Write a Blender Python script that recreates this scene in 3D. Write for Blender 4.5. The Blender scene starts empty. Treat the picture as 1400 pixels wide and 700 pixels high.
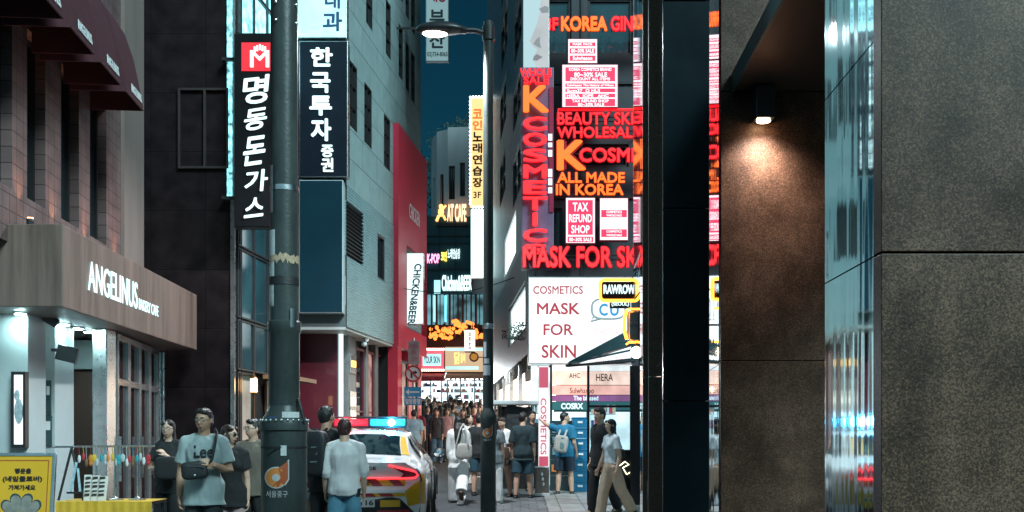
import bpy, bmesh, math, random
from mathutils import Vector, Matrix, noise
R = math.radians
random.seed(7)
scene = bpy.context.scene
COL = scene.collection
# ------------------------------------------------------------------ camera
FPX, HZ, CAMZ, SL = 1400.0, 597.0, 2.0, 58 / 1400.0
cam_d = bpy.data.cameras.new("camera")
cam_d.sensor_width = 36.0; cam_d.lens = 36.0
cam_d.shift_y = (HZ - 350) / 1400.0
cam_d.clip_start = 0.05; cam_d.clip_end = 2000
cam = bpy.data.objects.new("camera", cam_d); COL.objects.link(cam)
cam.location = (0, 0, CAMZ); cam.rotation_euler = (R(90), 0, 0)
scene.camera = cam
# ------------------------------------------------------------------ sky (dark teal night, plus an added key light high behind the camera)
SUN_EL, SUN_AZ = 38.0, 140.0          # unseen key light added from behind right of the camera
world = bpy.data.worlds.new("World"); scene.world = world; world.use_nodes = True
wn = world.node_tree.nodes; wl = world.node_tree.links
bg = wn["Background"]
sky = wn.new("ShaderNodeTexSky"); sky.sky_type = 'NISHITA'; sky.sun_disc = False
sky.sun_elevation = R(SUN_EL); sky.sun_rotation = R(SUN_AZ); sky.dust_density = 0.4
tint = wn.new("ShaderNodeMix"); tint.data_type = 'RGBA'; tint.blend_type = 'MULTIPLY'; tint.inputs[0].default_value = 1.0
wl.new(sky.outputs[0], tint.inputs[6]); tint.inputs[7].default_value = (0.03, 0.21, 0.24, 1)
# fill glow added overhead and behind the camera, sky kept dark down the street
wtc = wn.new("ShaderNodeTexCoord"); dt = wn.new("ShaderNodeVectorMath"); dt.operation = 'DOT_PRODUCT'
wl.new(wtc.outputs["Generated"], dt.inputs[0]); dt.inputs[1].default_value = Vector((-.05, -.72, .69))
gm = wn.new("ShaderNodeMapRange"); gm.interpolation_type = 'SMOOTHSTEP'; gm.inputs[1].default_value = .02; gm.inputs[2].default_value = .9; gm.inputs[3].default_value = 0; gm.inputs[4].default_value = 1
wl.new(dt.outputs["Value"], gm.inputs[0])
gc = wn.new("ShaderNodeMix"); gc.data_type = 'RGBA'; wl.new(gm.outputs[0], gc.inputs[0]); gc.inputs[6].default_value = (0, 0, 0, 1); gc.inputs[7].default_value = (3.3, 5.9, 6.8, 1)
ad = wn.new("ShaderNodeMix"); ad.data_type = 'RGBA'; ad.blend_type = 'ADD'; ad.inputs[0].default_value = 1.0
wl.new(tint.outputs[2], ad.inputs[6]); wl.new(gc.outputs[2], ad.inputs[7])
wl.new(ad.outputs[2], bg.inputs[0]); bg.inputs[1].default_value = 0.06
sun_d = bpy.data.lights.new("sun", 'SUN'); sun_d.energy = 5.0; sun_d.angle = R(22); sun_d.color = (.64, .95, 1)
sun = bpy.data.objects.new("sun", sun_d); COL.objects.link(sun)
sdir = Vector((math.sin(R(SUN_AZ)) * math.cos(R(SUN_EL)), math.cos(R(SUN_AZ)) * math.cos(R(SUN_EL)), math.sin(R(SUN_EL))))
sun.rotation_euler = sdir.to_track_quat('Z', 'Y').to_euler()
# ------------------------------------------------------------------ exposure
vs = scene.view_settings
vs.view_transform = 'Standard'; vs.look = 'None'; vs.gamma = 1.0; vs.use_curve_mapping = False; vs.exposure = 0.0
scene.cycles.max_bounces = 8; scene.cycles.glossy_bounces = 4; scene.cycles.transparent_max_bounces = 12
scene.cycles.sample_clamp_indirect = 6.0
scene.cycles.caustics_reflective = False; scene.cycles.caustics_refractive = False

# ------------------------------------------------------------------ helpers
def P(px, py, Y): return Vector(((px - 700) / FPX * Y, Y, CAMZ + (HZ - py) / FPX * Y))
def XP(px, Y): return (px - 700) / FPX * Y
def ZP(py, Y): return CAMZ + (HZ - py) / FPX * Y
def G(Y): return SL * Y

MATS = {}
def M(name, rgb, rough=.6, metal=0.0, var=.12, scale=4.0, bump=.15, bscale=None, emit=None, estr=0.0, spec=.5,
      streak=0.0, coat=0.0, alpha=None):
    if name in MATS: return MATS[name]
    m = bpy.data.materials.new(name); m.use_nodes = True
    nt = m.node_tree; N = nt.nodes; L = nt.links; b = N["Principled BSDF"]
    b.inputs["Roughness"].default_value = rough; b.inputs["Metallic"].default_value = metal
    b.inputs["Specular IOR Level"].default_value = spec
    b.inputs["Coat Weight"].default_value = coat
    c = (*rgb, 1)
    tc = N.new("ShaderNodeTexCoord")
    if var > 0:
        mp = N.new("ShaderNodeMapping"); L.new(tc.outputs["Object"], mp.inputs[0])
        if streak: mp.inputs["Scale"].default_value = (1, 1, 1 - streak)
        no = N.new("ShaderNodeTexNoise"); no.inputs["Scale"].default_value = scale; no.inputs["Detail"].default_value = 6
        no.inputs["Roughness"].default_value = .65
        L.new(mp.outputs[0], no.inputs[0])
        cr = N.new("ShaderNodeValToRGB"); cr.color_ramp.elements[0].position = .3; cr.color_ramp.elements[1].position = .7
        cr.color_ramp.elements[0].color = tuple(max(0, x * (1 - var)) for x in rgb) + (1,)
        cr.color_ramp.elements[1].color = tuple(min(1, x * (1 + var)) for x in rgb) + (1,)
        L.new(no.outputs[0], cr.inputs[0]); L.new(cr.outputs[0], b.inputs["Base Color"])
        mr = N.new("ShaderNodeMapRange"); mr.inputs[3].default_value = max(.02, rough * .8); mr.inputs[4].default_value = min(1, rough * 1.2)
        L.new(no.outputs[0], mr.inputs[0]); L.new(mr.outputs[0], b.inputs["Roughness"])
    else:
        b.inputs["Base Color"].default_value = c
    if bump > 0:
        n2 = N.new("ShaderNodeTexNoise"); n2.inputs["Scale"].default_value = bscale or scale * 8; n2.inputs["Detail"].default_value = 4
        L.new(tc.outputs["Object"], n2.inputs[0])
        bu = N.new("ShaderNodeBump"); bu.inputs["Strength"].default_value = bump; bu.inputs["Distance"].default_value = .02
        L.new(n2.outputs[0], bu.inputs["Height"]); L.new(bu.outputs[0], b.inputs["Normal"])
    if emit:
        b.inputs["Emission Color"].default_value = (*emit, 1); b.inputs["Emission Strength"].default_value = estr
    if alpha is not None: b.inputs["Alpha"].default_value = alpha
    MATS[name] = m
    return m

def E(name, rgb, s, sample=True, base=(.03, .03, .03), var=0.0, scale=3.0):
    """something that gives off light (lit letters, light boxes, lamps)"""
    if name in MATS: return MATS[name]
    m = M(name, base, rough=.35, var=0, bump=0, emit=rgb, estr=s)
    if var:
        nt = m.node_tree; N = nt.nodes; L = nt.links; b = N["Principled BSDF"]
        tc = N.new("ShaderNodeTexCoord"); no = N.new("ShaderNodeTexNoise"); no.inputs["Scale"].default_value = scale
        L.new(tc.outputs["Object"], no.inputs[0])
        mr = N.new("ShaderNodeMapRange"); mr.inputs[1].default_value = .3; mr.inputs[2].default_value = .7
        mr.inputs[3].default_value = s * (1 - var); mr.inputs[4].default_value = s * (1 + var)
        L.new(no.outputs[0], mr.inputs[0]); L.new(mr.outputs[0], b.inputs["Emission Strength"])
    m.cycles.emission_sampling = 'AUTO' if sample else 'NONE'
    return m

def axes_vec(nt, axes):
    """object coordinates re-ordered so that a 2D texture lies on a facade"""
    N = nt.nodes; L = nt.links
    tc = N.new("ShaderNodeTexCoord"); se = N.new("ShaderNodeSeparateXYZ"); co = N.new("ShaderNodeCombineXYZ")
    L.new(tc.outputs["Object"], se.inputs[0])
    for i, a in enumerate(axes): L.new(se.outputs["xyz".index(a)], co.inputs[i])
    return co.outputs[0]

def Brick(name, c1, c2, mortar, w, h, axes='yz', rough=.6, ms=.012, bump=.5, offset=.5, metal=0, fine=0.15, spec=.5):
    if name in MATS: return MATS[name]
    m = M(name, c1, rough=rough, var=0, bump=0, metal=metal, spec=spec)
    nt = m.node_tree; N = nt.nodes; L = nt.links; b = N["Principled BSDF"]
    v = axes_vec(nt, axes)
    br = N.new("ShaderNodeTexBrick"); br.offset = offset
    br.inputs["Color1"].default_value = (*c1, 1); br.inputs["Color2"].default_value = (*c2, 1); br.inputs["Mortar"].default_value = (*mortar, 1)
    br.inputs["Scale"].default_value = 1; br.inputs["Brick Width"].default_value = w; br.inputs["Row Height"].default_value = h
    br.inputs["Mortar Size"].default_value = ms; br.inputs["Bias"].default_value = 0; br.inputs["Mortar Smooth"].default_value = .2
    L.new(v, br.inputs[0])
    no = N.new("ShaderNodeTexNoise"); no.inputs["Scale"].default_value = 3; no.inputs["Detail"].default_value = 8; L.new(v, no.inputs[0])
    mx = N.new("ShaderNodeMix"); mx.data_type = 'RGBA'; mx.blend_type = 'MULTIPLY'; mx.inputs[0].default_value = 1
    mr = N.new("ShaderNodeMapRange"); mr.inputs[1].default_value = .3; mr.inputs[2].default_value = .7
    mr.inputs[3].default_value = 1 - fine * 2; mr.inputs[4].default_value = 1 + fine
    L.new(no.outputs[0], mr.inputs[0]); L.new(br.outputs[0], mx.inputs[6]); L.new(mr.outputs[0], mx.inputs[7])
    L.new(mx.outputs[2], b.inputs["Base Color"])
    bu = N.new("ShaderNodeBump"); bu.inputs["Strength"].default_value = bump; bu.inputs["Distance"].default_value = .01; bu.invert = True
    L.new(br.outputs["Fac"], bu.inputs["Height"]); L.new(bu.outputs[0], b.inputs["Normal"])
    return m

def Granite(name, c, dark, light, scale=60, rough=.35, patch=2.0):
    if name in MATS: return MATS[name]
    m = M(name, c, rough=rough, var=0, bump=0, spec=.2)
    nt = m.node_tree; N = nt.nodes; L = nt.links; b = N["Principled BSDF"]
    tc = N.new("ShaderNodeTexCoord")
    vo = N.new("ShaderNodeTexVoronoi"); vo.inputs["Scale"].default_value = scale; L.new(tc.outputs["Object"], vo.inputs[0])
    n1 = N.new("ShaderNodeTexNoise"); n1.inputs["Scale"].default_value = scale * .55; n1.inputs["Detail"].default_value = 9; n1.inputs["Roughness"].default_value = .75; L.new(tc.outputs["Object"], n1.inputs[0])
    n2 = N.new("ShaderNodeTexNoise"); n2.inputs["Scale"].default_value = patch; n2.inputs["Detail"].default_value = 7; L.new(tc.outputs["Object"], n2.inputs[0])
    n3 = N.new("ShaderNodeTexNoise"); n3.inputs["Scale"].default_value = .9; n3.inputs["Detail"].default_value = 8; n3.inputs["Roughness"].default_value = .7; mp3 = N.new("ShaderNodeMapping"); mp3.inputs["Scale"].default_value = (1.6, 1.6, .6); L.new(tc.outputs["Object"], mp3.inputs[0]); L.new(mp3.outputs[0], n3.inputs[0])
    sepc = N.new("ShaderNodeSeparateColor"); L.new(vo.outputs["Color"], sepc.inputs[0])
    ad = N.new("ShaderNodeMath"); ad.operation = 'ADD'; ad.operation = 'MULTIPLY_ADD'; L.new(sepc.outputs[0], ad.inputs[0]); ad.inputs[1].default_value = .45; L.new(n1.outputs[0], ad.inputs[2])
    ad2 = N.new("ShaderNodeMath"); ad2.operation = 'MULTIPLY_ADD'; L.new(n2.outputs[0], ad2.inputs[0]); ad2.inputs[1].default_value = .7; L.new(ad.outputs[0], ad2.inputs[2])
    cr = N.new("ShaderNodeValToRGB"); e = cr.color_ramp.elements
    mr = N.new("ShaderNodeMapRange"); mr.inputs[1].default_value = .55; mr.inputs[2].default_value = 1.55; L.new(ad2.outputs[0], mr.inputs[0])
    e[0].position = .12; e[0].color = (*dark, 1); e[1].position = .95; e[1].color = (*light, 1)
    x = cr.color_ramp.elements.new(.5); x.color = (*c, 1)
    st = N.new("ShaderNodeMath"); st.operation = 'MULTIPLY_ADD'; L.new(n3.outputs[0], st.inputs[0]); st.inputs[1].default_value = .9; st.inputs[2].default_value = -.45
    sm = N.new("ShaderNodeMath"); sm.operation = 'ADD'; sm.use_clamp = True; L.new(mr.outputs[0], sm.inputs[0]); L.new(st.outputs[0], sm.inputs[1])
    L.new(sm.outputs[0], cr.inputs[0]); L.new(cr.outputs[0], b.inputs["Base Color"])
    r2 = N.new("ShaderNodeMapRange"); r2.inputs[3].default_value = rough * .7; r2.inputs[4].default_value = rough * 1.5
    L.new(n2.outputs[0], r2.inputs[0]); L.new(r2.outputs[0], b.inputs["Roughness"])
    bu = N.new("ShaderNodeBump"); bu.inputs["Strength"].default_value = .12; bu.inputs["Distance"].default_value = .004
    L.new(n1.outputs[0], bu.inputs["Height"]); L.new(bu.outputs[0], b.inputs["Normal"])
    return m

def Mirror(name, c, rough=.06, wav=(9, .35, .35), strength=.35):
    """polished stainless cladding, slightly wavy sheet"""
    if name in MATS: return MATS[name]
    m = M(name, c, rough=rough, metal=1, var=0, bump=0)
    nt = m.node_tree; N = nt.nodes; L = nt.links; b = N["Principled BSDF"]
    tc = N.new("ShaderNodeTexCoord"); mp = N.new("ShaderNodeMapping"); L.new(tc.outputs["Object"], mp.inputs[0])
    mp.inputs["Scale"].default_value = (wav[0], wav[0], wav[1])
    no = N.new("ShaderNodeTexNoise"); no.inputs["Scale"].default_value = 1; no.inputs["Detail"].default_value = 2; L.new(mp.outputs[0], no.inputs[0])
    bu = N.new("ShaderNodeBump"); bu.inputs["Strength"].default_value = strength; bu.inputs["Distance"].default_value = wav[2] * .05
    L.new(no.outputs[0], bu.inputs["Height"]); L.new(bu.outputs[0], b.inputs["Normal"])
    return m

def Glass(name, c=(.8, .95, 1), refl=.25, rough=.03):
    if name in MATS: return MATS[name]
    m = bpy.data.materials.new(name); m.use_nodes = True
    nt = m.node_tree; N = nt.nodes; L = nt.links; N.remove(N["Principled BSDF"])
    out = N["Material Output"]
    tr = N.new("ShaderNodeBsdfTransparent"); tr.inputs[0].default_value = (*c, 1)
    gl = N.new("ShaderNodeBsdfGlossy"); gl.inputs[0].default_value = (.9, .95, 1, 1); gl.inputs[1].default_value = rough
    fr = N.new("ShaderNodeFresnel"); fr.inputs[0].default_value = 1.5
    ad = N.new("ShaderNodeMath"); ad.operation = 'ADD'; ad.use_clamp = True; L.new(fr.outputs[0], ad.inputs[0]); ad.inputs[1].default_value = refl - .04
    mi = N.new("ShaderNodeMixShader"); L.new(ad.outputs[0], mi.inputs[0]); L.new(tr.outputs[0], mi.inputs[1]); L.new(gl.outputs[0], mi.inputs[2])
    L.new(mi.outputs[0], out.inputs[0]); MATS[name] = m
    return m

def root_loc(o): return Vector(o.location) if o else Vector((0, 0, 0))
def world_off(o):
    v = Vector((0, 0, 0))
    while o: v += Vector(o.location); o = o.parent
    return v

class MB:
    """collects shapes (in world coordinates) into ONE mesh"""
    def __init__(s): s.v = []; s.f = []; s.m = []; s.mi = 0
    def add(s, vs, fs):
        o = len(s.v); s.v += [Vector(x) for x in vs]; s.f += [tuple(i + o for i in f) for f in fs]; s.m += [s.mi] * len(fs); return s
    def obox(s, o, a, b, c):
        o, a, b, c = Vector(o), Vector(a), Vector(b), Vector(c)
        return s.add([o, o + a, o + a + b, o + b, o + c, o + a + c, o + a + b + c, o + b + c],
                     [(0, 3, 2, 1), (4, 5, 6, 7), (0, 1, 5, 4), (1, 2, 6, 5), (2, 3, 7, 6), (3, 0, 4, 7)])
    def box(s, x0, x1, y0, y1, z0, z1):
        return s.obox((x0, y0, z0), (x1 - x0, 0, 0), (0, y1 - y0, 0), (0, 0, z1 - z0))
    def quad(s, a, b, c, d): return s.add([a, b, c, d], [(0, 1, 2, 3)])
    def prism(s, poly, d):
        n = len(poly); d = Vector(d); p = [Vector(x) for x in poly]
        return s.add(p + [x + d for x in p], [tuple(range(n))[::-1], tuple(range(n, 2 * n))] + [(i, (i + 1) % n, n + (i + 1) % n, n + i) for i in range(n)])
    def tube(s, pts, r, n=10, cap=True, flat=None, up=None):
        """tube through pts; r number or list (or list of (ra, rb) ellipses, ra along the side vector)"""
        pts = [Vector(p) for p in pts]; k = len(pts)
        if not isinstance(r, (list, tuple)): r = [r] * k
        vs, fs = [], []; side = None
        for i in range(k):
            t = (pts[min(i + 1, k - 1)] - pts[max(i - 1, 0)]).normalized()
            if side is None:
                ref = Vector(up) if up else (Vector((0, 0, 1)) if abs(t.z) < .9 else Vector((1, 0, 0)))
                side = t.cross(ref).normalized() if not up else (ref - t * ref.dot(t)).normalized()
            else: side = (side - t * side.dot(t)).normalized()
            bi = t.cross(side)
            ra, rb = r[i] if isinstance(r[i], (tuple, list)) else (r[i], r[i])
            for j in range(n):
                a = 2 * math.pi * j / n
                vs.append(pts[i] + side * (math.cos(a) * ra) + bi * (math.sin(a) * rb))
        for i in range(k - 1):
            for j in range(n):
                fs.append((i * n + j, i * n + (j + 1) % n, (i + 1) * n + (j + 1) % n, (i + 1) * n + j))
        if cap: fs += [tuple(range(n))[::-1], tuple(range((k - 1) * n, k * n))]
        return s.add(vs, fs)
    def lathe(s, prof, c=(0, 0, 0), n=28):
        c = Vector(c); vs = []; fs = []; k = len(prof)
        for (r, z) in prof:
            for j in range(n):
                a = 2 * math.pi * j / n; vs.append(c + Vector((math.cos(a) * r, math.sin(a) * r, z)))
        for i in range(k - 1):
            for j in range(n): fs.append((i * n + j, i * n + (j + 1) % n, (i + 1) * n + (j + 1) % n, (i + 1) * n + j))
        fs += [tuple(range(n))[::-1], tuple(range((k - 1) * n, k * n))]
        return s.add(vs, fs)
    def ball(s, c, rx, ry=None, rz=None, nu=14, nv=9, fn=None):
        ry = rx if ry is None else ry; rz = rx if rz is None else rz; c = Vector(c)
        vs = [c + Vector((0, 0, -rz))]; fs = []
        for i in range(1, nv):
            ph = -math.pi / 2 + math.pi * i / nv
            for j in range(nu):
                a = 2 * math.pi * j / nu
                vs.append(c + Vector((rx * math.cos(ph) * math.cos(a), ry * math.cos(ph) * math.sin(a), rz * math.sin(ph))))
        vs.append(c + Vector((0, 0, rz))); top = len(vs) - 1
        for j in range(nu):
            fs.append((0, 1 + (j + 1) % nu, 1 + j)); b = 1 + (nv - 2) * nu; fs.append((b + j, b + (j + 1) % nu, top))
        for i in range(nv - 2):
            for j in range(nu):
                a = 1 + i * nu; fs.append((a + j, a + (j + 1) % nu, a + nu + (j + 1) % nu, a + nu + j))
        if fn: vs = [fn(v) for v in vs]
        return s.add(vs, fs)
    def mesh(s, name, off=Vector((0, 0, 0)), smooth=False):
        me = bpy.data.meshes.new(name)
        me.from_pydata([v - off for v in s.v], [], s.f)
        me.polygons.foreach_set("material_index", s.m)
        bm = bmesh.new(); bm.from_mesh(me); bmesh.ops.recalc_face_normals(bm, faces=bm.faces[:]); bm.to_mesh(me); bm.free()
        if smooth: me.polygons.foreach_set("use_smooth", [True] * len(me.polygons))
        me.update(); return me
    def build(s, name, mats, parent=None, smooth=False, bevel=0.0, label=None, seg=2):
        if not isinstance(mats, (list, tuple)): mats = [mats]
        me = s.mesh(name, world_off(parent), smooth)
        for m in mats: me.materials.append(m)
        o = bpy.data.objects.new(name, me); COL.objects.link(o); o.parent = parent
        if bevel:
            b = o.modifiers.new("bevel", 'BEVEL'); b.width = bevel; b.segments = seg; b.limit_method = 'ANGLE'
        if smooth:
            me.shade_smooth() if hasattr(me, "shade_smooth") else None
            if hasattr(me, "set_sharp_from_angle"): me.set_sharp_from_angle(angle=R(40))
        if label: o["label"] = label
        return o

def tag(o, label=None, cat=None, group=None, kind=None):
    if label: o["label"] = label
    if cat: o["category"] = cat
    if group: o["group"] = group
    if kind: o["kind"] = kind
    return o
def thing(name, label, cat, loc=(0, 0, 0), group=None):
    o = bpy.data.objects.new(name, None); COL.objects.link(o); o.location = Vector(loc); o.empty_display_size = .2
    return tag(o, label, cat, group)

_txt_cache = {}
def text_geo(body, bold, ls, align, bevel):
    key = (body, ls, align)
    if key in _txt_cache: return _txt_cache[key]
    cu = bpy.data.curves.new("t", 'FONT'); cu.body = body; cu.size = 1; cu.extrude = .5
    cu.align_x = align; cu.space_line = ls; cu.resolution_u = 3
    ob = bpy.data.objects.new("t", cu); COL.objects.link(ob)
    dg = bpy.context.evaluated_depsgraph_get(); me = bpy.data.meshes.new_from_object(ob.evaluated_get(dg))
    vs = [v.co.copy() for v in me.vertices]; fs = [tuple(p.vertices) for p in me.polygons]
    bpy.data.objects.remove(ob); bpy.data.curves.remove(cu); bpy.data.meshes.remove(me)
    _txt_cache[key] = (vs, fs); return vs, fs
def text_into(mb, body, c, r, u, w, h, bold=.0, ext=.012, ls=1.0, align='CENTER', keep=False):
    """letters whose outline fills a w x h rectangle centred on c (r = right, u = up)"""
    vs, fs = text_geo(body, bold, ls, align, 0)
    x0 = min(v.x for v in vs) - bold; x1 = max(v.x for v in vs) + bold; y0 = min(v.y for v in vs) - bold; y1 = max(v.y for v in vs) + bold
    r = Vector(r).normalized(); u = Vector(u).normalized(); n = r.cross(u); c = Vector(c)
    sx, sy = w / (x1 - x0), h / (y1 - y0)
    k = 1 if bold <= 0 else (6 if bold < .04 else 8)          # a heavier weight: strokes thickened all round
    for i in range(k):
        a = 2 * math.pi * (i + .5) / k; dx, dy = (bold * math.cos(a), bold * math.sin(a)) if k > 1 else (0, 0)
        e = ext + i * .0004
        mb.add([c + r * ((v.x + dx - (x0 + x1) / 2) * sx) + u * ((v.y + dy - (y0 + y1) / 2) * sy) + n * ((v.z + .5) * e) for v in vs], fs)
    return mb
RX, UZ = Vector((1, 0, 0)), Vector((0, 0, 1))
def ptext(mb, body, px0, py0, px1, py1, Y, bold=.0, ext=.012, **k):
    """front-facing letters measured as a photo rectangle at depth Y"""
    a, b = P(px0, py1, Y), P(px1, py0, Y)
    return text_into(mb, body, (a + b) / 2, RX, UZ, b.x - a.x, b.z - a.z, bold, ext, **k)
def pbox(mb, px0, py0, px1, py1, Y, d):
    """box whose front fills the photo rectangle at depth Y and that is d deep"""
    a, b = P(px0, py1, Y), P(px1, py0, Y)
    return mb.box(a.x, b.x, Y, Y + d, a.z, b.z)

class Fac:
    """upright facade plane through (x0,y0), running along d; off > 0 is towards the street"""
    def __init__(s, x0, y0, x1, y1, side=1):
        s.o = Vector((x0, y0, 0)); d = Vector((x1 - x0, y1 - y0, 0)); s.len = d.length; s.d = d.normalized()
        s.n = Vector((s.d.y, -s.d.x, 0)) * side
    def pt(s, a, z, off=0.0): return s.o + s.d * a + s.n * off + Vector((0, 0, z))
    def hit(s, px, py, off=0.0):
        o = s.o + s.n * off; k = (px - 700) / FPX      # x = k*y
        t = (k * o.y - o.x) / (s.d.x - k * s.d.y); q = o + s.d * t
        return t, ZP(py, q.y)
    def rect(s, px0, px1, pyt, pyb, off=0.0):
        """photo window -> (s0, s1, z0, z1), tops and sills read at the near edge"""
        a0, zt = s.hit(px0, pyt, off); a1, zb = s.hit(px1, pyb, off); _, z1 = s.hit(px0, pyb, off)
        return a0, a1, zb, zt
    def slab(s, mb, a0, a1, z0, z1, off0, off1):
        return mb.obox(s.pt(a0, z0, off0), s.d * (a1 - a0), s.n * (off1 - off0), (0, 0, z1 - z0))
    def wall(s, mb, a0, a1, z0, z1, holes, depth=.22, off=0.0):
        """wall skin with real openings and reveals"""
        S = sorted({a0, a1, *[h[0] for h in holes], *[h[1] for h in holes]}); Z = sorted({z0, z1, *[h[2] for h in holes], *[h[3] for h in holes]})
        S = [x for x in S if a0 <= x <= a1]; Z = [x for x in Z if z0 <= x <= z1]
        for i in range(len(S) - 1):
            for j in range(len(Z) - 1):
                ca, cz = (S[i] + S[i + 1]) / 2, (Z[j] + Z[j + 1]) / 2
                if any(h[0] < ca < h[1] and h[2] < cz < h[3] for h in holes): continue
                mb.quad(s.pt(S[i], Z[j], off), s.pt(S[i + 1], Z[j], off), s.pt(S[i + 1], Z[j + 1], off), s.pt(S[i], Z[j + 1], off))
        for (h0, h1, g0, g1) in holes:
            q = [(h0, g0), (h1, g0), (h1, g1), (h0, g1)]
            for k in range(4):
                (p0, r0), (p1, r1) = q[k], q[(k + 1) % 4]
                mb.quad(s.pt(p0, r0, off), s.pt(p1, r1, off), s.pt(p1, r1, off - depth), s.pt(p0, r0, off - depth))
        return mb
    def window(s, parent, h, mframe, mpane, depth=.18, fw=.05, mull=1, trans=0, off=0.0, lab=None):
        """one window part: frame with its bars, pane as sub-part"""
        a0, a1, z0, z1 = h; f = MB()
        for (b0, b1, c0, c1) in ((a0, a0 + fw, z0, z1), (a1 - fw, a1, z0, z1), (a0 + fw, a1 - fw, z0, z0 + fw), (a0 + fw, a1 - fw, z1 - fw, z1)):
            s.slab(f, b0, b1, c0, c1, off - depth, off - depth + .07)
        for k in range(1, mull + 1):
            x = a0 + (a1 - a0) * k / (mull + 1); s.slab(f, x - fw * .4, x + fw * .4, z0 + fw, z1 - fw, off - depth, off - depth + .06)
        for k in range(1, trans + 1):
            z = z0 + (z1 - z0) * k / (trans + 1); s.slab(f, a0 + fw, a1 - fw, z - fw * .3, z + fw * .3, off - depth, off - depth + .055)
        fo = f.build("window", mframe, parent, label=lab)
        p = MB(); s.slab(p, a0 + .01, a1 - .01, z0 + .01, z1 - .01, off - depth - .03, off - depth + .02); p.build("pane", mpane, fo)
        return fo
# ================================================================== materials
granite = Granite("warm granite", (.050, .0285, .0190), (.011, .0070, .0052), (.175, .102, .068), scale=190, rough=.38, patch=3.5)
granite_b = Granite("brown granite", (.07, .044, .03), (.03, .02, .015), (.12, .08, .055), scale=170, rough=.4)
steel_mirror = Mirror("polished stainless", (.60, .82, .87), .05, (6, .5, .2), .22)
steel_mirror2 = Mirror("mirror strip", (.86, .9, .93), .03, (5, .3, .15), .12)
steel = M("brushed steel", (.55, .57, .58), rough=.28, metal=1, var=.15, scale=6, bump=.05)
black_panel = M("black glass panel", (.005, .011, .014), rough=.25, var=.3, scale=1.2, bump=.02, spec=.2)
dark_metal = M("dark painted metal", (.02, .021, .023), rough=.4, var=.2, scale=8, bump=.08)
soffit_m = M("soffit plate", (.035, .026, .022), rough=.45, var=.2, scale=2, bump=.05)
asphalt = M("asphalt", (.055, .06, .065), rough=.75, var=.35, scale=1.5, bump=.5, bscale=60)
joint_m = M("black joint", (.006, .006, .006), rough=.8, var=0, bump=0)
tile_white = Brick("white wall tile", (.155, .10, .098), (.125, .082, .08), (.035, .028, .028), .21, .195, 'yz', rough=.45, ms=.006, offset=0, spec=.25)
cream = M("cream render", (.17, .13, .115), rough=.8, var=.15, scale=1.5, bump=.15, streak=.8)
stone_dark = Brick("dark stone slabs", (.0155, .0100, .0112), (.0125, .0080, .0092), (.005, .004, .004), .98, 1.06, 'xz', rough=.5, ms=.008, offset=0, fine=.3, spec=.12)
win_frame = M("dark window frame", (.015, .014, .015), rough=.4, var=.1, bump=0)
night_glass = M("dark window glass", (.006, .010, .013), rough=.06, var=.4, scale=.8, bump=.03, bscale=2, spec=.7)
maroon = M("maroon awning cloth", (.06, .011, .018), rough=.75, var=.25, scale=5, bump=.3, bscale=120)
maroon_dark = M("awning underside", (.014, .008, .010), rough=.9, var=.2, bump=.2)
canopy_m = M("weathered canopy metal", (.135, .092, .076), spec=.35, rough=.42, var=.4, scale=7, bump=.06, streak=.94)
plaster_w = M("white plaster", (.36, .39, .39), rough=.6, var=.06, scale=3, bump=.08)
brown_panel = M("brown timber panel", (.11, .06, .05), rough=.4, var=.2, scale=3, bump=.1, streak=.9)
text_white = E("lit white lettering", (.72, .98, 1.0), 1.7)
text_white_small = E("lit white small lettering", (.75, .98, 1.0), 1.4, sample=False)
print_white = M("white print", (.7, .7, .7), rough=.6, var=0, bump=0)
print_black = M("black print", (.012, .012, .012), rough=.6, var=0, bump=0)
lamp_cool = E("cool downlight glow", (.58, .97, 1.0), 420.0)
lamp_warm = E("warm downlight glow", (1.0, .62, .36), 40.0)

# ================================================================== ground
mb = MB(); mb.quad((-160, -40, G(-40)), (160, -40, G(-40)), (160, 300, G(300)), (-160, 300, G(300)))
tag(mb.build("road", asphalt), kind="structure")
def ground_sheet(name, poly, mat, h):
    mb = MB(); mb.prism([(x, y, G(y) - .03) for x, y in poly], (0, 0, .03 + h)); return tag(mb.build(name, mat), kind="structure")
pave_grey = Brick("grey paving", (.16, .17, .175), (.12, .13, .135), (.04, .04, .04), .3, .3, 'xy', rough=.5, ms=.008, offset=.5, fine=.2)
pave_pale = Brick("pale paving", (.34, .34, .33), (.28, .28, .27), (.09, .09, .09), .42, .42, 'xy', rough=.42, ms=.008, offset=0, fine=.18)
ground_sheet("plaza_paving", [(-.15, 8), (.62, 8), (.62, 23), (.2, 34), (-.45, 34)], pave_grey, .012)
ground_sheet("pavement", [(.6225, 2), (6, 2), (6, 24), (.6225, 24)], pave_pale, .03)
ground_sheet("side_pavement", [(-9, 6), (-3.9, 6), (-3.6, 21.9), (-9, 21.9)], pave_grey, .02)
paint = M("worn road paint", (.6, .6, .58), rough=.6, var=.25, scale=9, bump=.1)
mb = MB()
for y0 in (14.2, 18.6, 23.0):
    mb.prism([(-1.0, y0, G(y0) + .001), (-.88, y0, G(y0) + .001), (-.92, y0 + 2.4, G(y0 + 2.4) + .001), (-1.04, y0 + 2.4, G(y0 + 2.4) + .001)], (0, 0, .005))
mb.prism([(-.9, 24.6, G(24.6) + .001), (-.2, 24.6, G(24.6) + .001), (-.2, 24.9, G(24.9) + .001), (-.9, 24.9, G(24.9) + .001)], (0, 0, .005))
tag(mb.build("road_marking", paint), kind="structure")

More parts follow.
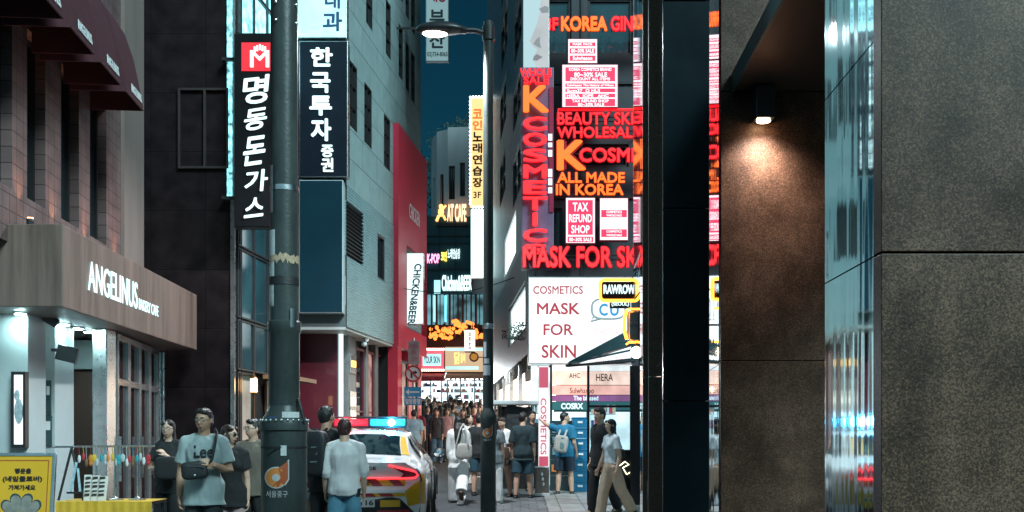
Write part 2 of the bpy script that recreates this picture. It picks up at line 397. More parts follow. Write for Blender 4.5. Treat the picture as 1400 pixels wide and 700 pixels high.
# ================================================================== granite building on the right
rb = thing("granite_building", "brown granite and mirror clad building filling the right side of the street", "building", (1.27, 3.5, G(3.5)))
def slabs(mb, x0, x1, y0, y1, zs, gap=.007):
    for a, b in zip(zs[:-1], zs[1:]): mb.box(x0, x1, y0, y1, a + gap / 2, b - gap / 2)
seam = ZP(345, 3.5)
mb = MB(); slabs(mb, 1.2625, 4.5, 3.5, 3.58, [-.1, 1.3, seam, seam + 1.9, 7.5], .008); mb.build("granite_pillar", granite, rb, bevel=.003)
mb = MB(); mb.box(1.302, 4.5, 3.585, 4.21, -.1, 7.5); mb.build("pillar_core", joint_m, rb)
mb = MB()
for z0, z1 in ((-.1, seam - .003), (seam + .003, ZP(45, 3.5)), (ZP(45, 3.5) + .006, 7.5)):
    mb.prism([(1.266, 3.585, z0), (1.288, 4.215, z0), (1.30, 4.215, z0), (1.30, 3.585, z0)], (0, 0, z1 - z0))
mb.build("mirror_cladding", steel_mirror, rb)
mb = MB(); slabs(mb, 1.735, 5.0, 8.5, 8.58, [0, 1.0, seam, 4.865, 14], .008); mb.build("granite_wall", granite, rb, bevel=.003)
mb = MB(); mb.box(1.86, 9, 8.59, 10.7, 0, 14); mb.build("wall_core", joint_m, rb)
def fin_mirror(x, y0, y1, sl):
    mb = MB()
    for z0, z1 in ((0, 2.60), (2.606, 5.3), (5.306, 14)):
        mb.prism([(x, y0, z0), (x + sl * (y1 - y0), y1, z0), (x + sl * (y1 - y0) + .02, y1, z0), (x + .02, y0, z0)], (0, 0, z1 - z0))
    mb.build("mirror_cladding", steel_mirror2, rb)
fin_mirror(1.733, 8.585, 9.345, .09)
mb = MB(); slabs(mb, XP(906.5, 8.2), XP(969.5, 8.2), 8.2, 8.24, [.2, ZP(548, 8.2), ZP(285, 8.2), ZP(1, 8.2), 12], .010); mb.build("black_panel", black_panel, rb, bevel=.003)
mb = MB(); mb.box(1.30, 1.56, 8.245, 9.35, 0, 12); mb.build("panel_core", joint_m, rb)
fin_mirror(1.2095, 8.245, 8.845, .067)
mb = MB(); slabs(mb, 1.182, 1.2517, 8.85, 8.89, [0, 2.52, 4.6, 12]); mb.build("granite_pilaster", granite_b, rb)
fin_mirror(1.183, 8.895, 8.995, .06)
mb = MB(); slabs(mb, 1.151, 1.189, 9.0, 9.035, [0, 2.52, 4.6, 12]); mb.build("granite_pilaster", granite_b, rb)
fin_mirror(1.152, 9.04, 9.37, .06)
# canopy plate over the recess
mb = MB(); mb.prism([(1.70, 3.7, 4.87), (1.845, 8.49, 4.87), (4.6, 8.49, 4.87), (4.6, 3.7, 4.87)], (0, 0, .10)); mb.build("canopy_soffit", soffit_m, rb, bevel=.004)
mb = MB(); mb.prism([(1.672, 3.7, 4.855), (1.817, 8.49, 4.855), (1.842, 8.49, 4.855), (1.697, 3.7, 4.855)], (0, 0, .15)); mb.build("canopy_fascia", M("teal grey fascia", (.035, .085, .095), rough=.45, metal=.3, var=.15), rb)
mb = MB(); mb.box(2.9, 2.912, 3.8, 8.4, 4.862, 4.8695); mb.build("soffit_joint", joint_m, rb)
# glass fins high on the facade
fin = Glass("teal glass fin", (.62, .88, .92), .16, .04)
for x0, y0, x1, y1, zb in ((1.30, 10.3, 1.37, 11.55, 3.9), (1.395, 10.6, 1.42, 12.0, 3.6)):
    mb = MB(); mb.prism([(x0, y0, zb), (x1, y1, zb), (x1 + .02, y1, zb), (x0 + .02, y0, zb)], (0, 0, 9 - zb)); mb.build("glass_fin", fin, rb)
mb = MB(); mb.box(2.25, 2.35, 12.9, 14.3, .5, 9); mb.build("fin_frame", dark_metal, rb)
# wall lamp
L0 = thing("wall_lamp", "small dark square downlight glowing warm above the granite wall", "lamp", (2.06, 8.38, 4.55))
mb = MB(); x0, x1 = XP(1034, 8.3), XP(1060, 8.3)
mb.prism([(x0, 8.3, ZP(160, 8.3)), (x1, 8.3, ZP(160, 8.3)), (x1, 8.46, ZP(160, 8.3)), (x0, 8.46, ZP(160, 8.3))], (0, 0, 4.852 - ZP(160, 8.3))); mb.build("lamp_housing", dark_metal, L0, bevel=.006)
mb = MB(); xc = (x0 + x1) / 2; mb.lathe([(.05, 0), (.055, -.012), (.05, -.014)], (xc, 8.38, ZP(160, 8.3)), 20); mb.build("lamp_lens", lamp_warm, L0)
sp = bpy.data.lights.new("wall_lamp_light", 'SPOT'); sp.energy = 310; sp.spot_size = R(124); sp.spot_blend = 1.0; sp.color = (1, .80, .68); sp.shadow_soft_size = .10
so = bpy.data.objects.new("wall_lamp_light", sp); COL.objects.link(so); so.parent = L0; so.location = Vector((xc, 8.33, ZP(162, 8.3))) - Vector(L0.location); so.rotation_euler = (R(8), 0, 0)

# ================================================================== cafe building on the left
cb = thing("cafe_building", "white tiled cafe building with a metal canopy and maroon awnings", "building", (-6.0, 14, G(14)))
FA = Fac(-5.68, 9, -6.40, 17.5)
wins = []
for (a, b) in ((-16, 16.5), (37, 62), (83.5, 108), (123, 145.5)):
    s0, _ = FA.hit(a, 200); s1, _ = FA.hit(b, 200); wins.append((s0, s1, 4.95, 7.05)); 
wins.append((wins[0][0] - 1.1, wins[0][1] - 1.1, 4.95, 7.05))
up = [(w[0], w[1], 8.75, 10.6) for w in wins]
s_end, _ = FA.hit(165, 300)
mb = MB(); FA.wall(mb, 0, s_end, 4.3, 13, wins + up, .25); mb.build("tiled_wall", tile_white, cb)
mb = MB(); FA.slab(mb, s_end, s_end + 1.15, .6, 13, -.4, .06); mb.build("plaster_pier", cream, cb)
mb = MB(); mb.prism([(-6.0, 9.0, 4.3), (-6.72, 17.5, 4.3), (-14, 17.5, 4.3), (-14, 9, 4.3)], (0, 0, 8.8)); mb.build("upper_storey", joint_m, cb)
for w in wins + up: FA.window(cb, w, win_frame, night_glass, .2, .045, 0)
# warm uplights standing on the canopy between the windows
lamp_up = E("amber uplight glow", (1.0, .45, .16), 30)
for i, px in enumerate((25, 71, 115, 156)):
    s, _ = FA.hit(px, 280); p = FA.pt(s, 4.55, .14)
    f = thing("uplight", ["amber uplight washing the tiled pier left of the second cafe window", "amber uplight washing the tiled pier between second and third cafe windows",
              "amber uplight washing the tiled pier between third and fourth cafe windows", "amber uplight washing the last tiled pier beside the plaster"][i], "lamp", p, "uplights on the cafe canopy")
    mb = MB(); mb.lathe([(.04, -.03), (.045, .06), (.04, .09)], p, 12); mb.build("housing", dark_metal, f)
    mb = MB(); mb.lathe([(.034, .091), (.034, .096)], p, 12); mb.build("lens", lamp_up, f)
    l = bpy.data.lights.new("uplight_light", 'SPOT'); l.energy = 45; l.color = (1, .5, .22); l.spot_size = R(60); l.spot_blend = .8; l.shadow_soft_size = .03
    lo = bpy.data.objects.new("uplight_light", l); COL.objects.link(lo); lo.parent = f; lo.location = (0, 0, .1); lo.rotation_euler = (R(180), R(-8), 0)
# awnings
prof = [(o * .84, z) for o, z in [(0, 0), (.90, 0), (.86, .22), (.80, .48), (.72, .78), (.58, 1.12), (.42, 1.33), (.2, 1.46), (0, 1.5)]]
awn_lab = ["maroon dome awning cut by the top left corner", "second maroon dome awning from the camera on the tiled cafe wall", "third maroon dome awning along the tiled cafe wall", "last maroon dome awning next to the plaster pier"]
for i, (pxe, Y) in enumerate(((84.5, 11.7), (129, 12.8), (164.5, 13.92), (194, 15.03))):
    s1, _ = FA.hit(0, 0), 0
    s1 = (Vector((-5.68 - .0847 * (Y - 9), Y, 0)) - FA.o).length; s0 = s1 - .86
    a = thing("awning", awn_lab[i], "awning", FA.pt((s0 + s1) / 2, 6.8, 0), "awnings over the cafe windows")
    mb = MB(); n = len(prof)
    for k in range(1, n - 1):
        (o0, z0), (o1, z1) = prof[k], prof[k + 1]
        mb.quad(FA.pt(s0, 6.8 + z0, o0), FA.pt(s1, 6.8 + z0, o0), FA.pt(s1, 6.8 + z1, o1), FA.pt(s0, 6.8 + z1, o1))
    for s in (s0, s1): mb.add([FA.pt(s, 6.8 + z, o) for o, z in prof], [tuple(range(n))])
    cl = mb.build("canvas", maroon, a); so_ = cl.modifiers.new("solid", 'SOLIDIFY'); so_.thickness = .012; so_.offset = 0
    mb = MB()
    for s in (s0 + .02, s1 - .02):
        mb.tube([FA.pt(s, 6.8 + z, o * .98) for o, z in prof[1:]], .012, 6)
    mb.tube([FA.pt(s0, 6.81, .75), FA.pt(s1, 6.81, .75)], .012, 6); mb.build("awning_frame", dark_metal, a)
    mb = MB(); text_into(mb, "ANGELINUS", FA.pt(s1 - .34, 6.95, .752), FA.d, (-.1 * FA.n + UZ), .52, .13, .01, .004); mb.build("lettering", print_white, a)
# metal canopy
FC = Fac(-5.298, 12.06, -5.57, 18.1)
mb = MB(); mb.prism([(-9, 12.06, 3.53), (-5.298, 12.06, 3.53), (-5.57, 18.1, 3.53), (-9, 18.1, 3.53)], (0, 0, .975)); mb.build("canopy", canopy_m, cb, bevel=.012)
s0, _ = FC.hit(119.5, 380); s1, _ = FC.hit(187, 400); s2, _ = FC.hit(189, 400); s3, _ = FC.hit(215.5, 415)
sg = thing("cafe_sign", "backlit white ANGELINUS BAKERY CAFE letters on the metal canopy", "sign", FC.pt(s0, 3.8, 0))
mb = MB(); text_into(mb, "ANGELINUS", FC.pt((s0 + s1) / 2, 4.03, .008), FC.d, UZ, s1 - s0, .38, .004, .006); mb.build("lettering", text_white, sg)
mb = MB(); text_into(mb, "BAKERY CAFE", FC.pt((s2 + s3) / 2, 3.93, .008), FC.d, UZ, s3 - s2, .16, .0, .006); mb.build("small_lettering", text_white, sg)
# downlights in the canopy soffit
for i, (px, py) in enumerate(((28, 428), (52, 436), (107, 448.5), (121, 453), (88, 443))):
    Y = 1.525 * FPX / (HZ - py); p = P(px, py, Y)
    d = thing("downlight", ["cool white downlight under the canopy nearest its front corner", "second cool white downlight under the cafe canopy", "cool white downlight above the steel column",
              "innermost cool white downlight beside the steel column", "cool white downlight near the black speaker"][i], "lamp", p, "downlights under the cafe canopy")
    mb = MB(); mb.lathe([(.085, .005), (.085, -.012), (.065, -.014)], p, 20); mb.build("bezel", steel, d)
    mb = MB(); mb.lathe([(.06, -.0145), (.06, -.018)], p, 20); mb.build("lens", lamp_cool, d)
tl = thing("track_spotlight", "black adjustable spotlight under the cafe canopy", "lamp", P(60, 432, 13.2))
mb = MB(); c = P(60, 432, 13.2); mb.tube([c + Vector((0, 0, .1)), c], .015, 8); mb.tube([c, c + Vector((.12, .1, -.09))], .06, 12); mb.build("housing", dark_metal, tl)
# ground floor under the canopy
mb = MB(); mb.box(-9, XP(38, 12.8), 12.8, 13.3, .4, 3.53); mb.box(-9, XP(75, 13.7), 13.7, 14.3, .4, 3.525); mb.build("white_wall", plaster_w, cb, bevel=.008)
mb = MB(); mb.box(XP(60, 16) - 1.5, XP(150, 16), 16.0, 16.2, .5, 3.5); mb.build("entrance_back_wall", brown_panel, cb)
mb = MB(); mb.box(XP(60, 16) - 1.5, XP(128, 15.9), 15.9, 15.98, 3.05, 3.5); mb.build("bulkhead", plaster_w, cb)
mb = MB(); a = XP(125.5, 14.5); b_ = XP(146, 14.5)
mb.box(a, b_, 14.5, 14.85, .5, 3.53); mb.build("steel_column", steel, cb, bevel=.015)
FD = Fac(b_ - .02, 14.86, -6.13, 17.7)
doorframe = M("satin steel door frame", (.46, .45, .45), rough=.25, metal=.8, var=.15, bump=.03)
glass_red = M("tinted door glass", (.03, .017, .017), rough=.08, var=.5, scale=1.5, bump=.02, spec=.7)
for i, (x0, x1) in enumerate(((.0, .7), (.72, 1.42), (1.44, 2.14), (2.16, 2.84))):
    f = MB()
    for (u0, u1, z0, z1) in ((x0, x0 + .07, .6, 3.5), (x1 - .07, x1, .6, 3.5), (x0 + .07, x1 - .07, 3.4, 3.5), (x0 + .07, x1 - .07, 2.75, 2.85), (x0 + .07, x1 - .07, .6, .8)): FD.slab(f, u0, u1, z0, z1, -.03, .04)
    fo = f.build("glass_door", doorframe, cb, bevel=.006)
    p = MB(); FD.slab(p, x0 + .06, x1 - .06, .7, 3.45, -.02, .0); p.build("pane", glass_red, fo)
    p = MB(); FD.slab(p, x0 + .62 * (i % 2) - .0 + .03, x0 + .62 * (i % 2) + .055, 1.35, 2.0, .041, .075); p.build("handle", steel, fo)
mb = MB()
for px in (214, 219, 223.5):
    x = XP(px, 18.2); mb.tube([(x, 18.2, .5), (x, 18.2, 3.5)], .028, 10); mb.box(x - .05, x + .05, 18.22, 18.3, 2.2, 2.25)
mb.build("downpipe", steel, cb, smooth=True)
# framed light-box menu on the white wall
pf = thing("menu_lightbox", "narrow black framed light box poster on the white cafe wall", "poster", P(24, 612, 12.75))
mb = MB(); a, c = P(15, 612, 12.7), P(34.5, 508, 12.7)
for (u0, u1, z0, z1) in ((a.x, a.x + .03, a.z, c.z), (c.x - .03, c.x, a.z, c.z), (a.x + .03, c.x - .03, a.z, a.z + .04), (a.x + .03, c.x - .03, c.z - .04, c.z)): mb.box(u0, u1, 12.7, 12.795, z0, z1)
mb.build("frame", win_frame, pf)
mb = MB(); mb.box(a.x + .02, c.x - .02, 12.72, 12.78, a.z + .02, c.z - .02); mb.build("light_panel", E("poster light panel", (.85, .97, 1), 1.6, var=.12, scale=5), pf)
mb = MB(); q = Vector(((a.x + c.x) / 2, 12.716, a.z + .45)); mb.ball(q, .055, .003, .16); mb.ball(q + Vector((-.02, -.002, .2)), .035, .003, .07); mb.build("picture", M("poster picture", (.35, .4, .42), var=.4, scale=20, bump=0), pf)
for i, (x0, y0, x1, y1, mt) in enumerate(((62, 520, 69, 566, "dark"), (61, 568, 70, 610, "dark2"))):
    t = thing("door_poster", ["dark arched notice on the white pillar by the cafe entrance", "lower dark notice on the white pillar by the cafe entrance"][i], "poster", P(x0, y1, 13.66))
    mb = MB(); pbox(mb, x0, y0, x1, y1, 13.67, .028); mb.build("board", M("notice board", (.03, .06, .06), var=.3, bump=0), t)
    mb = MB(); pbox(mb, x0 + 1.5, y0 + 8, x1 - 1.5, y0 + 20, 13.662, .006); mb.build("print", print_white, t)
spk = thing("loudspeaker", "black wall speaker under the cafe canopy", "speaker", P(88, 490, 13.6))
mb = MB(); c = P(88, 480, 13.55); mb.obox(c - Vector((.13, 0, .1)), Vector((.24, .06, -.06)), Vector((-.04, .16, 0)), Vector((.05, 0, .2))); mb.build("cabinet", dark_metal, spk, bevel=.012)
mb = MB(); mb.box(c.x - .2, c.x - .1, 13.6, 13.64, c.z, c.z + .04); mb.build("bracket", dark_metal, spk)

# ================================================================== dark stone building and curtain wall
db = thing("stone_building", "dark stone slab building with a teal glass side beyond the cafe", "building", (-6.5, 18.4, G(18.4)))
FS = Fac(-12, 18.4, -5.02, 18.4, side=1)
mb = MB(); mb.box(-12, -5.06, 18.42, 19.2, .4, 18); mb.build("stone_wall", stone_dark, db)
mb = MB(); mb.box(-5.06, -4.985, 18.40, 18.5, .4, 18); mb.build("corner_trim", steel, db)
mb = MB(); mb.box(-5.115, -5.03, 18.37, 18.398, 6.3, 12); mb.build("corner_window", E("corner window glow", (.30, .9, 1.0), 1.5, base=(.1, .2, .2), var=.9, scale=9), db)
fr = MB(); red_frame = M("faded red frame", (.022, .013, .013), rough=.6, var=.2)
for q in ((243, 120, 246, 230), (278, 123, 281, 227), (309, 120, 312, 230), (246, 120, 309, 123), (246, 227, 309, 230)): pbox(fr, *q, 18.36, .055)
fr.build("wall_frame", red_frame, db)
FG = Fac(-5.0, 18.52, -4.66, 21.9)
teal_glass = M("teal curtain glass", (.018, .055, .066), rough=.1, var=.5, scale=.7, bump=.05, bscale=1.5, spec=.8)
lit_teal = E("lit teal window", (.32, .92, 1.0), 2.0, base=(.1, .2, .2), var=.7, scale=6)
mb = MB(); mb.prism([(-5.06, 18.6, .5), (-4.72, 21.9, .5), (-9, 21.9, .5), (-9, 19.3, .5)], (0, 0, 17)); mb.build("glass_core", joint_m, db)
zz = [.9, 3.2, 4.15, 5.45, 7.2, 8.2, 9.3, 10.4, 11.5, 12.6, 14]
ss = [0.0, .16, .85, 1.6, 2.4, 3.35]
for i in range(len(ss) - 1):
    for j in range(len(zz) - 1):
        if j == 0 and i in (2, 3): continue
        f = MB(); w = (ss[i] + .015, ss[i + 1] - .015, zz[j] + .015, zz[j + 1] - .015)
        lit = (i == 0 and j >= 4) or j >= 6 
        for (b0, b1, c0, c1) in ((w[0], w[0] + .03, w[2], w[3]), (w[1] - .03, w[1], w[2], w[3]), (w[0] + .03, w[1] - .03, w[2], w[2] + .03), (w[0] + .03, w[1] - .03, w[3] - .03, w[3])): FG.slab(f, b0, b1, c0, c1, .0, .05)
        fo = f.build("curtain_panel", dark_metal, db)
        p = MB(); FG.slab(p, w[0] + .02, w[1] - .02, w[2] + .02, w[3] - .02, -.01, .02); p.build("pane", lit_teal if lit else teal_glass, fo)
mb = MB(); FG.slab(mb, 1.6, 2.4, .8, 3.1, -.02, .03); mb.build("entrance_door", M("timber door", (.09, .045, .03), rough=.4, var=.3, scale=4, streak=.9), db)
mb = MB(); FG.slab(mb, 1.3, 3.2, 3.12, 3.2, .05, .55); mb.build("door_hood", M("timber hood", (.25, .13, .07), rough=.5, var=.3, scale=5), db)
# glowing lantern by the entrance
lt = thing("lantern", "small glowing amber lantern on a post by the glass building entrance", "lamp", P(347, 530, 18.9))
mb = MB(); c = P(347, 527, 18.9); mb.box(c.x - .05, c.x + .05, c.y - .05, c.y + .05, c.z - .12, c.z + .12); mb.build("glass", E("amber lantern glow", (1, .55, .22), 14), lt)
mb = MB(); mb.lathe([(.085, .121), (.07, .15), (.02, .2), (.01, .24)], c, 10); mb.lathe([(.06, -.15), (.06, -.121)], c, 10); mb.tube([(c.x, c.y, G(18.9)), (c.x, c.y, c.z - .15)], .022, 8); mb.build("post", M("copper post", (.2, .1, .05), rough=.35, metal=.8), lt)

# ================================================================== grey office building with the deep overhang
ob_ = thing("grey_office_building", "grey panel clad office building with recessed windows above red shopfronts", "building", (-3.57, 22, G(22)))
FO = Fac(-3.57, 22, -2.63, 29.5)
slen = FO.len
def hole(px0, px1, yt, yb): 
    a, b, z0, z1 = FO.rect(px0, px1, yt, yb); _, z1 = FO.hit((px0 + px1) / 2, yt); _, z0 = FO.hit((px0 + px1) / 2, yb); return (a, b, z0, z1)
holes = []
for q in ((477, 488.5, 87, 176), (498, 508.5, 118, 199), (525, 533.5, 160, 231), (500.5, 509.5, -60, 37), (527.5, 534.5, 3, 78), (545, 551, 36, 108), (554.5, 559.5, 60, 125), (562, 567.5, 73, 140),
          (477, 488.5, -130, -20), (545, 551, -80, 0), (554.5, 559.5, -50, 25), (562, 567.5, -30, 45)): holes.append(hole(*q))
low = [hole(472, 496, 283, 357), hole(515, 525, 322, 383)]
z_a = 7.42; z_b = 9.9
clad_up = Brick("grey stone cladding", (.25, .33, .335), (.22, .295, .30), (.09, .11, .11), 1.3, .65, 'yz', rough=.5, ms=.010, fine=.07, offset=.5)
def ribbed(name, c, per):
    m = M(name, c, rough=.42, var=.15, scale=2, bump=0, metal=.25)
    nt = m.node_tree; N = nt.nodes; L = nt.links; b = N["Principled BSDF"]
    v = axes_vec(nt, 'yzx'); wv = N.new("ShaderNodeTexWave"); wv.wave_type = 'BANDS'; wv.bands_direction = 'Y'; wv.inputs["Scale"].default_value = per
    L.new(v, wv.inputs[0]); bu = N.new("ShaderNodeBump"); bu.inputs["Strength"].default_value = .8; bu.inputs["Distance"].default_value = .02
    L.new(wv.outputs[0], bu.inputs["Height"]); L.new(bu.outputs[0], b.inputs["Normal"]); return m
rib_teal = ribbed("ribbed grey panel", (.20, .32, .34), 5.0)
tile_fine = Brick("fine grey tile", (.33, .36, .36), (.28, .31, .31), (.1, .11, .11), .12, .09, 'yz', rough=.4, ms=.006, fine=.15, offset=0)
mb = MB(); FO.wall(mb, 0, slen, z_a, 18, holes, .09); mb.build("upper_cladding", clad_up, ob_)
mb = MB(); FO.wall(mb, 0, slen, 4.36, z_a - .02, low, .10, .02); mb.build("ribbed_band", rib_teal, ob_)
mb = MB(); mb.prism([(-3.9, 22.03, 4.37), (-2.96, 29.5, 4.37), (-9, 29.5, 4.37), (-9, 22.03, 4.37)], (0, 0, 13.6)); mb.build("building_core", joint_m, ob_)
mb = MB(); mb.box(-5.2, -3.572, 22.0, 22.03, 4.36, 18); mb.build("front_wall", clad_up, ob_)
mb = MB(); mb.prism([(-3.58, 22.0, 4.3), (-2.64, 29.5, 4.3), (-5.2, 29.5, 4.3), (-5.2, 22.0, 4.3)], (0, 0, .058)); mb.build("overhang_soffit", M("soffit sheet", (.42, .42, .41), rough=.5, var=.1), ob_)
for h in holes: FO.window(ob_, h, win_frame, night_glass, .075, .05, 1 if h[1] - h[0] > .6 else 0, 2)
for h in low[1:]: FO.window(ob_, h, win_frame, night_glass, .06, .05, 0, 0)
h = low[0]; lv = MB(); k = 0
z = h[2]
while z < h[3] - .05:
    lv.obox(FO.pt(h[0], z, .015), FO.d * (h[1] - h[0]), FO.n * -.06 + Vector((0, 0, .05)), Vector((0, 0, .012))); z += .085
lv.build("louvre_grille", dark_metal, ob_); mb = MB(); FO.slab(mb, h[0], h[1], h[2], h[3], -.11, -.07); mb.build("louvre_back", joint_m, ob_)
# shopfronts below the overhang
maroon_wall = M("glossy maroon wall", (.11, .014, .024), rough=.3, var=.15, scale=1.2, bump=.03, coat=.3)
mb = MB(); mb.box(-5.2, XP(461, 22.9), 22.9, 23.05, .5, 4.3); mb.build("maroon_wall", maroon_wall, ob_)
FH = Fac(XP(463, 22.95), 22.95, -3.05, 29.4)
mb = MB(); FH.slab(mb, 0.0, .09, .8, 4.3, 0, .08); mb.build("light_strip_post", E("cool tube glow", (.7, .98, 1), 1.5), ob_)
shop_dark = M("dark shopfront", (.03, .03, .032), rough=.35, var=.3, scale=2)
mb = MB(); FH.slab(mb, .1, 6.4, .8, 4.3, -.3, -.05); mb.build("shopfront_wall", shop_dark, ob_)
mb = MB()
for q in ((.35, .95), (1.85, 2.05), (2.75, 3.0), (3.55, 3.8)): FH.slab(mb, q[0], q[1], .8, 4.3, -.05, .12)
mb.build("shopfront_pier", M("grey shop pier", (.16, .16, .16), rough=.4, var=.2), ob_, bevel=.01)
for (a, b, t) in ((1.05, 1.8, 'd'), (2.1, 2.7, 'l'), (3.05, 3.5, 'd')):
    h = (a, b, 1.1, 4.1); FH.window(ob_, h, M("red shop frame", (.12, .02, .03), rough=.4), E("dim shop interior", (.9, .55, .45), .35, base=(.05, .03, .03), var=.95, scale=3) if t == 'l' else night_glass, -.02, .06, 0, 1)
for i, (z0, z1, mt) in enumerate(((3.6, 3.75, "amber"), (2.75, 2.9, "white"), (2.3, 2.55, "white"))):
    t = thing("directory_sign", ["amber lit panel high on the grey shop pier", "white lit panel midway up the grey shop pier", "lowest pale lit panel on the grey shop pier"][i], "sign", FH.pt(.65, z0, .12))
    mb = MB(); FH.slab(mb, .42, .9, z0 - .14, z1 + .14, .122, .15); mb.build("plate", steel, t)
    mb = MB(); FH.slab(mb, .5, .85, z0, z1, .151, .16); mb.build("light_panel", E("amber sign glow", (1, .5, .1), 3) if i == 0 else E("pale sign glow", (1, .9, .8), 1.6), t)
# cctv camera under the overhang
cc = thing("security_camera", "white dome security camera under the office overhang", "camera", P(497, 470, 24.0))
mb = MB(); c = P(497, 462, 24.0); mb.tube([c + Vector((0, 0, .2)), c], .02, 8); mb.tube([c, c + Vector((.1, -.12, -.05))], .05, 12); mb.ball(c + Vector((.02, -.05, -.14)), .07); mb.build("housing", M("white plastic", (.6, .62, .62), rough=.35), cc, smooth=True)

# ================================================================== red fronted building
FR = Fac(-3.57 + .1253 * 4.2 + .14, 26.2, -2.63 + .14, 29.9)
rd = thing("red_building", "bright red panelled shop building next to the grey office", "building", FR.pt(0, 1.1, 0))
red_panel = M("red panel", (.55, .026, .055), rough=.42, var=.12, scale=1.5, bump=.06)
nz0, nz1 = 4.75, 7.25
s_n, _ = FR.hit(556, 400)
mb = MB(); FR.wall(mb, 0, FR.len, 4.3, 10.03, [(s_n, FR.len - .02, 4.9, 7.1)], .25); mb.build("red_wall", red_panel, rd)
mb = MB(); FR.slab(mb, s_n + .01, FR.len - .03, 4.91, 7.09, -.3, -.2); mb.build("red_recess", M("pale recess", (.5, .5, .5), rough=.5), rd)
mb = MB(); q = FR.pt(0, 4.3, -.001); mb.obox(q, FR.d * .02, FR.n * -.25, (0, 0, 5.73)); mb.build("red_edge", red_panel, rd)
mb = MB(); mb.prism([FR.pt(.03, .9, -.3), FR.pt(FR.len, .9, -.3), FR.pt(FR.len, .9, -4), FR.pt(.03, .9, -4)], (0, 0, 9.1)); mb.build("building_core", joint_m, rd)
mb = MB()
for a in (.0, 1.3, 2.6): FR.slab(mb, a, a + .45, .9, 4.29, -.28, -.02)
mb.build("red_pillar", red_panel, rd)
for (a, b) in ((.5, 1.25), (1.8, 2.55)): FR.window(rd, (a, b, 1.1, 4.0), win_frame, E("dim shop interior", (.9, .55, .45), .35), .1, .06, 0, 1)
st = thing("facade_lettering", "small white sign letters on the red panel wall", "sign", FR.hit(560, 300) and FR.pt(FR.hit(560, 300)[0], 8.3, .02))
s0, z0 = FR.hit(558.5, 300); s1, _ = FR.hit(572.5, 300)
mb = MB(); text_into(mb, "CHICKEN", FR.pt((s0 + s1) / 2, ZP(300, 28.6), .02), FR.d, UZ, s1 - s0, .40, .0, .008); mb.build("lettering", print_white, st)
# ================================================================== signs on the left
glow_panel = E("white teal light box", (.46, .94, 1.0), 1.45, var=.2, scale=1.5)
sign_black = M("black sign face", (.006, .006, .008), rough=.6, var=.2, bump=.02, spec=.15)
sign_navy = M("dark navy sign face", (.004, .008, .016), rough=.6, var=.2, bump=.02, spec=.15)
logo_red = E("lit red logo", (.9, .012, .03), 1.3)
def boxsign(name, label, px0, py0, px1, py1, Y, d, face, edge, group=None, rim=.02):
    """sign box: casing plus a front face plate"""
    t = thing(name, label, "sign", P((px0 + px1) / 2, py1, Y + d / 2), group)
    a, b = P(px0, py1, Y), P(px1, py0, Y)
    mb = MB(); mb.box(a.x, b.x, Y, Y + d, a.z, b.z); mb.build("casing", edge, t, bevel=.008)
    mb = MB(); mb.box(a.x + rim, b.x - rim, Y - .012, Y - .001, a.z + rim, b.z - rim); mb.build("sign_face", face, t)
    return t
t = boxsign("vertical_sign", "tall black sign with glowing white brush letters and a red M logo", 320, 45, 371, 311, 18.0, .22, sign_black, dark_metal)
mb = MB(); pbox(mb, 330, 58, 370.5, 97, 17.975, .012); mb.build("logo_plate", logo_red, t, bevel=.004)
mb = MB(); ptext(mb, "M", 342, 69, 368, 92, 17.962, .008, .012)
for k in range(5): 
    c = P(348 + k * 3.6, 62 + abs(k - 2) * 1.5, 17.965); mb.box(c.x - .015, c.x + .015, 17.965, 17.974, c.z - .08, c.z + .02)
mb.build("logo_mark", text_white, t)
for ch, q in zip("명동돈가스", ((331, 103, 368, 142), (333, 148, 366, 178), (332, 186, 364, 226), (334, 232, 367, 262), (334, 270, 362, 297))):
    mb = MB(); a, b = P(q[0], q[3], 17.975), P(q[2], q[1], 17.975); an = R({"명": -6, "동": -9, "돈": -8, "가": -5, "스": -7}[ch])
    text_into(mb, ch, (a + b) / 2, Vector((math.cos(an * .6), 0, -math.sin(an))), Vector((math.sin(-an) * .9, 0, math.cos(an))), (b.x - a.x) * .95, (b.z - a.z), .021, .014); mb.build("letter", text_white, t)
for py in (80, 270): mb = MB(); c = P(330, py, 18.2); mb.box(c.x - .35, c.x + .3, 18.22, 18.28, c.z - .03, c.z + .03); mb.box(c.x - .35, c.x - .3, 18.2, 18.45, c.z - .03, c.z + .03); mb.build("bracket", dark_metal, t)
t = boxsign("vertical_sign", "tall dark navy sign with white Korean letters for a securities firm", 409, 56, 475.5, 242, 21.7, .28, sign_navy, steel)
for ch, q in zip("한국투자", ((424, 65, 455, 91), (424, 99, 452, 127), (423, 131, 454, 158), (425, 162, 453, 193))):
    mb = MB(); ptext(mb, ch, *q, 21.672, .034, .016); mb.build("letter", text_white, t)
for ch, q in zip("증권", ((439, 198, 456, 215), (439, 216, 456, 235))):
    mb = MB(); ptext(mb, ch, *q, 21.672, .035, .016); mb.build("letter", text_white_small, t)
t = boxsign("vertical_sign", "bright white sign with dark Korean letters at the top of the frame", 345, -60, 474, 52, 21.7, .28, glow_panel, steel)
for ch, q in zip("대과", ((444, -12, 465, 12), (441, 16, 468, 43))):
    mb = MB(); ptext(mb, ch, *q, 21.68, .03, .006); mb.build("letter", M("navy lettering", (.02, .05, .12), rough=.5, var=0, bump=0), t)
mb = MB()
for q in ((412, 20, 420, 45), (424, 12, 432, 32), (420, 35, 436, 40), (412, -5, 420, 8)): pbox(mb, *q, 21.683, .004)
mb.build("pale_print", E("faint print glow", (.45, .8, .85), 1.4, sample=False), t)
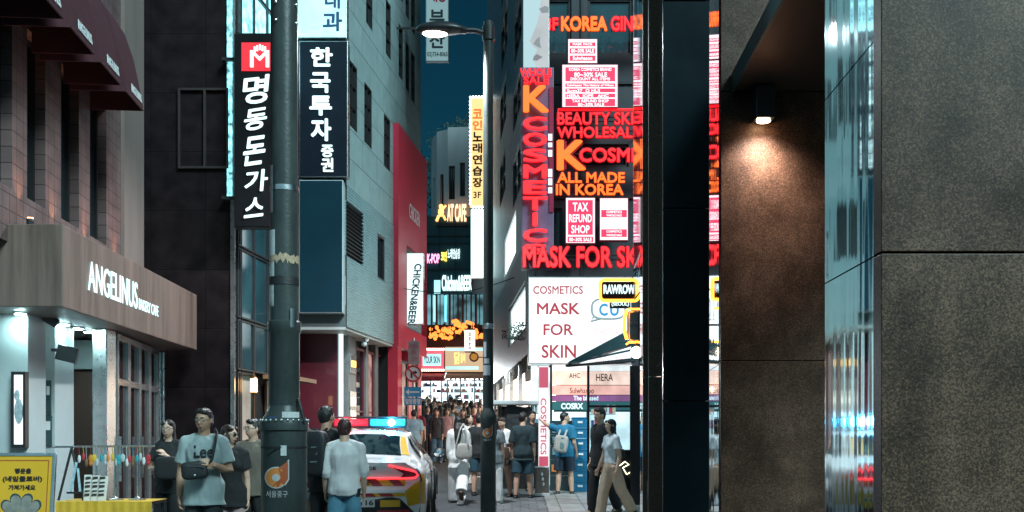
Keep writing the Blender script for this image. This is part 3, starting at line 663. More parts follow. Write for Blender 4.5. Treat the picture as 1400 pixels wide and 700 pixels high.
t = boxsign("blank_sign", "blank dark teal panel below the navy securities sign", 409, 246, 469, 428, 21.72, .26, M("dark teal panel", (.002, .024, .038), rough=.6, spec=.15, var=.15, scale=1, bump=.02), M("pale edging", (.4, .45, .46), rough=.4))
# chicken & beer projecting sign on the red building
t = boxsign("projecting_sign", "white CHICKEN&BEER sign running vertically on the red building", 556, 346, 579, 443, 27.6, .25, E("cool white sign", (.75, .98, 1.0), 1.3), steel, rim=.01)
mb = MB(); a, b = P(561, 440, 27.58), P(571, 352, 27.58)
text_into(mb, "CHICKEN&BEER", (P(567, 402, 27.585)), (-.12, 0, -1), (1, 0, -.0), 1.64, .2, .03, .006); mb.build("lettering", M("teal lettering", (.01, .06, .09), rough=.5, var=0, bump=0), t)
mb = MB(); c = P(558, 400, 27.7); mb.box(c.x - .25, c.x, 27.68, 27.72, c.z, c.z + .04); mb.build("bracket", dark_metal, t)
t = boxsign("light_box", "slim bare white light box at the end of the red building", 572.5, 322, 581, 424, 29.9, .25, glow_panel, steel, rim=.005)
t = boxsign("hanging_sign", "pale vertical banner sign with dark Korean letters against the night sky", 582, -40, 613.5, 84, 26.5, .12, E("pale dim sign", (.5, .85, .9), .42), M("sign rim", (.3, .33, .33), rough=.5))
for ch, q, mtn in zip("매장부산", ((585, -18, 598, 3), (598, -18, 611, 3), (587, 13, 608, 36), (587, 44, 608, 66)), "rrkk"):
    mb = MB(); ptext(mb, ch, *q, 26.48, .03, .004); mb.build("letter", M("red lettering", (.4, .02, .03), rough=.5, var=0, bump=0) if mtn == 'r' else M("dark green lettering", (.01, .03, .04), rough=.5, var=0, bump=0), t)
mb = MB(); ptext(mb, "02)754-8065", 584, 71, 612, 79, 26.48, .02, .004); mb.build("phone_number", M("dark green lettering", (.01, .03, .04)), t)
for py in (-20, 40): mb = MB(); c = P(582, py, 26.6); mb.box(c.x - .85, c.x, 26.55, 26.6, c.z, c.z + .04); mb.build("bracket", dark_metal, t)

# ================================================================== corner building at the end of the street
Yc = 46.0
eb = thing("corner_building", "grey corner building with teal neon restaurant floors at the end of the street", "building", P(620, 601, Yc))
grey_wall = M("grey concrete", (.42, .44, .45), rough=.7, var=.12, scale=1, bump=.2, streak=.7)
teal_wall = M("dark teal facade", (.015, .07, .085), rough=.35, var=.2, scale=1, bump=.03)
xs = [583, 586, 592, 602, 616, 642, 700]
yt = [212, 204, 197, 190, 183, 170, 158]
mb = MB(); prev = None
ring = [(XP(x, Yc) + 0, Yc + d) for x, d in zip((581, 582.5, 587, 596, 612, 640, 705), (6, 3, 1.4, .5, .1, 0, 0))]
FE = [Fac(*ring[i], *ring[i + 1]) for i in range(len(ring) - 1)]
for i, f in enumerate(FE):
    hs = []
    if i in (2, 3, 4): hs = [(f.len * .3, f.len * .62, ZP(278, Yc), ZP(236, Yc))] if i < 4 else [(f.len * .05, f.len * .35, ZP(272, Yc), ZP(226, Yc)), (f.len * .6, f.len * .85, ZP(268, Yc), ZP(222, Yc))]
    f.wall(mb, 0, f.len, G(Yc) - .2, 15.6 + i * .08, hs, .3)
    for h in hs: f.window(eb, h, win_frame, E("warm room", (1, .6, .3), .25, var=.9, base=(.05, .05, .05)) if i == 3 else night_glass, .2, .06, 1)
mb.build("facade", grey_wall, eb)
mb = MB(); mb.prism([(x, y + .4, 1) for x, y in ring] + [(ring[-1][0], Yc + 8, 1), (ring[0][0], Yc + 8, 1)], (0, 0, 14.55)); mb.build("building_core", grey_wall, eb)
mb = MB(); pbox(mb, 580.5, 296, 645, 402, Yc - .3, .28); mb.build("teal_facade", teal_wall, eb)
mb = MB()
for py in (322, 332, 368): pbox(mb, 581, py, 645, py + 1.2, Yc - .35, .04)
for px in (600, 622): pbox(mb, px, 297, px + 1, 400, Yc - .34, .035)
mb.build("facade_joint", dark_metal, eb)
mb = MB(); pbox(mb, 580, 403, 664, 446, Yc - .12, .1); mb.build("restaurant_interior", E("dim teal interior", (.25, .6, .7), .5, base=(.03, .05, .05), var=.9, scale=1.2), eb)
mb = MB()
for k in range(14):
    px = 583 + k * 6; pbox(mb, px, 402, px + 1.2 + (k % 3), 447, Yc - .22, .08)
pbox(mb, 580, 444, 664, 449, Yc - .3, .2); mb.build("interior_mullion", M("brown mullion", (.09, .05, .04), rough=.5), eb)
mb = MB(); 
for px in (593, 608): pbox(mb, px, 404, px + 2, 440, Yc - .24, .03)
mb.build("interior_tube_light", E("cyan tube glow", (.2, .85, 1), 3, sample=False), eb)
mb = MB(); pbox(mb, 572, 449, 665, 476, Yc - .2, .3); mb.build("fascia_band", M("brown fascia", (.05, .025, .022), rough=.6), eb)
mb = MB(); pbox(mb, 570, 508, 664, 603, Yc - .1, .2); mb.build("shop_interior", E("bright shop interior", (.74, .95, 1), 2.4, var=.8, scale=.8), eb)
for px in (570, 588, 603, 611, 629, 648, 660): mb = MB(); pbox(mb, px, 508, px + 1.6, 603, Yc - .2, .09); mb.build("shop_mullion", dark_metal, eb)
orange = E("orange neon", (1.0, .145, .004), 1.9)
orange_s = E("orange small neon", (1.0, .42, .12), 3.0, sample=False)
t = thing("cafe_neon_sign", "warm AT CAFE neon letters with a small figure emblem on the corner building", "sign", P(617, 312, Yc - .4))
mb = MB(); ptext(mb, "AT CAFE", 611.5, 279, 637.5, 303, Yc - .42, .03, .06); mb.build("lettering", E("pale orange neon", (1, .55, .3), 2.6, sample=False), t)
mb = MB(); c = P(603, 290, Yc - .4); mb.ball(c, .13, .05, .2); mb.ball(c + Vector((.0, 0, .26)), .1, .05, .1); mb.tube([c + Vector((-.1, 0, -.15)), c + Vector((-.2, 0, -.4))], .06, 8); mb.tube([c + Vector((.1, 0, -.15)), c + Vector((.2, 0, -.35))], .05, 8); mb.tube([c + Vector((.05, 0, .1)), c + Vector((.22, 0, .3))], .045, 8); mb.build("emblem", orange_s, t)
mb = MB(); pbox(mb, 597, 305, 640, 309, Yc - .38, .08); mb.build("letter_rail", dark_metal, t)
t = thing("restaurant_sign", "small pink and yellow K-POP karaoke letters on the teal facade", "sign", P(607, 358, Yc - .4))
mb = MB(); ptext(mb, "K-POP", 584, 347, 601, 360, Yc - .36, .03, .05); mb.build("lettering", E("pink neon", (1, .3, .55), 3, sample=False), t)
mb = MB(); ptext(mb, "코인", 603, 344, 611, 357, Yc - .36, .03, .05); mb.build("yellow_lettering", E("yellow neon", (1, .65, .1), 3, sample=False), t)
mb = MB(); ptext(mb, "노래연습장", 612, 340, 629, 354, Yc - .36, .03, .05); mb.build("white_lettering", text_white_small, t)
t = thing("restaurant_sign", "white Chicken and Beer letters with a square badge on the teal facade", "sign", P(619, 398, Yc - .4))
mb = MB(); ptext(mb, "Chicken&BEER", 604, 376, 645, 398, Yc - .36, .04, .05); mb.build("lettering", text_white, t)
mb = MB(); pbox(mb, 593.5, 383, 602, 401, Yc - .38, .06); mb.build("badge", glow_panel, t)
# vertical karaoke sign with bulbs
Yk = 40.0
t = boxsign("karaoke_sign", "tall cream Korean karaoke sign edged with white bulbs", 641.5, 131, 664, 285, Yk, .3, E("cream light box", (1.0, .66, .27), 1.35), M("sign casing", (.2, .18, .15)), rim=.02)
kr = E("red orange lettering glow", (1, .16, .03), 1.4, sample=False)
for i, ch in enumerate("코인노래연습장"):
    y = 149 + i * 15.6
    mb = MB(); ptext(mb, ch, 646, y, 659.5, y + 13.5, Yk - .016, .04, .01); mb.build("letter", kr if i < 2 else print_black, t)
mb = MB(); ptext(mb, "3F", 647, 262, 658, 271, Yk - .016, .02, .01); mb.build("letter", print_black, t)
mb = MB()
for k in range(29):
    y = 133 + k * 5.2
    for px in (643, 662.5): c = P(px, y, Yk - .03); mb.ball(c, .045, nu=6, nv=4)
for k in range(1, 5):
    for py in (132.5, 283): c = P(643 + k * 4, py, Yk - .03); mb.ball(c, .045, nu=6, nv=4)
mb.build("bulb_border", E("bulb glow", (.8, .97, 1), 8, sample=False), t)
mb = MB(); c = P(664, 200, Yk + .15); mb.box(c.x, c.x + .3, Yk + .1, Yk + .2, c.z, c.z + .08); mb.build("bracket", dark_metal, t)
t = boxsign("light_box", "blank bright white vertical light box below the karaoke sign", 644, 286, 664, 380, Yk, .3, E("strong white box", (.66, .98, 1.0), 6), steel, rim=.005)
# marquee bulbs and shop signs
t = thing("bulb_canopy", "clusters of glowing amber bulbs over the corner shops", "lights", P(620, 465, Yc - .6))
mb = MB(); random.seed(3)
for (cx, cy, n, sx, sy) in ((603, 455, 34, 15, 10), (633, 448, 34, 14, 12), (653, 455, 14, 7, 9)):
    for k in range(n):
        c = P(cx + random.uniform(-sx, sx), cy + random.uniform(-sy, sy) * .8, Yc - .55 - random.random() * .6); mb.ball(c, .085, nu=7, nv=5)
mb.build("bulb", E("amber bulb glow", (1, .22, .035), 2.6, sample=False), t)
mb = MB()
for px in range(590, 662, 8): c = P(px, 452, Yc - .75); mb.box(c.x - .02, c.x + .02, Yc - .9, Yc - .2, c.z - .3, c.z + .3)
mb.build("rack", M("dark rack", (.05, .03, .02)), t)
t = boxsign("shop_sign", "pink and white cosmetics shop sign edged with bulbs at the corner", 573, 475, 607.5, 508, Yc - .9, .5, E("pink box", (1, .16, .22), 1.0), M("pink casing", (.4, .05, .08)))
mb = MB(); pbox(mb, 578, 484, 603, 500, Yc - .93, .012); mb.build("name_plate", glow_panel, t)
mb = MB(); ptext(mb, "YOUR SKIN", 579.5, 487, 601.5, 497, Yc - .945, .03, .01); mb.build("lettering", M("pink lettering", (.4, .05, .1), var=0, bump=0), t)
mb = MB()
for k in range(12):
    for py in (477.5, 506): mb.ball(P(574.5 + k * 2.9, py, Yc - .96), .05, nu=6, nv=4)
mb.build("bulb_border", E("warm bulb glow", (1, .7, .5), 7, sample=False), t)
t = boxsign("shop_sign", "beige shop sign with an orange emblem between white light lines", 608, 474, 664, 509, Yc - .8, .4, E("beige box", (.9, .62, .38), .8), M("beige casing", (.4, .33, .25)))
mb = MB(); pbox(mb, 609, 476, 664, 479.5, Yc - .84, .02); pbox(mb, 609, 501, 654, 505, Yc - .84, .02); mb.build("light_line", glow_panel, t)
mb = MB(); ptext(mb, "닭", 621, 481, 629, 498, Yc - .84, .03, .02); ptext(mb, "갈비", 629.5, 483, 636, 496, Yc - .84, .03, .02); mb.build("lettering", orange_s, t)
t = thing("lantern_sign", "white upright lantern sign with small Korean letters above the corner shops", "sign", P(641, 481, Yc - 1.4))
mb = MB(); pbox(mb, 635, 451, 649, 480, Yc - 1.6, .45); mb.build("lantern_body", E("lantern white glow", (1, .95, .82), 1.8), t, bevel=.03)
mb = MB(); pbox(mb, 635, 449, 649, 451, Yc - 1.62, .5); pbox(mb, 641, 445, 643, 449, Yc - 1.4, .06); pbox(mb, 635, 480, 649, 481, Yc - 1.62, .5); pbox(mb, 640, 446, 644, 447.5, Yc - 1.4, 1.3); mb.build("lantern_cap", dark_metal, t)
mb = MB(); ptext(mb, "춘\n천\n집", 640, 454, 645, 477, Yc - 1.615, .02, .01, ls=.9); mb.build("lettering", print_black, t)
t = thing("round_sign", "round brown and gold sign beside the white lantern sign", "sign", P(648, 494, Yc - 1.2))
mb = MB(); c = P(648, 488, Yc - 1.2); mb.tube([c, c + Vector((0, .12, 0))], .21, 20); mb.build("disc", M("brown disc", (.16, .06, .02), rough=.5), t)
mb = MB(); mb.tube([c - Vector((0, .012, 0)), c - Vector((0, .001, 0))], .15, 20); mb.build("gold_emblem", E("gold dim glow", (.8, .35, .06), .6, sample=False), t)
mb = MB(); mb.box(c.x - .02, c.x + .4, c.y + .13, c.y + .18, c.z - .02, c.z + .02); mb.box(c.x - .02, c.x + .02, c.y + .13, c.y + .4, c.z - .02, c.z + .02); mb.build("bracket", dark_metal, t)
t = thing("shop_awning", "red valance awning with bulbs under the pink shop sign", "awning", P(590, 520, Yc - 1))
mb = MB(); a, b = P(572, 515, Yc - 1.6), P(608, 509, Yc - .95); mb.prism([(a.x, Yc - 1.7, a.z), (a.x, Yc - .4, b.z + .05), (a.x, Yc - .4, b.z), (a.x, Yc - 1.7, a.z - .2)], (b.x - a.x, 0, 0)); mb.build("canvas", M("red canvas", (.3, .02, .03), rough=.8), t)
t = thing("shop_awning", "tan awning with small spotlights under the beige shop sign", "awning", P(636, 520, Yc - 1))
mb = MB(); a, b = P(609, 514, Yc - 1.5), P(664, 509, Yc - .85); mb.prism([(a.x, Yc - 1.7, a.z), (a.x, Yc - .3, b.z + .05), (a.x, Yc - .3, b.z), (a.x, Yc - 1.7, a.z - .14)], (b.x - a.x, 0, 0)); mb.build("canvas", M("tan canvas", (.3, .16, .1), rough=.8), t)
mb = MB()
for k in range(8): mb.ball(P(613 + k * 6.5, 517, Yc - 1.3), .07, nu=6, nv=4)
mb.build("spotlight", E("spot glow", (.95, .98, 1), 10, sample=False), t)
for px in (618, 650):
    l = bpy.data.lights.new("awning_spot", 'SPOT'); l.energy = 900; l.color = (.9, .97, 1); l.spot_size = R(140); l.spot_blend = .5; l.shadow_soft_size = .15
    lo = bpy.data.objects.new("awning_spot", l); COL.objects.link(lo); lo.parent = t; lo.location = P(px, 512, Yc - 1.9) - Vector(t.location); lo.rotation_euler = (R(-50), 0, 0)
# dark tree behind the corner building
random.seed(11)
tr = thing("tree", "dark leafy tree silhouetted above the corner building roof", "tree", (XP(640, 56), 56, G(56)))
mb = MB(); bx, by = XP(655, 56), 56
mb.tube([(bx, by, G(56) - .3), (bx + .1, by, 8), (bx - .2, by + .1, 14), (bx - .6, by, 17.3)], [.35, .3, .22, .06], 10)
for k in range(9):
    a = random.uniform(0, 6.28); z = random.uniform(12, 15.5); mb.tube([(bx, by, z), (bx + math.cos(a) * 1.2, by + math.sin(a) * 1.2, z + 1.2), (bx + math.cos(a) * 2.2 - .6, by + math.sin(a) * 2, z + 1.9)], [.09, .06, .02], 6)
mb.build("trunk", M("bark", (.06, .045, .035), rough=.9, bump=.6), tr)
mb = MB()
cl = [(bx + random.gauss(-.8, 1.6), by + random.gauss(0, 1.2), random.uniform(14.0, 19.2)) for _ in range(60)]
cl = [c for c in cl if c[2] < 19.4 - abs(c[0] - bx + .4) * .85]
for c in cl:
    for k in range(95):
        p = Vector(c) + Vector((random.gauss(0, .42), random.gauss(0, .42), random.gauss(0, .33)))
        u = Vector((random.uniform(-1, 1), random.uniform(-1, 1), random.uniform(-1, 1))).normalized(); v = u.orthogonal().normalized(); s = random.uniform(.06, .13)
        mb.add([p - u * s, p + v * s * .5, p + u * s, p - v * s * .5], [(0, 1, 2, 3)])
mb.build("crown", M("night leaves", (.012, .028, .018), rough=.7, var=.4, scale=1.5, bump=0), tr)

# ================================================================== grey clad building on the right side of the street
FM = Fac(XP(666, 42), 42, XP(724, 23.2), 23.2, side=1)
gb = thing("grey_clad_building", "grey metal clad building with tall windows beyond the lamp post", "building", FM.pt(FM.len * .7, G(26), 0))
def mh(px0, px1, yt, yb):
    a, _ = FM.hit(px0, 300); b, _ = FM.hit(px1, 300); m = (px0 + px1) / 2; return (a, b, FM.hit(m, yb)[1], FM.hit(m, yt)[1])
dark_w = [mh(*q) for q in ((684, 692, 116, 178), (701.5, 712, 112, 164), (683.5, 691, 214, 272), (701, 713, 205, 270), (685, 694, 18, 80), (703, 713, 10, 70), (685, 694, -70, -10), (703, 713, -80, -20))]
lit_w = [mh(689, 705.5, 306, 366), mh(697, 721, 403, 462)]
clad = Brick("grey metal cladding", (.22, .24, .25), (.19, .21, .22), (.06, .065, .07), 1.4, 1.1, 'yz', rough=.4, ms=.012, offset=0, fine=.15, metal=.2)
wall_low = M("smooth grey band", (.14, .145, .15), rough=.5, var=.12, scale=1)
z_mid = FM.hit(700, 372)[1]
mb = MB(); FM.wall(mb, 0, FM.len, z_mid, 20, dark_w + lit_w[:1], .10); mb.build("metal_cladding", clad, gb)
zs_top = 4.75
mb = MB(); FM.wall(mb, 0, FM.len, FM.hit(700, 505)[1], z_mid - .01, lit_w[1:], .12, .05); mb.build("grey_band", wall_low, gb)
for h in dark_w: FM.window(gb, h, win_frame, night_glass, .08, .06, 1, 1)
for h in lit_w: FM.window(gb, h, M("light window frame", (.3, .33, .33), rough=.4), E("bright shop window", (.78, .97, 1), 2.2, var=.25, scale=2), .07, .07, 0, 0)
a0, _ = FM.hit(684, 520); a1 = FM.len - .02
mb = MB(); FM.slab(mb, 0, FM.len, .8, FM.hit(700, 507)[1] - .02, -.6, -.4); mb.build("shop_interior", E("warm shop interior", (1, .86, .70), 2.6, var=.8, scale=1.3), gb)
for k in range(6): mb = MB(); s = FM.len * k / 6; FM.slab(mb, s, s + .10, .8, FM.hit(700, 506)[1], -.1, .0); mb.build("shop_mullion", steel, gb)
random.seed(5); mb = MB()
for px in range(690, 724, 2):
    s, _ = FM.hit(px, 455); 
    for k in range(24):
        p = FM.pt(s + random.gauss(0, .15), ZP(458, FM.pt(s, 0).y) + random.random() ** 2 * .4 - .1, .0 + random.random() * .06); u = Vector((random.uniform(-1, 1), random.uniform(-1, 1), random.uniform(-1, 1))).normalized() * .04; v = u.orthogonal() * .5
        mb.add([p - u, p + v, p + u, p - v], [(0, 1, 2, 3)])
mb.build("window_planting", M("dark planting", (.03, .06, .04), rough=.8), gb)
mb = MB(); mb.prism([FM.pt(0, 1, -.7), FM.pt(FM.len, 1, -.7), FM.pt(FM.len, 1, -6), FM.pt(0, 1, -6)], (0, 0, 19)); mb.build("building_core", joint_m, gb)
# ================================================================== cosmetics building
Yf = 22.0
kb = thing("cosmetics_building", "dark grey cosmetics store building covered in red and orange lit signs", "building", P(800, 670, Yf))
facade_dark = M("dark grey facade panel", (.035, .038, .045), rough=.4, var=.25, scale=1, bump=.05)
FK = Fac(XP(722, Yf + .4), Yf + .4, 5.5, Yf + .4)
hl = [(.25, .95, 10.35, 11.6), (1.3, 2.3, 10.35, 11.6), (1.0, 2.2, 7.9, 8.4), (2.3, 3.0, 7.9, 9.2), (.25, .75, 5.9, 7.0)]
mb = MB(); FK.wall(mb, 0, FK.len, 3.5, 16, hl, .2); mb.build("facade", facade_dark, kb)
for h in hl: FK.window(kb, h, win_frame, teal_glass if h[2] > 10 else night_glass, .12, .06, 0)
mb = MB()
for z in (5.1, 7.2, 9.7, 12): FK.slab(mb, 0, FK.len, z, z + .06, .0, .05)
for s in (.18, 1.15, 2.45): FK.slab(mb, s, s + .05, 3.6, 16, .0, .04)
mb.build("facade_rail", dark_metal, kb)
mb = MB(); mb.box(FK.o.x, 5.5, Yf + .7, Yf + 6, 3.5, 16); mb.build("building_core", joint_m, kb)
red = E("red neon", (1.0, .006, .012), 2.2)
red_halo = E("red halo letter backing", (1, .0, .015), .16, base=(.12, .006, .012), sample=False)  # backing given its own glow to imitate a halo round the neon letters
def neon(label, items, px0, py1, px1, Y, cat="sign", backing=None):
    t = thing("neon_sign", label, cat, P((px0 + px1) / 2, py1, Y))
    for (s, q, m, bd) in items:
        mb = MB(); ptext(mb, s, *q, Y, bd, .045); mb.build("lettering", m, t)
        mb = MB(); e = 1.3; ptext(mb, s, q[0] - e, q[1] - e, q[2] + e, q[3] + e, Y + .05, bd + .055, .03); mb.build("letter_halo_backing", red_halo, t)
    mb = MB()
    ym = sum((q[1] + q[3]) / 2 for _, q, _, _ in items) / len(items)
    for _, q, _, _ in items:
        y = (q[1] + q[3]) / 2; pbox(mb, q[0], y - 3, q[2], y - 2, Y + .13, .03); pbox(mb, q[0], y + 3, q[2], y + 4, Y + .13, .03)
        for px in (q[0] + 3, q[2] - 4): pbox(mb, px, y - 2, px + 1, y - 1, Y + .14, Yf + .4 - Y - .16)
    mb.build("rail", dark_metal, t)
    return t
Yn = 21.75
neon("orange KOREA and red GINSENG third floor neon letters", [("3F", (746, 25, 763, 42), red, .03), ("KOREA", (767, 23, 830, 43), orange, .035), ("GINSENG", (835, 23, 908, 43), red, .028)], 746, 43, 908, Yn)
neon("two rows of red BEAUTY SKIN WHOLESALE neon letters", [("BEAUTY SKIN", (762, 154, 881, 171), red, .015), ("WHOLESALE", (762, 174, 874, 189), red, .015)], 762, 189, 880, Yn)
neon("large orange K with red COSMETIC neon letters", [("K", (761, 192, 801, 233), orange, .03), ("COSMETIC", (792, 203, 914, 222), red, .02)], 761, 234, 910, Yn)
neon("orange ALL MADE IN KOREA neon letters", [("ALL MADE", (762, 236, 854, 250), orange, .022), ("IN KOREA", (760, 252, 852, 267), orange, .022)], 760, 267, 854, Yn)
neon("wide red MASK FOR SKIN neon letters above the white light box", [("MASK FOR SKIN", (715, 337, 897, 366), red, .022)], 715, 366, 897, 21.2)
t = thing("neon_border", "thin red neon tube line above the beauty letters", "sign", P(815, 150, Yn))
mb = MB(); mb.tube([P(763, 165, Yn), P(763, 150, Yn), P(900, 150, Yn)], .028, 8); mb.build("tube", red, t)
mb = MB()
for px in (765, 800, 835): pbox(mb, px, 149, px + 1, 151, Yn + .03, .6)
mb.build("clip", dark_metal, t)
# vertical K COSMETICS sign
t = boxsign("vertical_sign", "tall mauve sign with an orange K and red COSMETICS letters stacked", 713, 92, 757, 367, 21.4, .3, M("mauve sign face", (.13, .08, .15), rough=.4, var=.15), M("mauve casing", (.16, .13, .2), rough=.4))
for s, q, m in (("WHOLE", (711, 95, 754, 105), red), ("SALE", (716, 106, 750, 116), red), ("K", (715, 118, 750, 154), orange)):
    mb = MB(); ptext(mb, s, *q, 21.3, .012 if len(s) > 1 else .03, .08); mb.build("lettering", m, t)
for i, ch in enumerate("COSMETICS"):
    y = 160.5 + i * 21.8
    if i == 8: y = 334
    mb = MB(); ptext(mb, ch, 715 if ch != 'I' else 728, y, 748 if ch != 'I' else 735, y + (18 if i != 8 else 14), 21.32, .03, .06); mb.build("letter", red, t)
mb = MB(); pbox(mb, 751, 119, 757, 290, 21.36, .02); mb.build("crimson_strip", M("crimson strip", (.25, .01, .05), rough=.4), t)
for (y0, y1) in ((183, 192), (195, 201), (205, 214), (231, 242), (244, 253), (256, 264)): mb = MB(); pbox(mb, 749.5, y0, 755, y1, 21.35, .01); mb.build("strip_print", text_white_small, t)
for py in (130, 320): mb = MB(); pbox(mb, 740, py, 748, py + 3, 21.7, .68); mb.build("bracket", dark_metal, t)
# tall portrait poster
t = boxsign("portrait_poster", "tall pale backlit poster of a face in profile", 715, -60, 751, 95, 21.6, .25, E("pale poster glow", (.55, .8, .86), .85), steel, rim=.01)
skin_p = E("poster skin", (.62, .66, .68), .8, sample=False, var=.12, scale=2)
mb = MB(); Yp = 21.58
pts = [(752, -40), (741, -10), (738, 12), (735, 30), (728, 48), (724, 56), (729, 63), (735, 68), (730, 76), (728, 82), (733, 88), (731, 94), (751, 94)]
mb.prism([P(x - .8 if x > 750 else x, y, Yp) for x, y in pts], (0, .006, 0)); mb.build("face_print", skin_p, t)
mb = MB(); mb.prism([P(x, y, Yp - .001) for x, y in ((738, 50), (733, 54), (729, 60), (735, 64), (740, 66), (738, 58))], (0, -.003, 0)); mb.build("nose_shade", E("poster soft grey", (.34, .39, .42), .7, sample=False), t)
mb = MB(); mb.prism([P(x, y, Yp - .001) for x, y in ((730, 77), (734, 74), (742, 78), (734, 83), (728.5, 82))], (0, -.003, 0)); mb.build("lip_print", E("poster lip", (.30, .30, .34), .7, sample=False), t)
mb = MB(); mb.prism([P(x, y, Yp - .001) for x, y in ((737, 12), (745, 8), (750, 10), (750, 17), (741, 18))], (0, -.003, 0)); mb.build("eye_print", E("poster soft grey", (.34, .39, .42), .7, sample=False), t)
for py in (10, 70): mb = MB(); pbox(mb, 740, py, 746, py + 3, 21.86, .52); mb.build("bracket", dark_metal, t)
# pink light boxes
pink = E("hot pink panel", (1.0, .03, .14), .95)
white_box = E("white panel", (1.0, .9, .95), 1.3)
white_line = E("white lettering glow", (1, .93, .96), 1.5, sample=False)
def pinkbox(label, px0, py0, px1, py1, Y, rows, lines):
    t = boxsign("light_box", label, px0, py0, px1, py1, Y, .2, white_box, M("pink casing", (.4, .05, .08)), rim=.015)
    mb = MB()
    for (a, b, c, d) in rows: pbox(mb, a, b, c, d, Y - .022, .008)
    mb.build("pink_panel", pink, t)
    mb = MB()
    for (s, q) in lines: ptext(mb, s, *q, Y - .034, .02, .008)
    mb.build("lettering", white_line, t)
    mb = MB()
    for px in (px0 + 4, px1 - 6): pbox(mb, px, (py0 + py1) / 2, px + 2, (py0 + py1) / 2 + 2, Y + .2, Yf + .39 - Y - .2)
    mb.build("bracket", dark_metal, t)
    return t
pinkbox("small white and pink sale light box above the larger one", 776, 53, 817, 87, Yn, [(779, 58, 814, 63), (779, 66, 814, 73), (779, 76, 814, 83)], [("80~30% SALE", (781, 67, 812, 72)), ("Sulwhasoo", (783, 77, 810, 82)), ("MASK PACK", (783, 59, 810, 62))])
pinkbox("large pink bordered light box listing cosmetics brands and a sale", 768, 88, 845, 147, Yn - .1,
        [(773, 92, 841, 111), (773, 114, 841, 119), (773, 121, 841, 126), (773, 128, 841, 133), (773, 135, 841, 145)],
        [("KOREA COSMETICS BRAND", (778, 93, 836, 97)), ("80~30% SALE", (785, 99, 830, 105)), ("DISCOUNT ALL ITEMS", (780, 106, 834, 110)), ("Sulwhasoo The history of Whoo", (775, 115, 839, 119)), ("Su:m37  O HUI", (775, 122, 820, 126)), ("HERA  IOPE   AHC", (775, 129, 832, 133)), ("TAX REFUND SHOP", (782, 136, 832, 140)), ("80~30% SALE", (790, 141, 826, 145))])
pinkbox("white and pink TAX REFUND SHOP light box", 773, 270, 814, 333, Yn, [(776.5, 273.5, 810.5, 321), (776, 323.5, 811, 331)],
        [("TAX", (783, 277, 804, 289)), ("REFUND", (778, 293, 809, 304)), ("SHOP", (781, 308, 806, 319)), ("80~30% SALE", (778, 325, 809, 330))])
pinkbox("white and pink banded light box right of the tax refund box", 819.5, 270.5, 859, 329, Yn, [(822, 287, 857, 297), (822, 313.5, 857, 324)], [("COSMETICS", (829, 288, 850, 291.5)), ("WHOLE SALE", (829, 293, 850, 296)), ("COSMETICS", (829, 315, 850, 318)), ("WHOLE SALE", (829, 320, 850, 323))])
# big white mask sign
t = boxsign("store_light_box", "large white light box reading COSMETICS MASK FOR SKIN in red", 722, 378.5, 864, 498, 21.2, .35, E("large white panel", (.88, .98, 1.0), 1.25, var=.10, scale=1.3), steel, rim=.02)
crim = E("crimson lettering", (.75, .004, .04), .6, sample=False)
for s, q, bd in (("COSMETICS", (729, 391, 797, 402), .016), ("MASK", (734, 414, 792.5, 430), .02), ("FOR", (743, 443, 783.5, 458.5), .016), ("SKIN", (740.5, 471.5, 787.5, 489.5), .016)):
    mb = MB(); ptext(mb, s, *q, 21.17, bd, .012); mb.build("lettering", crim, t)
for s, q in (("70~30% SALE", (811, 449, 853, 458)), ("Sulwhasoo", (811, 463, 840, 470)), ("KLAVUU  A.H.C", (811, 487, 858, 495))):
    mb = MB(); ptext(mb, s, *q, 21.17, .0, .012); mb.build("faint_lettering", E("faint rose lettering", (.9, .45, .5), 1.2, sample=False), t)
bub = MB(); c = P(832, 422, 21.16); ro = []
for k in range(40):
    a = 2 * math.pi * k / 40; ca, sa = math.cos(a), math.sin(a); ro.append(c + Vector((math.copysign(abs(ca) ** .6, ca) * .345, 0, math.copysign(abs(sa) ** .7, sa) * .21)))
bub.tube(ro + [ro[0]], .022, 6, cap=False); bub.tube([c + Vector((-.3, 0, -.15)), c + Vector((-.36, 0, -.26)), c + Vector((-.14, 0, -.2))], .022, 6); bub.build("bubble_outline", M("grey outline", (.25, .28, .28), rough=.5), t)
mb = MB(); ptext(mb, "C", 819, 415, 831, 432, 21.165, .03, .012); ptext(mb, "U", 834, 415, 846, 432, 21.165, .03, .012); mb.build("bubble_letters", E("blue lettering", (.02, .35, .75), .9, sample=False), t)
for px in (725, 840): mb = MB(); pbox(mb, px, 430, px + 10, 440, 21.55, .85); mb.build("bracket", dark_metal, t)
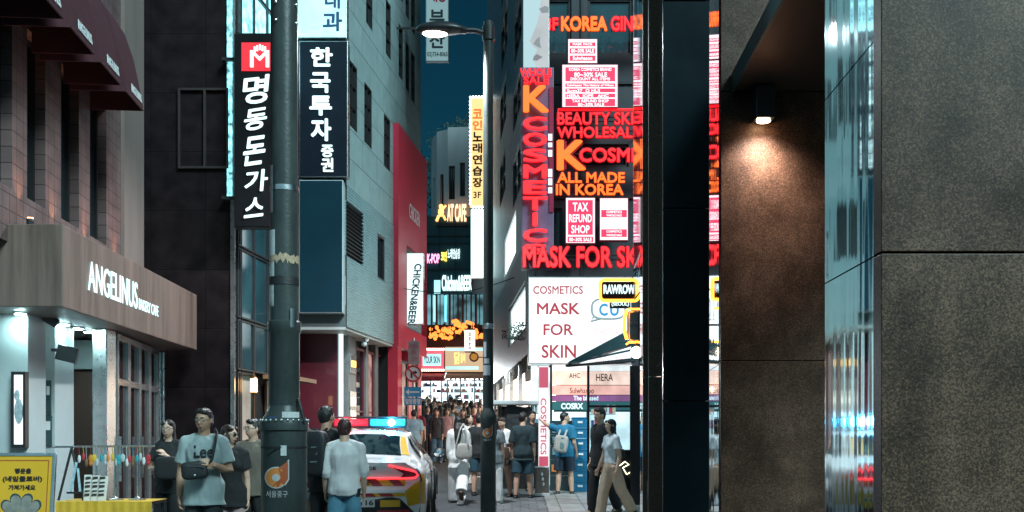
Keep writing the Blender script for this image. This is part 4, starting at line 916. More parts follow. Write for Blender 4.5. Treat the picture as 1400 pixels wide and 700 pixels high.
# ground floor store
mb = MB()
for (a, b, c, d, m) in (("a", 500, 505, 0, 0),): pass
bands = [(499, 507, "white band", (1, .97, .95), 1.4), (507.5, 526, "peach band", (1, .66, .54), 1.5), (527, 539.5, "coral band", (1, .50, .42), 1.3), (540.5, 548.5, "purple band", (.45, .12, .38), .75), (549, 561, "teal band", (.01, .2, .22), .6)]
for (y0, y1, n, c, s) in bands:
    mb = MB(); pbox(mb, 755, y0, 864, y1, Yf - .2, .06); mb.build("store_banner", E(n, c, s, var=.2, scale=3), kb)
mb = MB(); ptext(mb, "COSRX", 767, 551, 797, 559.5, Yf - .22, .04, .01); mb.build("banner_lettering", text_white_small, kb); mb = MB(); ptext(mb, "The blessed", 784, 541, 818, 547.5, Yf - .22, .02, .01); mb.build("banner_lettering", text_white_small, kb)
mb = MB(); ptext(mb, "AHC", 778, 510, 793, 517, Yf - .22, .01, .01); mb.build("banner_print", M("brown print", (.3, .08, .05), var=0, bump=0), kb); mb = MB(); ptext(mb, "Sulwhasoo", 779, 530, 812, 538, Yf - .22, .01, .01); mb.build("banner_print", M("brown print", (.3, .08, .05), var=0, bump=0), kb); mb = MB(); ptext(mb, "HERA", 815, 511, 838, 521, Yf - .22, .01, .01); mb.build("banner_print", M("brown print", (.3, .08, .05), var=0, bump=0), kb)
mb = MB(); pbox(mb, 735, 562, 870, 690, Yf + .3, .1); mb.build("store_interior", E("white store interior", (.74, .97, 1), 1.7, var=.5, scale=1.2), kb)
mb = MB()
for (a, b, c, d) in ((752, 499, 755, 690), (802, 562, 804, 690), (757, 561, 864, 563), (735, 498, 752, 502)): pbox(mb, a, b, c, d, Yf - .16, .12)
mb.build("store_frame", dark_metal, kb)
mb = MB(); pbox(mb, 726, 500, 752, 690, Yf + .2, .1); mb.build("side_window", E("white store interior", (.74, .97, 1), 1.1), kb)
t = boxsign("store_banner_sign", "narrow white banner with pink COSMETICS letters beside the store door", 736, 500, 750.5, 641, 20.9, .08, E("banner white", (1, .95, .97), 1.0), M("banner frame", (.5, .5, .5)), rim=.005)
mb = MB(); text_into(mb, "COSMETICS", P(743, 583, 20.888), (0, 0, -1), (1, 0, 0), P(0, 545, 20.888).z - P(0, 622, 20.888).z, .115, .01, .008); mb.build("lettering", E("pink lettering glow", (.85, .02, .12), .7, sample=False), t)
mb = MB(); pbox(mb, 737, 624, 749.5, 639, 20.884, .01); pbox(mb, 737, 502, 749.5, 530, 20.884, .01); mb.build("pink_print", E("rose print", (.85, .1, .2), .7, sample=False), t)
mb = MB(); pbox(mb, 739, 641, 741, 675, 20.9, .05); pbox(mb, 746, 641, 748, 675, 20.9, .05); mb.build("post", steel, t)
# retractable awning arms in front of the white sign
t = thing("folding_awning", "grey folding awning sloping out in front of the white light box", "awning", P(850, 480, 18.5))
tg = M("teal grey metal", (.10, .17, .19), rough=.4, metal=.3); A, B = P(777, 497, 16.9), P(866, 452, 18.6)
mb = MB(); mb.prism([A + Vector((0, 0, .03)), B + Vector((0, 0, .06)), B + Vector((0, 0, -.24)), A + Vector((0, 0, -.02))], (.03, .5, 0)); mb.build("folded_canvas", tg, t, bevel=.01)
for pts, rad in (([A, P(866, 478, 18.6)], .018), ([P(815, 489, 17.6), P(845, 468, 18.2), P(868, 466, 18.6)], .016)):
    mb = MB(); mb.tube(pts, rad, 8); mb.build("support_arm", tg, t, smooth=True)
mb = MB(); mb.prism([P(776, 499, 16.9), P(868, 489, 17.8), P(868, 494, 17.8), P(776, 502, 16.9)], (0, .03, 0)); mb.build("valance", M("dark valance", (.06, .09, .10), rough=.8, var=.3, scale=14), t)
mb = MB(); mb.tube([P(774, 500, 16.88), P(868, 494, 17.78)], .022, 8); mb.build("front_rail", dark_metal, t, smooth=True)
# RAWROW sign
t = boxsign("framed_sign", "black RAWROW sign with a glowing orange rounded frame", 822, 385, 871, 408, 14.0, .08, sign_black, sign_black, rim=.005)
mb = MB(); a, b = P(820.5, 411, 13.97), P(873, 382.5, 13.97); rr = .06; ring = []
for (cx, cz, a0) in ((b.x - rr, b.z - rr, 0), (a.x + rr, b.z - rr, 90), (a.x + rr, a.z + rr, 180), (b.x - rr, a.z + rr, 270)):
    for k in range(6): q = R(a0 + k * 18); ring.append(Vector((cx + rr * math.cos(q), 13.97, cz + rr * math.sin(q))))
mb.tube(ring + [ring[0]], .022, 8, cap=False); mb.build("neon_frame", E("amber neon tube", (1, .33, .03), 5), t)
mb = MB(); ptext(mb, "RAWROW", 825, 389, 868, 402, 13.975, .045, .012); mb.build("lettering", text_white_small, t)
mb = MB(); pbox(mb, 834, 411.5, 862, 421, 14.0, .05); mb.build("lower_plate", sign_black, t)
mb = MB(); ptext(mb, "(SEOUL)", 836, 413, 860, 419.5, 13.98, .03, .01); mb.build("lower_lettering", text_white_small, t)
mb = MB(); mb.box(XP(862, 14.06), 2.26, 14.06, 14.1, ZP(398, 14.06), ZP(396, 14.06)); mb.build("bracket", dark_metal, t)
# orange tube box sign and globe light
t = thing("tube_box_sign", "steel projecting box edged with orange neon tubes below the framed sign", "sign", P(868, 470, 13))
mb = MB(); pbox(mb, 859, 425, 874, 466, 13.0, .18); mb.build("casing", steel, t, bevel=.02)
mb = MB()
for y in (422.5, 468): mb.tube([P(856, y + 3, 12.95), P(860, y, 12.95), P(882, y, 13.1)], .014, 6)
mb.tube([P(857, 424, 12.96), P(853.5, 436, 12.96), P(853.5, 452, 12.96), P(857, 464, 12.96)], .02, 8); mb.build("neon_tube", E("amber neon tube", (1, .33, .03), 5), t)
mb = MB(); pbox(mb, 874, 444, 884, 446, 13.05, .05); mb.box(XP(880, 13.1), 2.26, 13.08, 13.14, ZP(446, 13.1), ZP(444, 13.1)); mb.build("bracket", dark_metal, t)
t = thing("globe_lamp", "small glowing warm globe lamp below the steel box sign", "lamp", P(870, 490, 13))
mb = MB(); mb.ball(P(870, 482, 13.0), .075); mb.build("globe", E("warm globe glow", (1, .72, .45), 14), t, smooth=True)
mb = MB(); mb.tube([P(870, 474, 13.0), P(870, 466, 13.05)], .02, 8); mb.build("stem", dark_metal, t)
# glass entrance booth
t = thing("glass_entrance", "clear glass entrance panel with black frame right of the store", "glazing", P(833, 690, 18.2))
Yg = 18.2
mb = MB()
for q in ((803, 500, 806, 693), (806, 554, 862, 557), (806, 690, 862, 693), (862, 500, 876, 695)): pbox(mb, *q, Yg, .1)
mb.build("frame", sign_black, t)
mb = MB(); pbox(mb, 806, 557, 862, 690, Yg + .03, .015); pbox(mb, 806, 498, 862, 554, Yg + .03, .015); mb.build("glass", Glass("clear glass", (.9, .97, 1), .12), t)
mb = MB(); pbox(mb, 843, 615, 862, 690, Yg + .15, .06); mb.build("granite_plinth", M("black granite", (.02, .02, .022), rough=.3), t)
mb = MB(); c = P(853, 638, Yg + .13); mb.tube([c + Vector((-.1, 0, 0)), c + Vector((.02, 0, .09)), c + Vector((.09, 0, .04)), c + Vector((-.02, 0, -.02)), c + Vector((.05, 0, -.14)), c + Vector((.13, 0, -.09))], .012, 6); mb.build("neon_script", E("warm white neon", (1, .8, .5), 5), t)

# goods on shelves behind the store glass
random.seed(14)
goods = [M("goods " + n, c, rough=.4, var=0, bump=0) for n, c in (("white", (.6, .6, .6)), ("pink", (.6, .2, .25)), ("teal", (.05, .3, .32)), ("cream", (.5, .42, .3)), ("navy", (.03, .05, .14)), ("red", (.5, .05, .06)), ("sky", (.2, .4, .55)))]
for (nm, px0, px1, Ys) in (("white wall shelf of small goods behind the glass entrance", 808, 842, 20.9), ("white wall shelf of small goods behind the narrow banner", 727, 736, 21.9)):
    t = thing("goods_shelf", nm, "shelf", P((px0 + px1) / 2, 680, Ys))
    mb = MB(); zb_ = [G(Ys) + .08 + .3 * k for k in range(6)]; xa, xb = XP(px0, Ys), XP(px1, Ys)
    for z in zb_: mb.box(xa, xb, Ys, Ys + .25, z, z + .02)
    mb.build("shelf_board", M("white shelf", (.5, .52, .52), rough=.5), t)
    for z in zb_:
        mb = MB(); x = xa + .01
        while x < xb - .05: w = random.uniform(.03, .07); mb.mi = random.randrange(len(goods)); mb.box(x, x + w, Ys + .03, Ys + .15, z + .021, z + .021 + random.uniform(.08, .2)); x += w + random.uniform(.005, .02)
        o = mb.build("goods_row", goods, t); o["kind"] = "stuff"
t = thing("goods_shelf", "long display of coloured goods in the lit shops behind the crowd", "shelf", P(617, 590, Yc - .3))
mb = MB()
for k in range(150):
    px = random.uniform(572, 660); y = random.choice((520, 528, 536, 545, 553)); mb.mi = random.randrange(len(goods)); h = random.uniform(2.5, 6); pbox(mb, px, y - h, px + random.uniform(1, 4), y, Yc - .28 - random.random() * .02, .07)
mb.build("goods_row", goods, t)["kind"] = "stuff"
mb = MB()
for y in (520, 528, 536, 545, 553): pbox(mb, 571, y, 663, y + .7, Yc - .32, .15)
mb.build("shelf_board", M("white shelf", (.5, .52, .52), rough=.5), t)
t = thing("overhead_cable", "thin dark cable sagging across the street between the buildings", "cable", P(620, 395, 27))
mb = MB(); a, b = Vector((-2.9, 26.9, 5.9)), FM.pt(FM.len * .8, 6.2, .02); mb.tube([a.lerp(b, k / 12) - Vector((0, 0, .25 * math.sin(math.pi * k / 12))) for k in range(13)], .012, 5); mb.build("cable", print_black, t)
# ================================================================== utility pole in the foreground
pole_m = M("dark grey green pole paint", (.036, .044, .043), spec=.35, rough=.38, var=.35, scale=5, bump=.12, bscale=30, streak=.6)
paper = M("white sticker paper", (.55, .57, .56), rough=.7, var=.2, scale=30, bump=.1)
PX, PY = XP(388.5, 10), 10.0
fdir = Vector((-PX, -PY, 0)).normalized(); rdir = Vector((-fdir.y, fdir.x, 0))
def cyl_pt(cx, cy, rad, px, py, Y, lift):
    """point on an upright cylinder seen at photo position (px,py)"""
    f = Vector((-cx, -cy, 0)).normalized(); r = Vector((-f.y, f.x, 0))
    off = (px - (700 + cx / cy * FPX)) / FPX * Y
    t = math.asin(max(-.98, min(.98, off / rad))); d = f * math.cos(t) + r * math.sin(t)
    return Vector((cx, cy, ZP(py, Y - rad))) + d * (rad + lift)
def cyl_patch(mb, cx, cy, rad, px0, py0, px1, py1, Y, lift=.003, n=8, rag=0):
    vs = []; fs = []
    for i in range(n + 1):
        x = px0 + (px1 - px0) * i / n
        vs += [cyl_pt(cx, cy, rad, x, py0 + (random.uniform(-rag, rag) if rag else 0), Y, lift), cyl_pt(cx, cy, rad, x, py1 + (random.uniform(-rag, rag) if rag else 0), Y, lift)]
    for i in range(n): fs.append((2 * i, 2 * i + 2, 2 * i + 3, 2 * i + 1))
    mb.add(vs, fs)
def cyl_poly(mb, cx, cy, rad, outline, Y, lift):
    n = len(outline); mx = sum(p[0] for p in outline) / n; my = sum(p[1] for p in outline) / n; vs = [cyl_pt(cx, cy, rad, mx, my, Y, lift)]; fs = []
    for k in range(1, 6):
        for (x, y) in outline: vs.append(cyl_pt(cx, cy, rad, mx + (x - mx) * k / 5, my + (y - my) * k / 5, Y, lift))
    for j in range(n): fs.append((0, 1 + j, 1 + (j + 1) % n))
    for k in range(4):
        for j in range(n): a = 1 + k * n; fs.append((a + j, a + n + j, a + n + (j + 1) % n, a + (j + 1) % n))
    mb.add(vs, fs)
def cyl_text(mb, cx, cy, rad, body, px0, py0, px1, py1, Y, lift):
    vs, fs = text_geo(body, 0, 1, 'CENTER', 0); x0 = min(v.x for v in vs); x1 = max(v.x for v in vs); y0 = min(v.y for v in vs); y1 = max(v.y for v in vs)
    mb.add([cyl_pt(cx, cy, rad, px0 + (v.x - x0) / (x1 - x0) * (px1 - px0), py1 + (v.y - y0) / (y1 - y0) * (py0 - py1), Y, lift + (v.z + .5) * .002) for v in vs], fs)
up_ = thing("utility_pole", "thick dark utility pole with an orange d logo and worn stickers in the foreground", "pole", (PX, PY, G(PY)))
zb = lambda y: ZP(y, PY)
mb = MB(); mb.lathe([(.142, zb(441)), (.138, zb(330)), (.130, zb(0)), (.118, zb(0) + 4)], (PX, PY, 0), 40); mb.build("shaft", pole_m, up_, smooth=True)
mb = MB(); mb.lathe([(.15, zb(558)), (.15, zb(456)), (.162, zb(454)), (.162, zb(441)), (.146, zb(439)), (.141, zb(439))], (PX, PY, 0), 40); mb.build("sleeve", pole_m, up_, smooth=True)
mb = MB(); mb.lathe([(.225, G(PY) - .1), (.22, zb(590)), (.235, zb(588)), (.236, zb(577)), (.225, zb(574)), (.19, zb(568)), (.165, zb(562)), (.152, zb(555))], (PX, PY, 0), 44); mb.build("base", pole_m, up_, smooth=True)
random.seed(2)
mb = MB()
for k in range(26):
    a = 2 * math.pi * k / 26; mb.ball((PX + math.cos(a) * .232, PY + math.sin(a) * .232, zb(575)), .016, nu=7, nv=5)
mb.build("bolt_ring", steel, up_, smooth=True)
for q in ((369, 313, 376.5, 352), (368.5, 355, 375.5, 378), (368, 388, 375, 418)):
    mb = MB(); cyl_patch(mb, PX, PY, .139, *q, PY, .002); mb.build("sticker", paper, up_)
mb = MB(); cyl_patch(mb, PX, PY, .1385, 368, 347, 408.5, 357, PY, .006, 26, 3.2); mb.build("torn_paper", M("torn brown paper", (.42, .30, .2), rough=.85, var=.4, scale=40, bump=.5), up_)
mb = MB(); mb.lathe([(.146, zb(391)), (.146, zb(380))], (PX, PY, 0), 40); mb.build("dark_band", M("black band", (.015, .015, .016), rough=.5), up_, smooth=True)
mb = MB(); mb.lathe([(.141, zb(263)), (.141, zb(256))], (PX, PY, 0), 40); mb.build("steel_band", steel, up_, smooth=True)
for px, py in ((378, 2), (404, 2), (378, 27), (404, 27)): mb = MB(); mb.ball(cyl_pt(PX, PY, .131, px, py, PY, .004), .018, nu=8, nv=6); mb.build("bolt", steel, up_, smooth=True)
mb = MB(); cyl_patch(mb, PX, PY, .151, 396, 421, 404, 447, PY, .012); mb.build("cable_clip", steel, up_); mb = MB(); cyl_patch(mb, PX, PY, .141, 372.5, 225, 375.5, 290, PY, .02, 2); mb.build("cable_clip", steel, up_)
mb = MB(); cyl_patch(mb, PX, PY, .221, 351, 597, 356.5, 625, PY, .003, 4); mb.build("sticker", paper, up_)
mb = MB(); cyl_patch(mb, PX, PY, .221, 384, 609, 391.5, 623, PY, .006, 4); mb.build("sticker", paper, up_)
mb = MB(); mb.lathe([(.2245, zb(613)), (.2245, zb(610))], (PX, PY, 0), 40); mb.tube([cyl_pt(PX, PY, .222, 367, 622, PY, .006), cyl_pt(PX, PY, .222, 377, 615, PY, .008), cyl_pt(PX, PY, .222, 385, 611, PY, .006)], .005, 6); mb.build("cable_tie", print_black, up_)
mb = MB(); cyl_patch(mb, PX, PY, .185, 386, 563, 406, 576, PY, .025, 6); mb.build("paper_scrap", paper, up_)
mb = MB(); cyl_patch(mb, PX, PY, .19, 369, 570, 379, 575, PY, .02, 4); mb.build("blue_scrap", M("blue scrap", (.03, .12, .4), rough=.6), up_)
mb = MB(); mb.tube([cyl_pt(PX, PY, .15, 405, 545, PY, .02), cyl_pt(PX, PY, .2, 409, 560, PY, .02), cyl_pt(PX, PY, .236, 414, 577, PY, .015)], .016, 8); mb.build("hook_cable", print_black, up_)
def d_logo(par, cx, cy, rad, Y, px, py, s, matA, matB, matC):
    circ = [(px + 13.2 * s * math.cos(2 * math.pi * k / 36), py + 13.2 * s * math.sin(2 * math.pi * k / 36)) for k in range(36)]
    mb = MB(); cyl_poly(mb, cx, cy, rad, [(px + (x - px) * 1.13, py + (y - py) * 1.13) for x, y in circ], Y, .002); cyl_poly(mb, cx, cy, rad, [(px + x * s, py + y * s) for x, y in ((1, -14), (17, -25), (17, 3), (12, 11), (5, -2))], Y, .0022); mb.build("logo_rim", matC, par)
    mb = MB(); cyl_poly(mb, cx, cy, rad, circ, Y, .0036); mb.build("logo_disc", matA, par)
    mb = MB(); cyl_poly(mb, cx, cy, rad, [(px + x * s, py + y * s) for x, y in ((3, -13), (15.5, -22.5), (15.5, 2), (11, 9), (2, 13), (-5, 12), (4, 8), (7, 2), (6.5, -6))], Y, .0048); mb.build("logo_stem", matB, par)
    mb = MB(); cyl_poly(mb, cx, cy, rad, [(px + 5.2 * s * math.cos(2 * math.pi * k / 20), py + 5.2 * s * math.sin(2 * math.pi * k / 20)) for k in range(20)], Y, .006); mb.build("logo_dot", matC, par)
logo_o = M("orange logo", (.75, .24, .05), rough=.5, var=0, bump=0); logo_d = M("dark orange logo", (.42, .09, .03), rough=.5, var=0, bump=0); logo_w = M("pale logo", (.55, .52, .5), rough=.5, var=0, bump=0)
d_logo(up_, PX, PY, .221, PY, 378, 653, 1.0, logo_o, logo_d, logo_w)
mb = MB(); cyl_text(mb, PX, PY, .221, "서울중구", 365, 671, 393, 680, PY, .003); mb.build("lettering", logo_w, up_)

# ================================================================== street lamp
LX, LY = XP(667.5, 16.5), 16.5
sl = thing("street_lamp", "tall dark street lamp with a glowing cobra head over the road", "street lamp", (LX, LY, G(LY)))
lz = lambda y: ZP(y, LY)
mb = MB(); mb.lathe([(.085, lz(567)), (.083, lz(300)), (.078, lz(30))], (LX, LY, 0), 24); mb.build("pole", pole_m, sl, smooth=True)
mb = MB(); mb.lathe([(.126, G(LY) - .1), (.122, lz(580)), (.135, lz(578)), (.135, lz(568)), (.1, lz(562)), (.086, lz(558))], (LX, LY, 0), 28); mb.build("base", pole_m, sl, smooth=True)
mb = MB(); mb.lathe([(.088, lz(450)), (.093, lz(449)), (.093, lz(444)), (.086, lz(443))], (LX, LY, 0), 24); mb.build("collar", steel, sl, smooth=True)
A = Vector((LX, LY, lz(47))); B = P(632, 41, LY - .1)
mb = MB(); mb.tube([A + Vector((.08, 0, -.12)), A, (A + B) / 2 + Vector((0, 0, .03)), B], [.05, .05, .042, .04], 10); mb.tube([A - Vector((0, 0, .1)), A + Vector((0, 0, .12))], .1, 16); mb.build("arm", dark_metal, sl, smooth=True)
mb = MB(); c = P(602, 41, LY - .1); mb.ball(c, .40, .17, .13, 24, 12, lambda v: Vector((v.x, v.y, c.z + (v.z - c.z) * (.55 if v.z < c.z else 1.0)))); mb.tube([c + Vector((.3, 0, 0)), c + Vector((.42, 0, 0))], .06, 10); mb.build("lamp_head", dark_metal, sl, smooth=True)
mb = MB(); q = c + Vector((-.08, 0, -.052)); mb.ball(q, .21, .11, .055, 18, 9); mb.build("lens", E("street lamp glow", (1, .86, .68), 14), sl, smooth=True)
l = bpy.data.lights.new("street_light", 'SPOT'); l.energy = 3600; l.color = (.9, .96, 1); l.spot_size = R(150); l.spot_blend = .6; l.shadow_soft_size = .15
lo = bpy.data.objects.new("street_light", l); COL.objects.link(lo); lo.parent = sl; lo.location = q - Vector((LX, LY, G(LY))) - Vector((0, 0, .08))
d_logo(sl, LX, LY, .1225, LY, 666, 592, .42, logo_o, logo_d, logo_w)
mb = MB(); cyl_text(mb, LX, LY, .1225, "서울중구", 660.5, 599.5, 671.5, 603, LY, .003); mb.build("lettering", logo_w, sl)
for q in ((661.5, 467, 665, 488), (662, 490, 669, 497), (661, 499, 670, 513)):
    mb = MB(); cyl_patch(mb, LX, LY, .085, *q, LY, .003); mb.build("sticker", paper, sl)
# ================================================================== traffic sign post
SY = 27.0
tp = thing("traffic_sign_post", "grey post carrying a no right turn sign and a blue arrow sign", "traffic sign", (XP(565, SY), SY, G(SY)))
mb = MB(); mb.tube([(XP(565, SY), SY, G(SY)), (XP(565, SY), SY, ZP(462, SY))], .035, 10); mb.build("post", steel, tp)
sy = SY - .06
mb = MB(); c = P(565, 511, sy); mb.tube([c, c + Vector((0, .02, 0))], .225, 32); mb.build("round_plate", M("sign white", (.6, .6, .6), rough=.4, var=0, bump=0), tp)
mb = MB(); ring = [c + Vector((math.cos(2 * math.pi * k / 32) * .2, -.006, math.sin(2 * math.pi * k / 32) * .2)) for k in range(33)]; mb.tube(ring, .026, 6, cap=False); mb.obox(c + Vector((-.155, -.022, .13)), Vector((.29, 0, -.29)), Vector((0, .008, 0)), Vector((.028, 0, .028))); mb.build("red_ring", M("sign red", (.4, .02, .03), rough=.4, var=0, bump=0), tp)
mb = MB(); mb.box(c.x - .07, c.x - .02, sy - .012, sy - .002, c.z - .11, c.z + .06); mb.box(c.x - .0195, c.x + .04, sy - .012, sy - .002, c.z + .01, c.z + .06); mb.prism([(c.x + .041, sy - .012, c.z - .02), (c.x + .12, sy - .012, c.z + .035), (c.x + .041, sy - .012, c.z + .09)], (0, .01, 0)); mb.build("arrow", print_black, tp)
blue = M("sign blue", (.02, .22, .42), rough=.4, var=.1, bump=0)
mb = MB(); pbox(mb, 552.5, 529, 576, 542.5, sy, .02); mb.build("blue_plate", blue, tp)
mb = MB(); pbox(mb, 559, 535, 573, 537, sy - .012, .01); a, b = P(554.5, 536, sy - .012), P(559, 532, sy - .012); mb.prism([a, b, (b.x, b.y, 2 * a.z - b.z)], (0, .01, 0)); mb.build("arrow", M("sign white", (.6, .6, .6)), tp)
mb = MB(); pbox(mb, 552.5, 543.5, 576, 554, sy, .02); mb.build("blue_plate", blue, tp)
mb = MB(); ptext(mb, "일방통행", 554, 545, 574.5, 552.5, sy - .004, .03, .004); mb.build("lettering", M("sign white", (.6, .6, .6)), tp)
mb = MB(); pbox(mb, 558, 466, 573.5, 498, sy, .02); mb.build("grey_plate", M("grey sign plate", (.3, .27, .28), rough=.5), tp)
mb = MB(); ptext(mb, "여기서\n부터\n1.5M", 560, 470, 571.5, 494, sy - .006, .02, .006); mb.build("lettering", M("faded pink print", (.4, .16, .2), var=0, bump=0), tp)

# ================================================================== police car
CY0 = 13.5; CX0 = XP(485, CY0); yaw = R(2.5)
car = thing("police_car", "white patrol car with yellow and red bands and a lit light bar", "car", (CX0, CY0, G(CY0)))
cpitch = math.atan(SL)
def cw(u, v, w):
    """car space (right, forward, up) -> world"""
    y = v * math.cos(cpitch) - w * math.sin(cpitch) * 0; 
    return Vector((CX0 + u * math.cos(yaw) - v * math.sin(yaw), CY0 + u * math.sin(yaw) + v * math.cos(yaw), G(CY0) + w + v * SL))
ST = [  # v, half width, bottom, shoulder, roof, roof half width
 (.10, .86, .30, 1.00, 1.085, .66), (.30, .915, .26, 1.01, 1.115, .67), (.62, .93, .24, 1.01, 1.15, .655), (1.05, .935, .24, 1.01, 1.31, .60),
 (1.55, .935, .22, 1.01, 1.425, .575), (2.15, .935, .22, 1.0, 1.455, .57), (2.75, .935, .22, .99, 1.43, .575), (3.25, .935, .22, .97, 1.26, .64),
 (3.65, .93, .24, .94, 1.02, .70), (4.2, .92, .24, .84, .92, .66), (4.65, .86, .28, .70, .78, .55), (4.85, .70, .36, .56, .62, .42)]
def sec(st):
    v, hw, zb_, zs, zr, rw = st
    g = zr - zs
    return [(0, zb_), (.7 * hw, zb_), (.95 * hw, zb_ + .06), (hw, zb_ + .22), (hw * 1.005, .70 if zs > .8 else zs - .12), (hw * .985, zs - .1), (hw * .93, zs), (rw + (hw * .93 - rw) * .32, zs + g * .62), (rw, zr - .045 if g > .2 else zr - .02), (rw * .55, zr), (0, zr + .012)]
SEC = [sec(s) for s in ST]; VS = [s[0] for s in ST]
def cr_(p0, p1, p2, p3, t): return .5 * ((2 * p1) + (-p0 + p2) * t + (2 * p0 - 5 * p1 + 4 * p2 - p3) * t * t + (-p0 + 3 * p1 - 3 * p2 + p3) * t ** 3)
def csurf(i, k):
    """i: station parameter, k: section parameter"""
    def at(ii, kk): ii = max(0, min(len(SEC) - 1, ii)); kk = max(0, min(10, kk)); return Vector((SEC[ii][kk][0], VS[ii], SEC[ii][kk][1]))
    i0 = min(int(i), len(SEC) - 2); k0 = min(int(k), 9); ti, tk = i - i0, k - k0
    rows = []
    for a in range(-1, 3): rows.append(cr_(at(i0 + a, k0 - 1), at(i0 + a, k0), at(i0 + a, k0 + 1), at(i0 + a, k0 + 2), tk))
    p = cr_(*rows, ti); p.x = max(0, p.x); return p
def cpatch(mb, i0, i1, k0, k1, ni, nk, off=0.0, side=1, thick=0):
    """patch of the body skin between stations i0..i1 and section positions k0..k1 (each may be a function of the other end)"""
    vs = []
    for a in range(ni + 1):
        i = i0 + (i1 - i0) * a / ni
        ka = k0(a / ni) if callable(k0) else k0; kb = k1(a / ni) if callable(k1) else k1
        for b in range(nk + 1):
            k = ka + (kb - ka) * b / nk; p = csurf(i, k)
            if off:
                e = .03; n = (csurf(min(i + e, len(SEC) - 1), k) - csurf(max(i - e, 0), k)).cross(csurf(i, min(k + e, 10)) - csurf(i, max(k - e, 0)))
                n = -n.normalized() if n.length else Vector((0, 0, 1))
                if n.x < -.01 and p.x > .05: n = -n
                if p.x < .05 and n.z < 0: n = -n
                p = p + n * off
            vs.append(cw(p.x * side, p.y, p.z))
    w = nk + 1
    mb.add(vs, [(a * w + b, a * w + b + 1, (a + 1) * w + b + 1, (a + 1) * w + b) for a in range(ni) for b in range(nk)])
car_white = M("white car paint", (.80, .82, .83), rough=.18, var=.04, scale=2, bump=0, coat=.6)
car_glass = M("car glass", (.008, .02, .026), rough=.05, var=.2, bump=0, spec=.8)
car_yel = M("yellow reflective film", (.75, .40, .02), rough=.35, var=.08, bump=0)
car_red = M("red reflective film", (.35, .02, .03), rough=.35, var=.08, bump=0)
car_black = M("black car plastic", (.012, .012, .013), rough=.4, var=.1, bump=0)
car_blue = M("blue film", (.02, .06, .2), rough=.35, var=.05, bump=0)
def rear_v(u, w):
    a = min(1, abs(u) / .9); v = .10 * a ** 3
    if w < .80: v -= .07 * (1 - a ** 4) * min(1, (.80 - w) / .06) * (1 if w > .42 else max(0, (w - .28) / .14))
    if w > .93: v -= .03 * min(1, (w - .93) / .1) * (1 - a ** 2)
    return v
def hw_at(w):
    pts = [(.30, .60), (.36, .82), (.52, .86), (.70, .865), (.90, .85), (1.0, .80), (1.04, .75), (1.085, .66)]
    for (a, b), (c, d) in zip(pts[:-1], pts[1:]):
        if w <= c: return b + (d - b) * (w - a) / (c - a)
    return .66
mb = MB()
for s in (1, -1): cpatch(mb, 0, len(SEC) - 1, 0, 10, 66, 40, 0, s)
nu, nw = 36, 26; vs = []
for j in range(nw + 1):
    w = .30 + (1.097 - .30) * j / nw
    for i in range(nu + 1): h = hw_at(min(w, 1.085)); u = -h + 2 * h * i / nu; vs.append(cw(u, rear_v(u, w), w))
mb.add(vs, [(j * (nu + 1) + i, j * (nu + 1) + i + 1, (j + 1) * (nu + 1) + i + 1, (j + 1) * (nu + 1) + i) for j in range(nw) for i in range(nu)])
vs = [cw(u, .10, w) for (u, w) in SEC[-1]] ; 
p = [Vector((a, VS[-1], b)) for a, b in SEC[-1]]; ring_ = [cw(q.x, q.y, q.z) for q in p] + [cw(-q.x, q.y, q.z) for q in p[::-1][1:-1]]; mb.add(ring_, [tuple(range(len(ring_)))])
body = mb.build("body", car_white, car, smooth=True)
def rpatch(mb, outline, off, n=5):
    """panel on the rear face, outline in (u, w)"""
    m = len(outline); cx = sum(p[0] for p in outline) / m; cz = sum(p[1] for p in outline) / m
    vs = [cw(cx, rear_v(cx, cz) - off, cz)]; fs = []
    for k in range(1, n + 1):
        for (x, z) in outline: u, w = cx + (x - cx) * k / n, cz + (z - cz) * k / n; vs.append(cw(u, rear_v(u, w) - off, w))
    for j in range(m): fs.append((0, 1 + j, 1 + (j + 1) % m))
    for k in range(n - 1):
        for j in range(m): a = 1 + k * m; fs.append((a + j, a + m + j, a + m + (j + 1) % m, a + (j + 1) % m))
    mb.add(vs, fs)
def rq(mb, u0, u1, w0, w1, off, sk=0.0, n=10):
    top = [(u0 + sk + (u1 - u0) * k / n, w1) for k in range(n + 1)]; bot = [(u1 - (u1 - u0) * k / n, w0) for k in range(n + 1)]
    vs = []; 
    for k in range(n + 1):
        for q in range(4):
            t = q / 3; u = u0 + (u1 - u0) * k / n + sk * t; w = w0 + (w1 - w0) * t; vs.append(cw(u, rear_v(u, w) - off, w))
    mb.add(vs, [(4 * k + q, 4 * k + 4 + q, 4 * k + 5 + q, 4 * k + 1 + q) for k in range(n) for q in range(3)])
def rtext(mb, body_, u0, u1, w0, w1, off, bold=.02):
    vs, fs = text_geo(body_, 0, 1, 'CENTER', 0); x0 = min(v.x for v in vs); x1 = max(v.x for v in vs); y0 = min(v.y for v in vs); y1 = max(v.y for v in vs)
    for i in range(5):
        dx = bold * math.cos(i * 1.257); dy = bold * math.sin(i * 1.257)
        pts = []
        for v in vs: u = u0 + (v.x + dx - x0) / (x1 - x0) * (u1 - u0); w = w0 + (v.y + dy - y0) / (y1 - y0) * (w1 - w0); pts.append(cw(u, rear_v(u, w) - off - (v.z + .5) * .002 - i * .0003, w))
        mb.add(pts, fs)
mb = MB()
for s in (1, -1): cpatch(mb, 2.1, 3.75, 8.35, 10, 10, 8, .008, s)
mb.build("rear_window", car_glass, car, smooth=True)
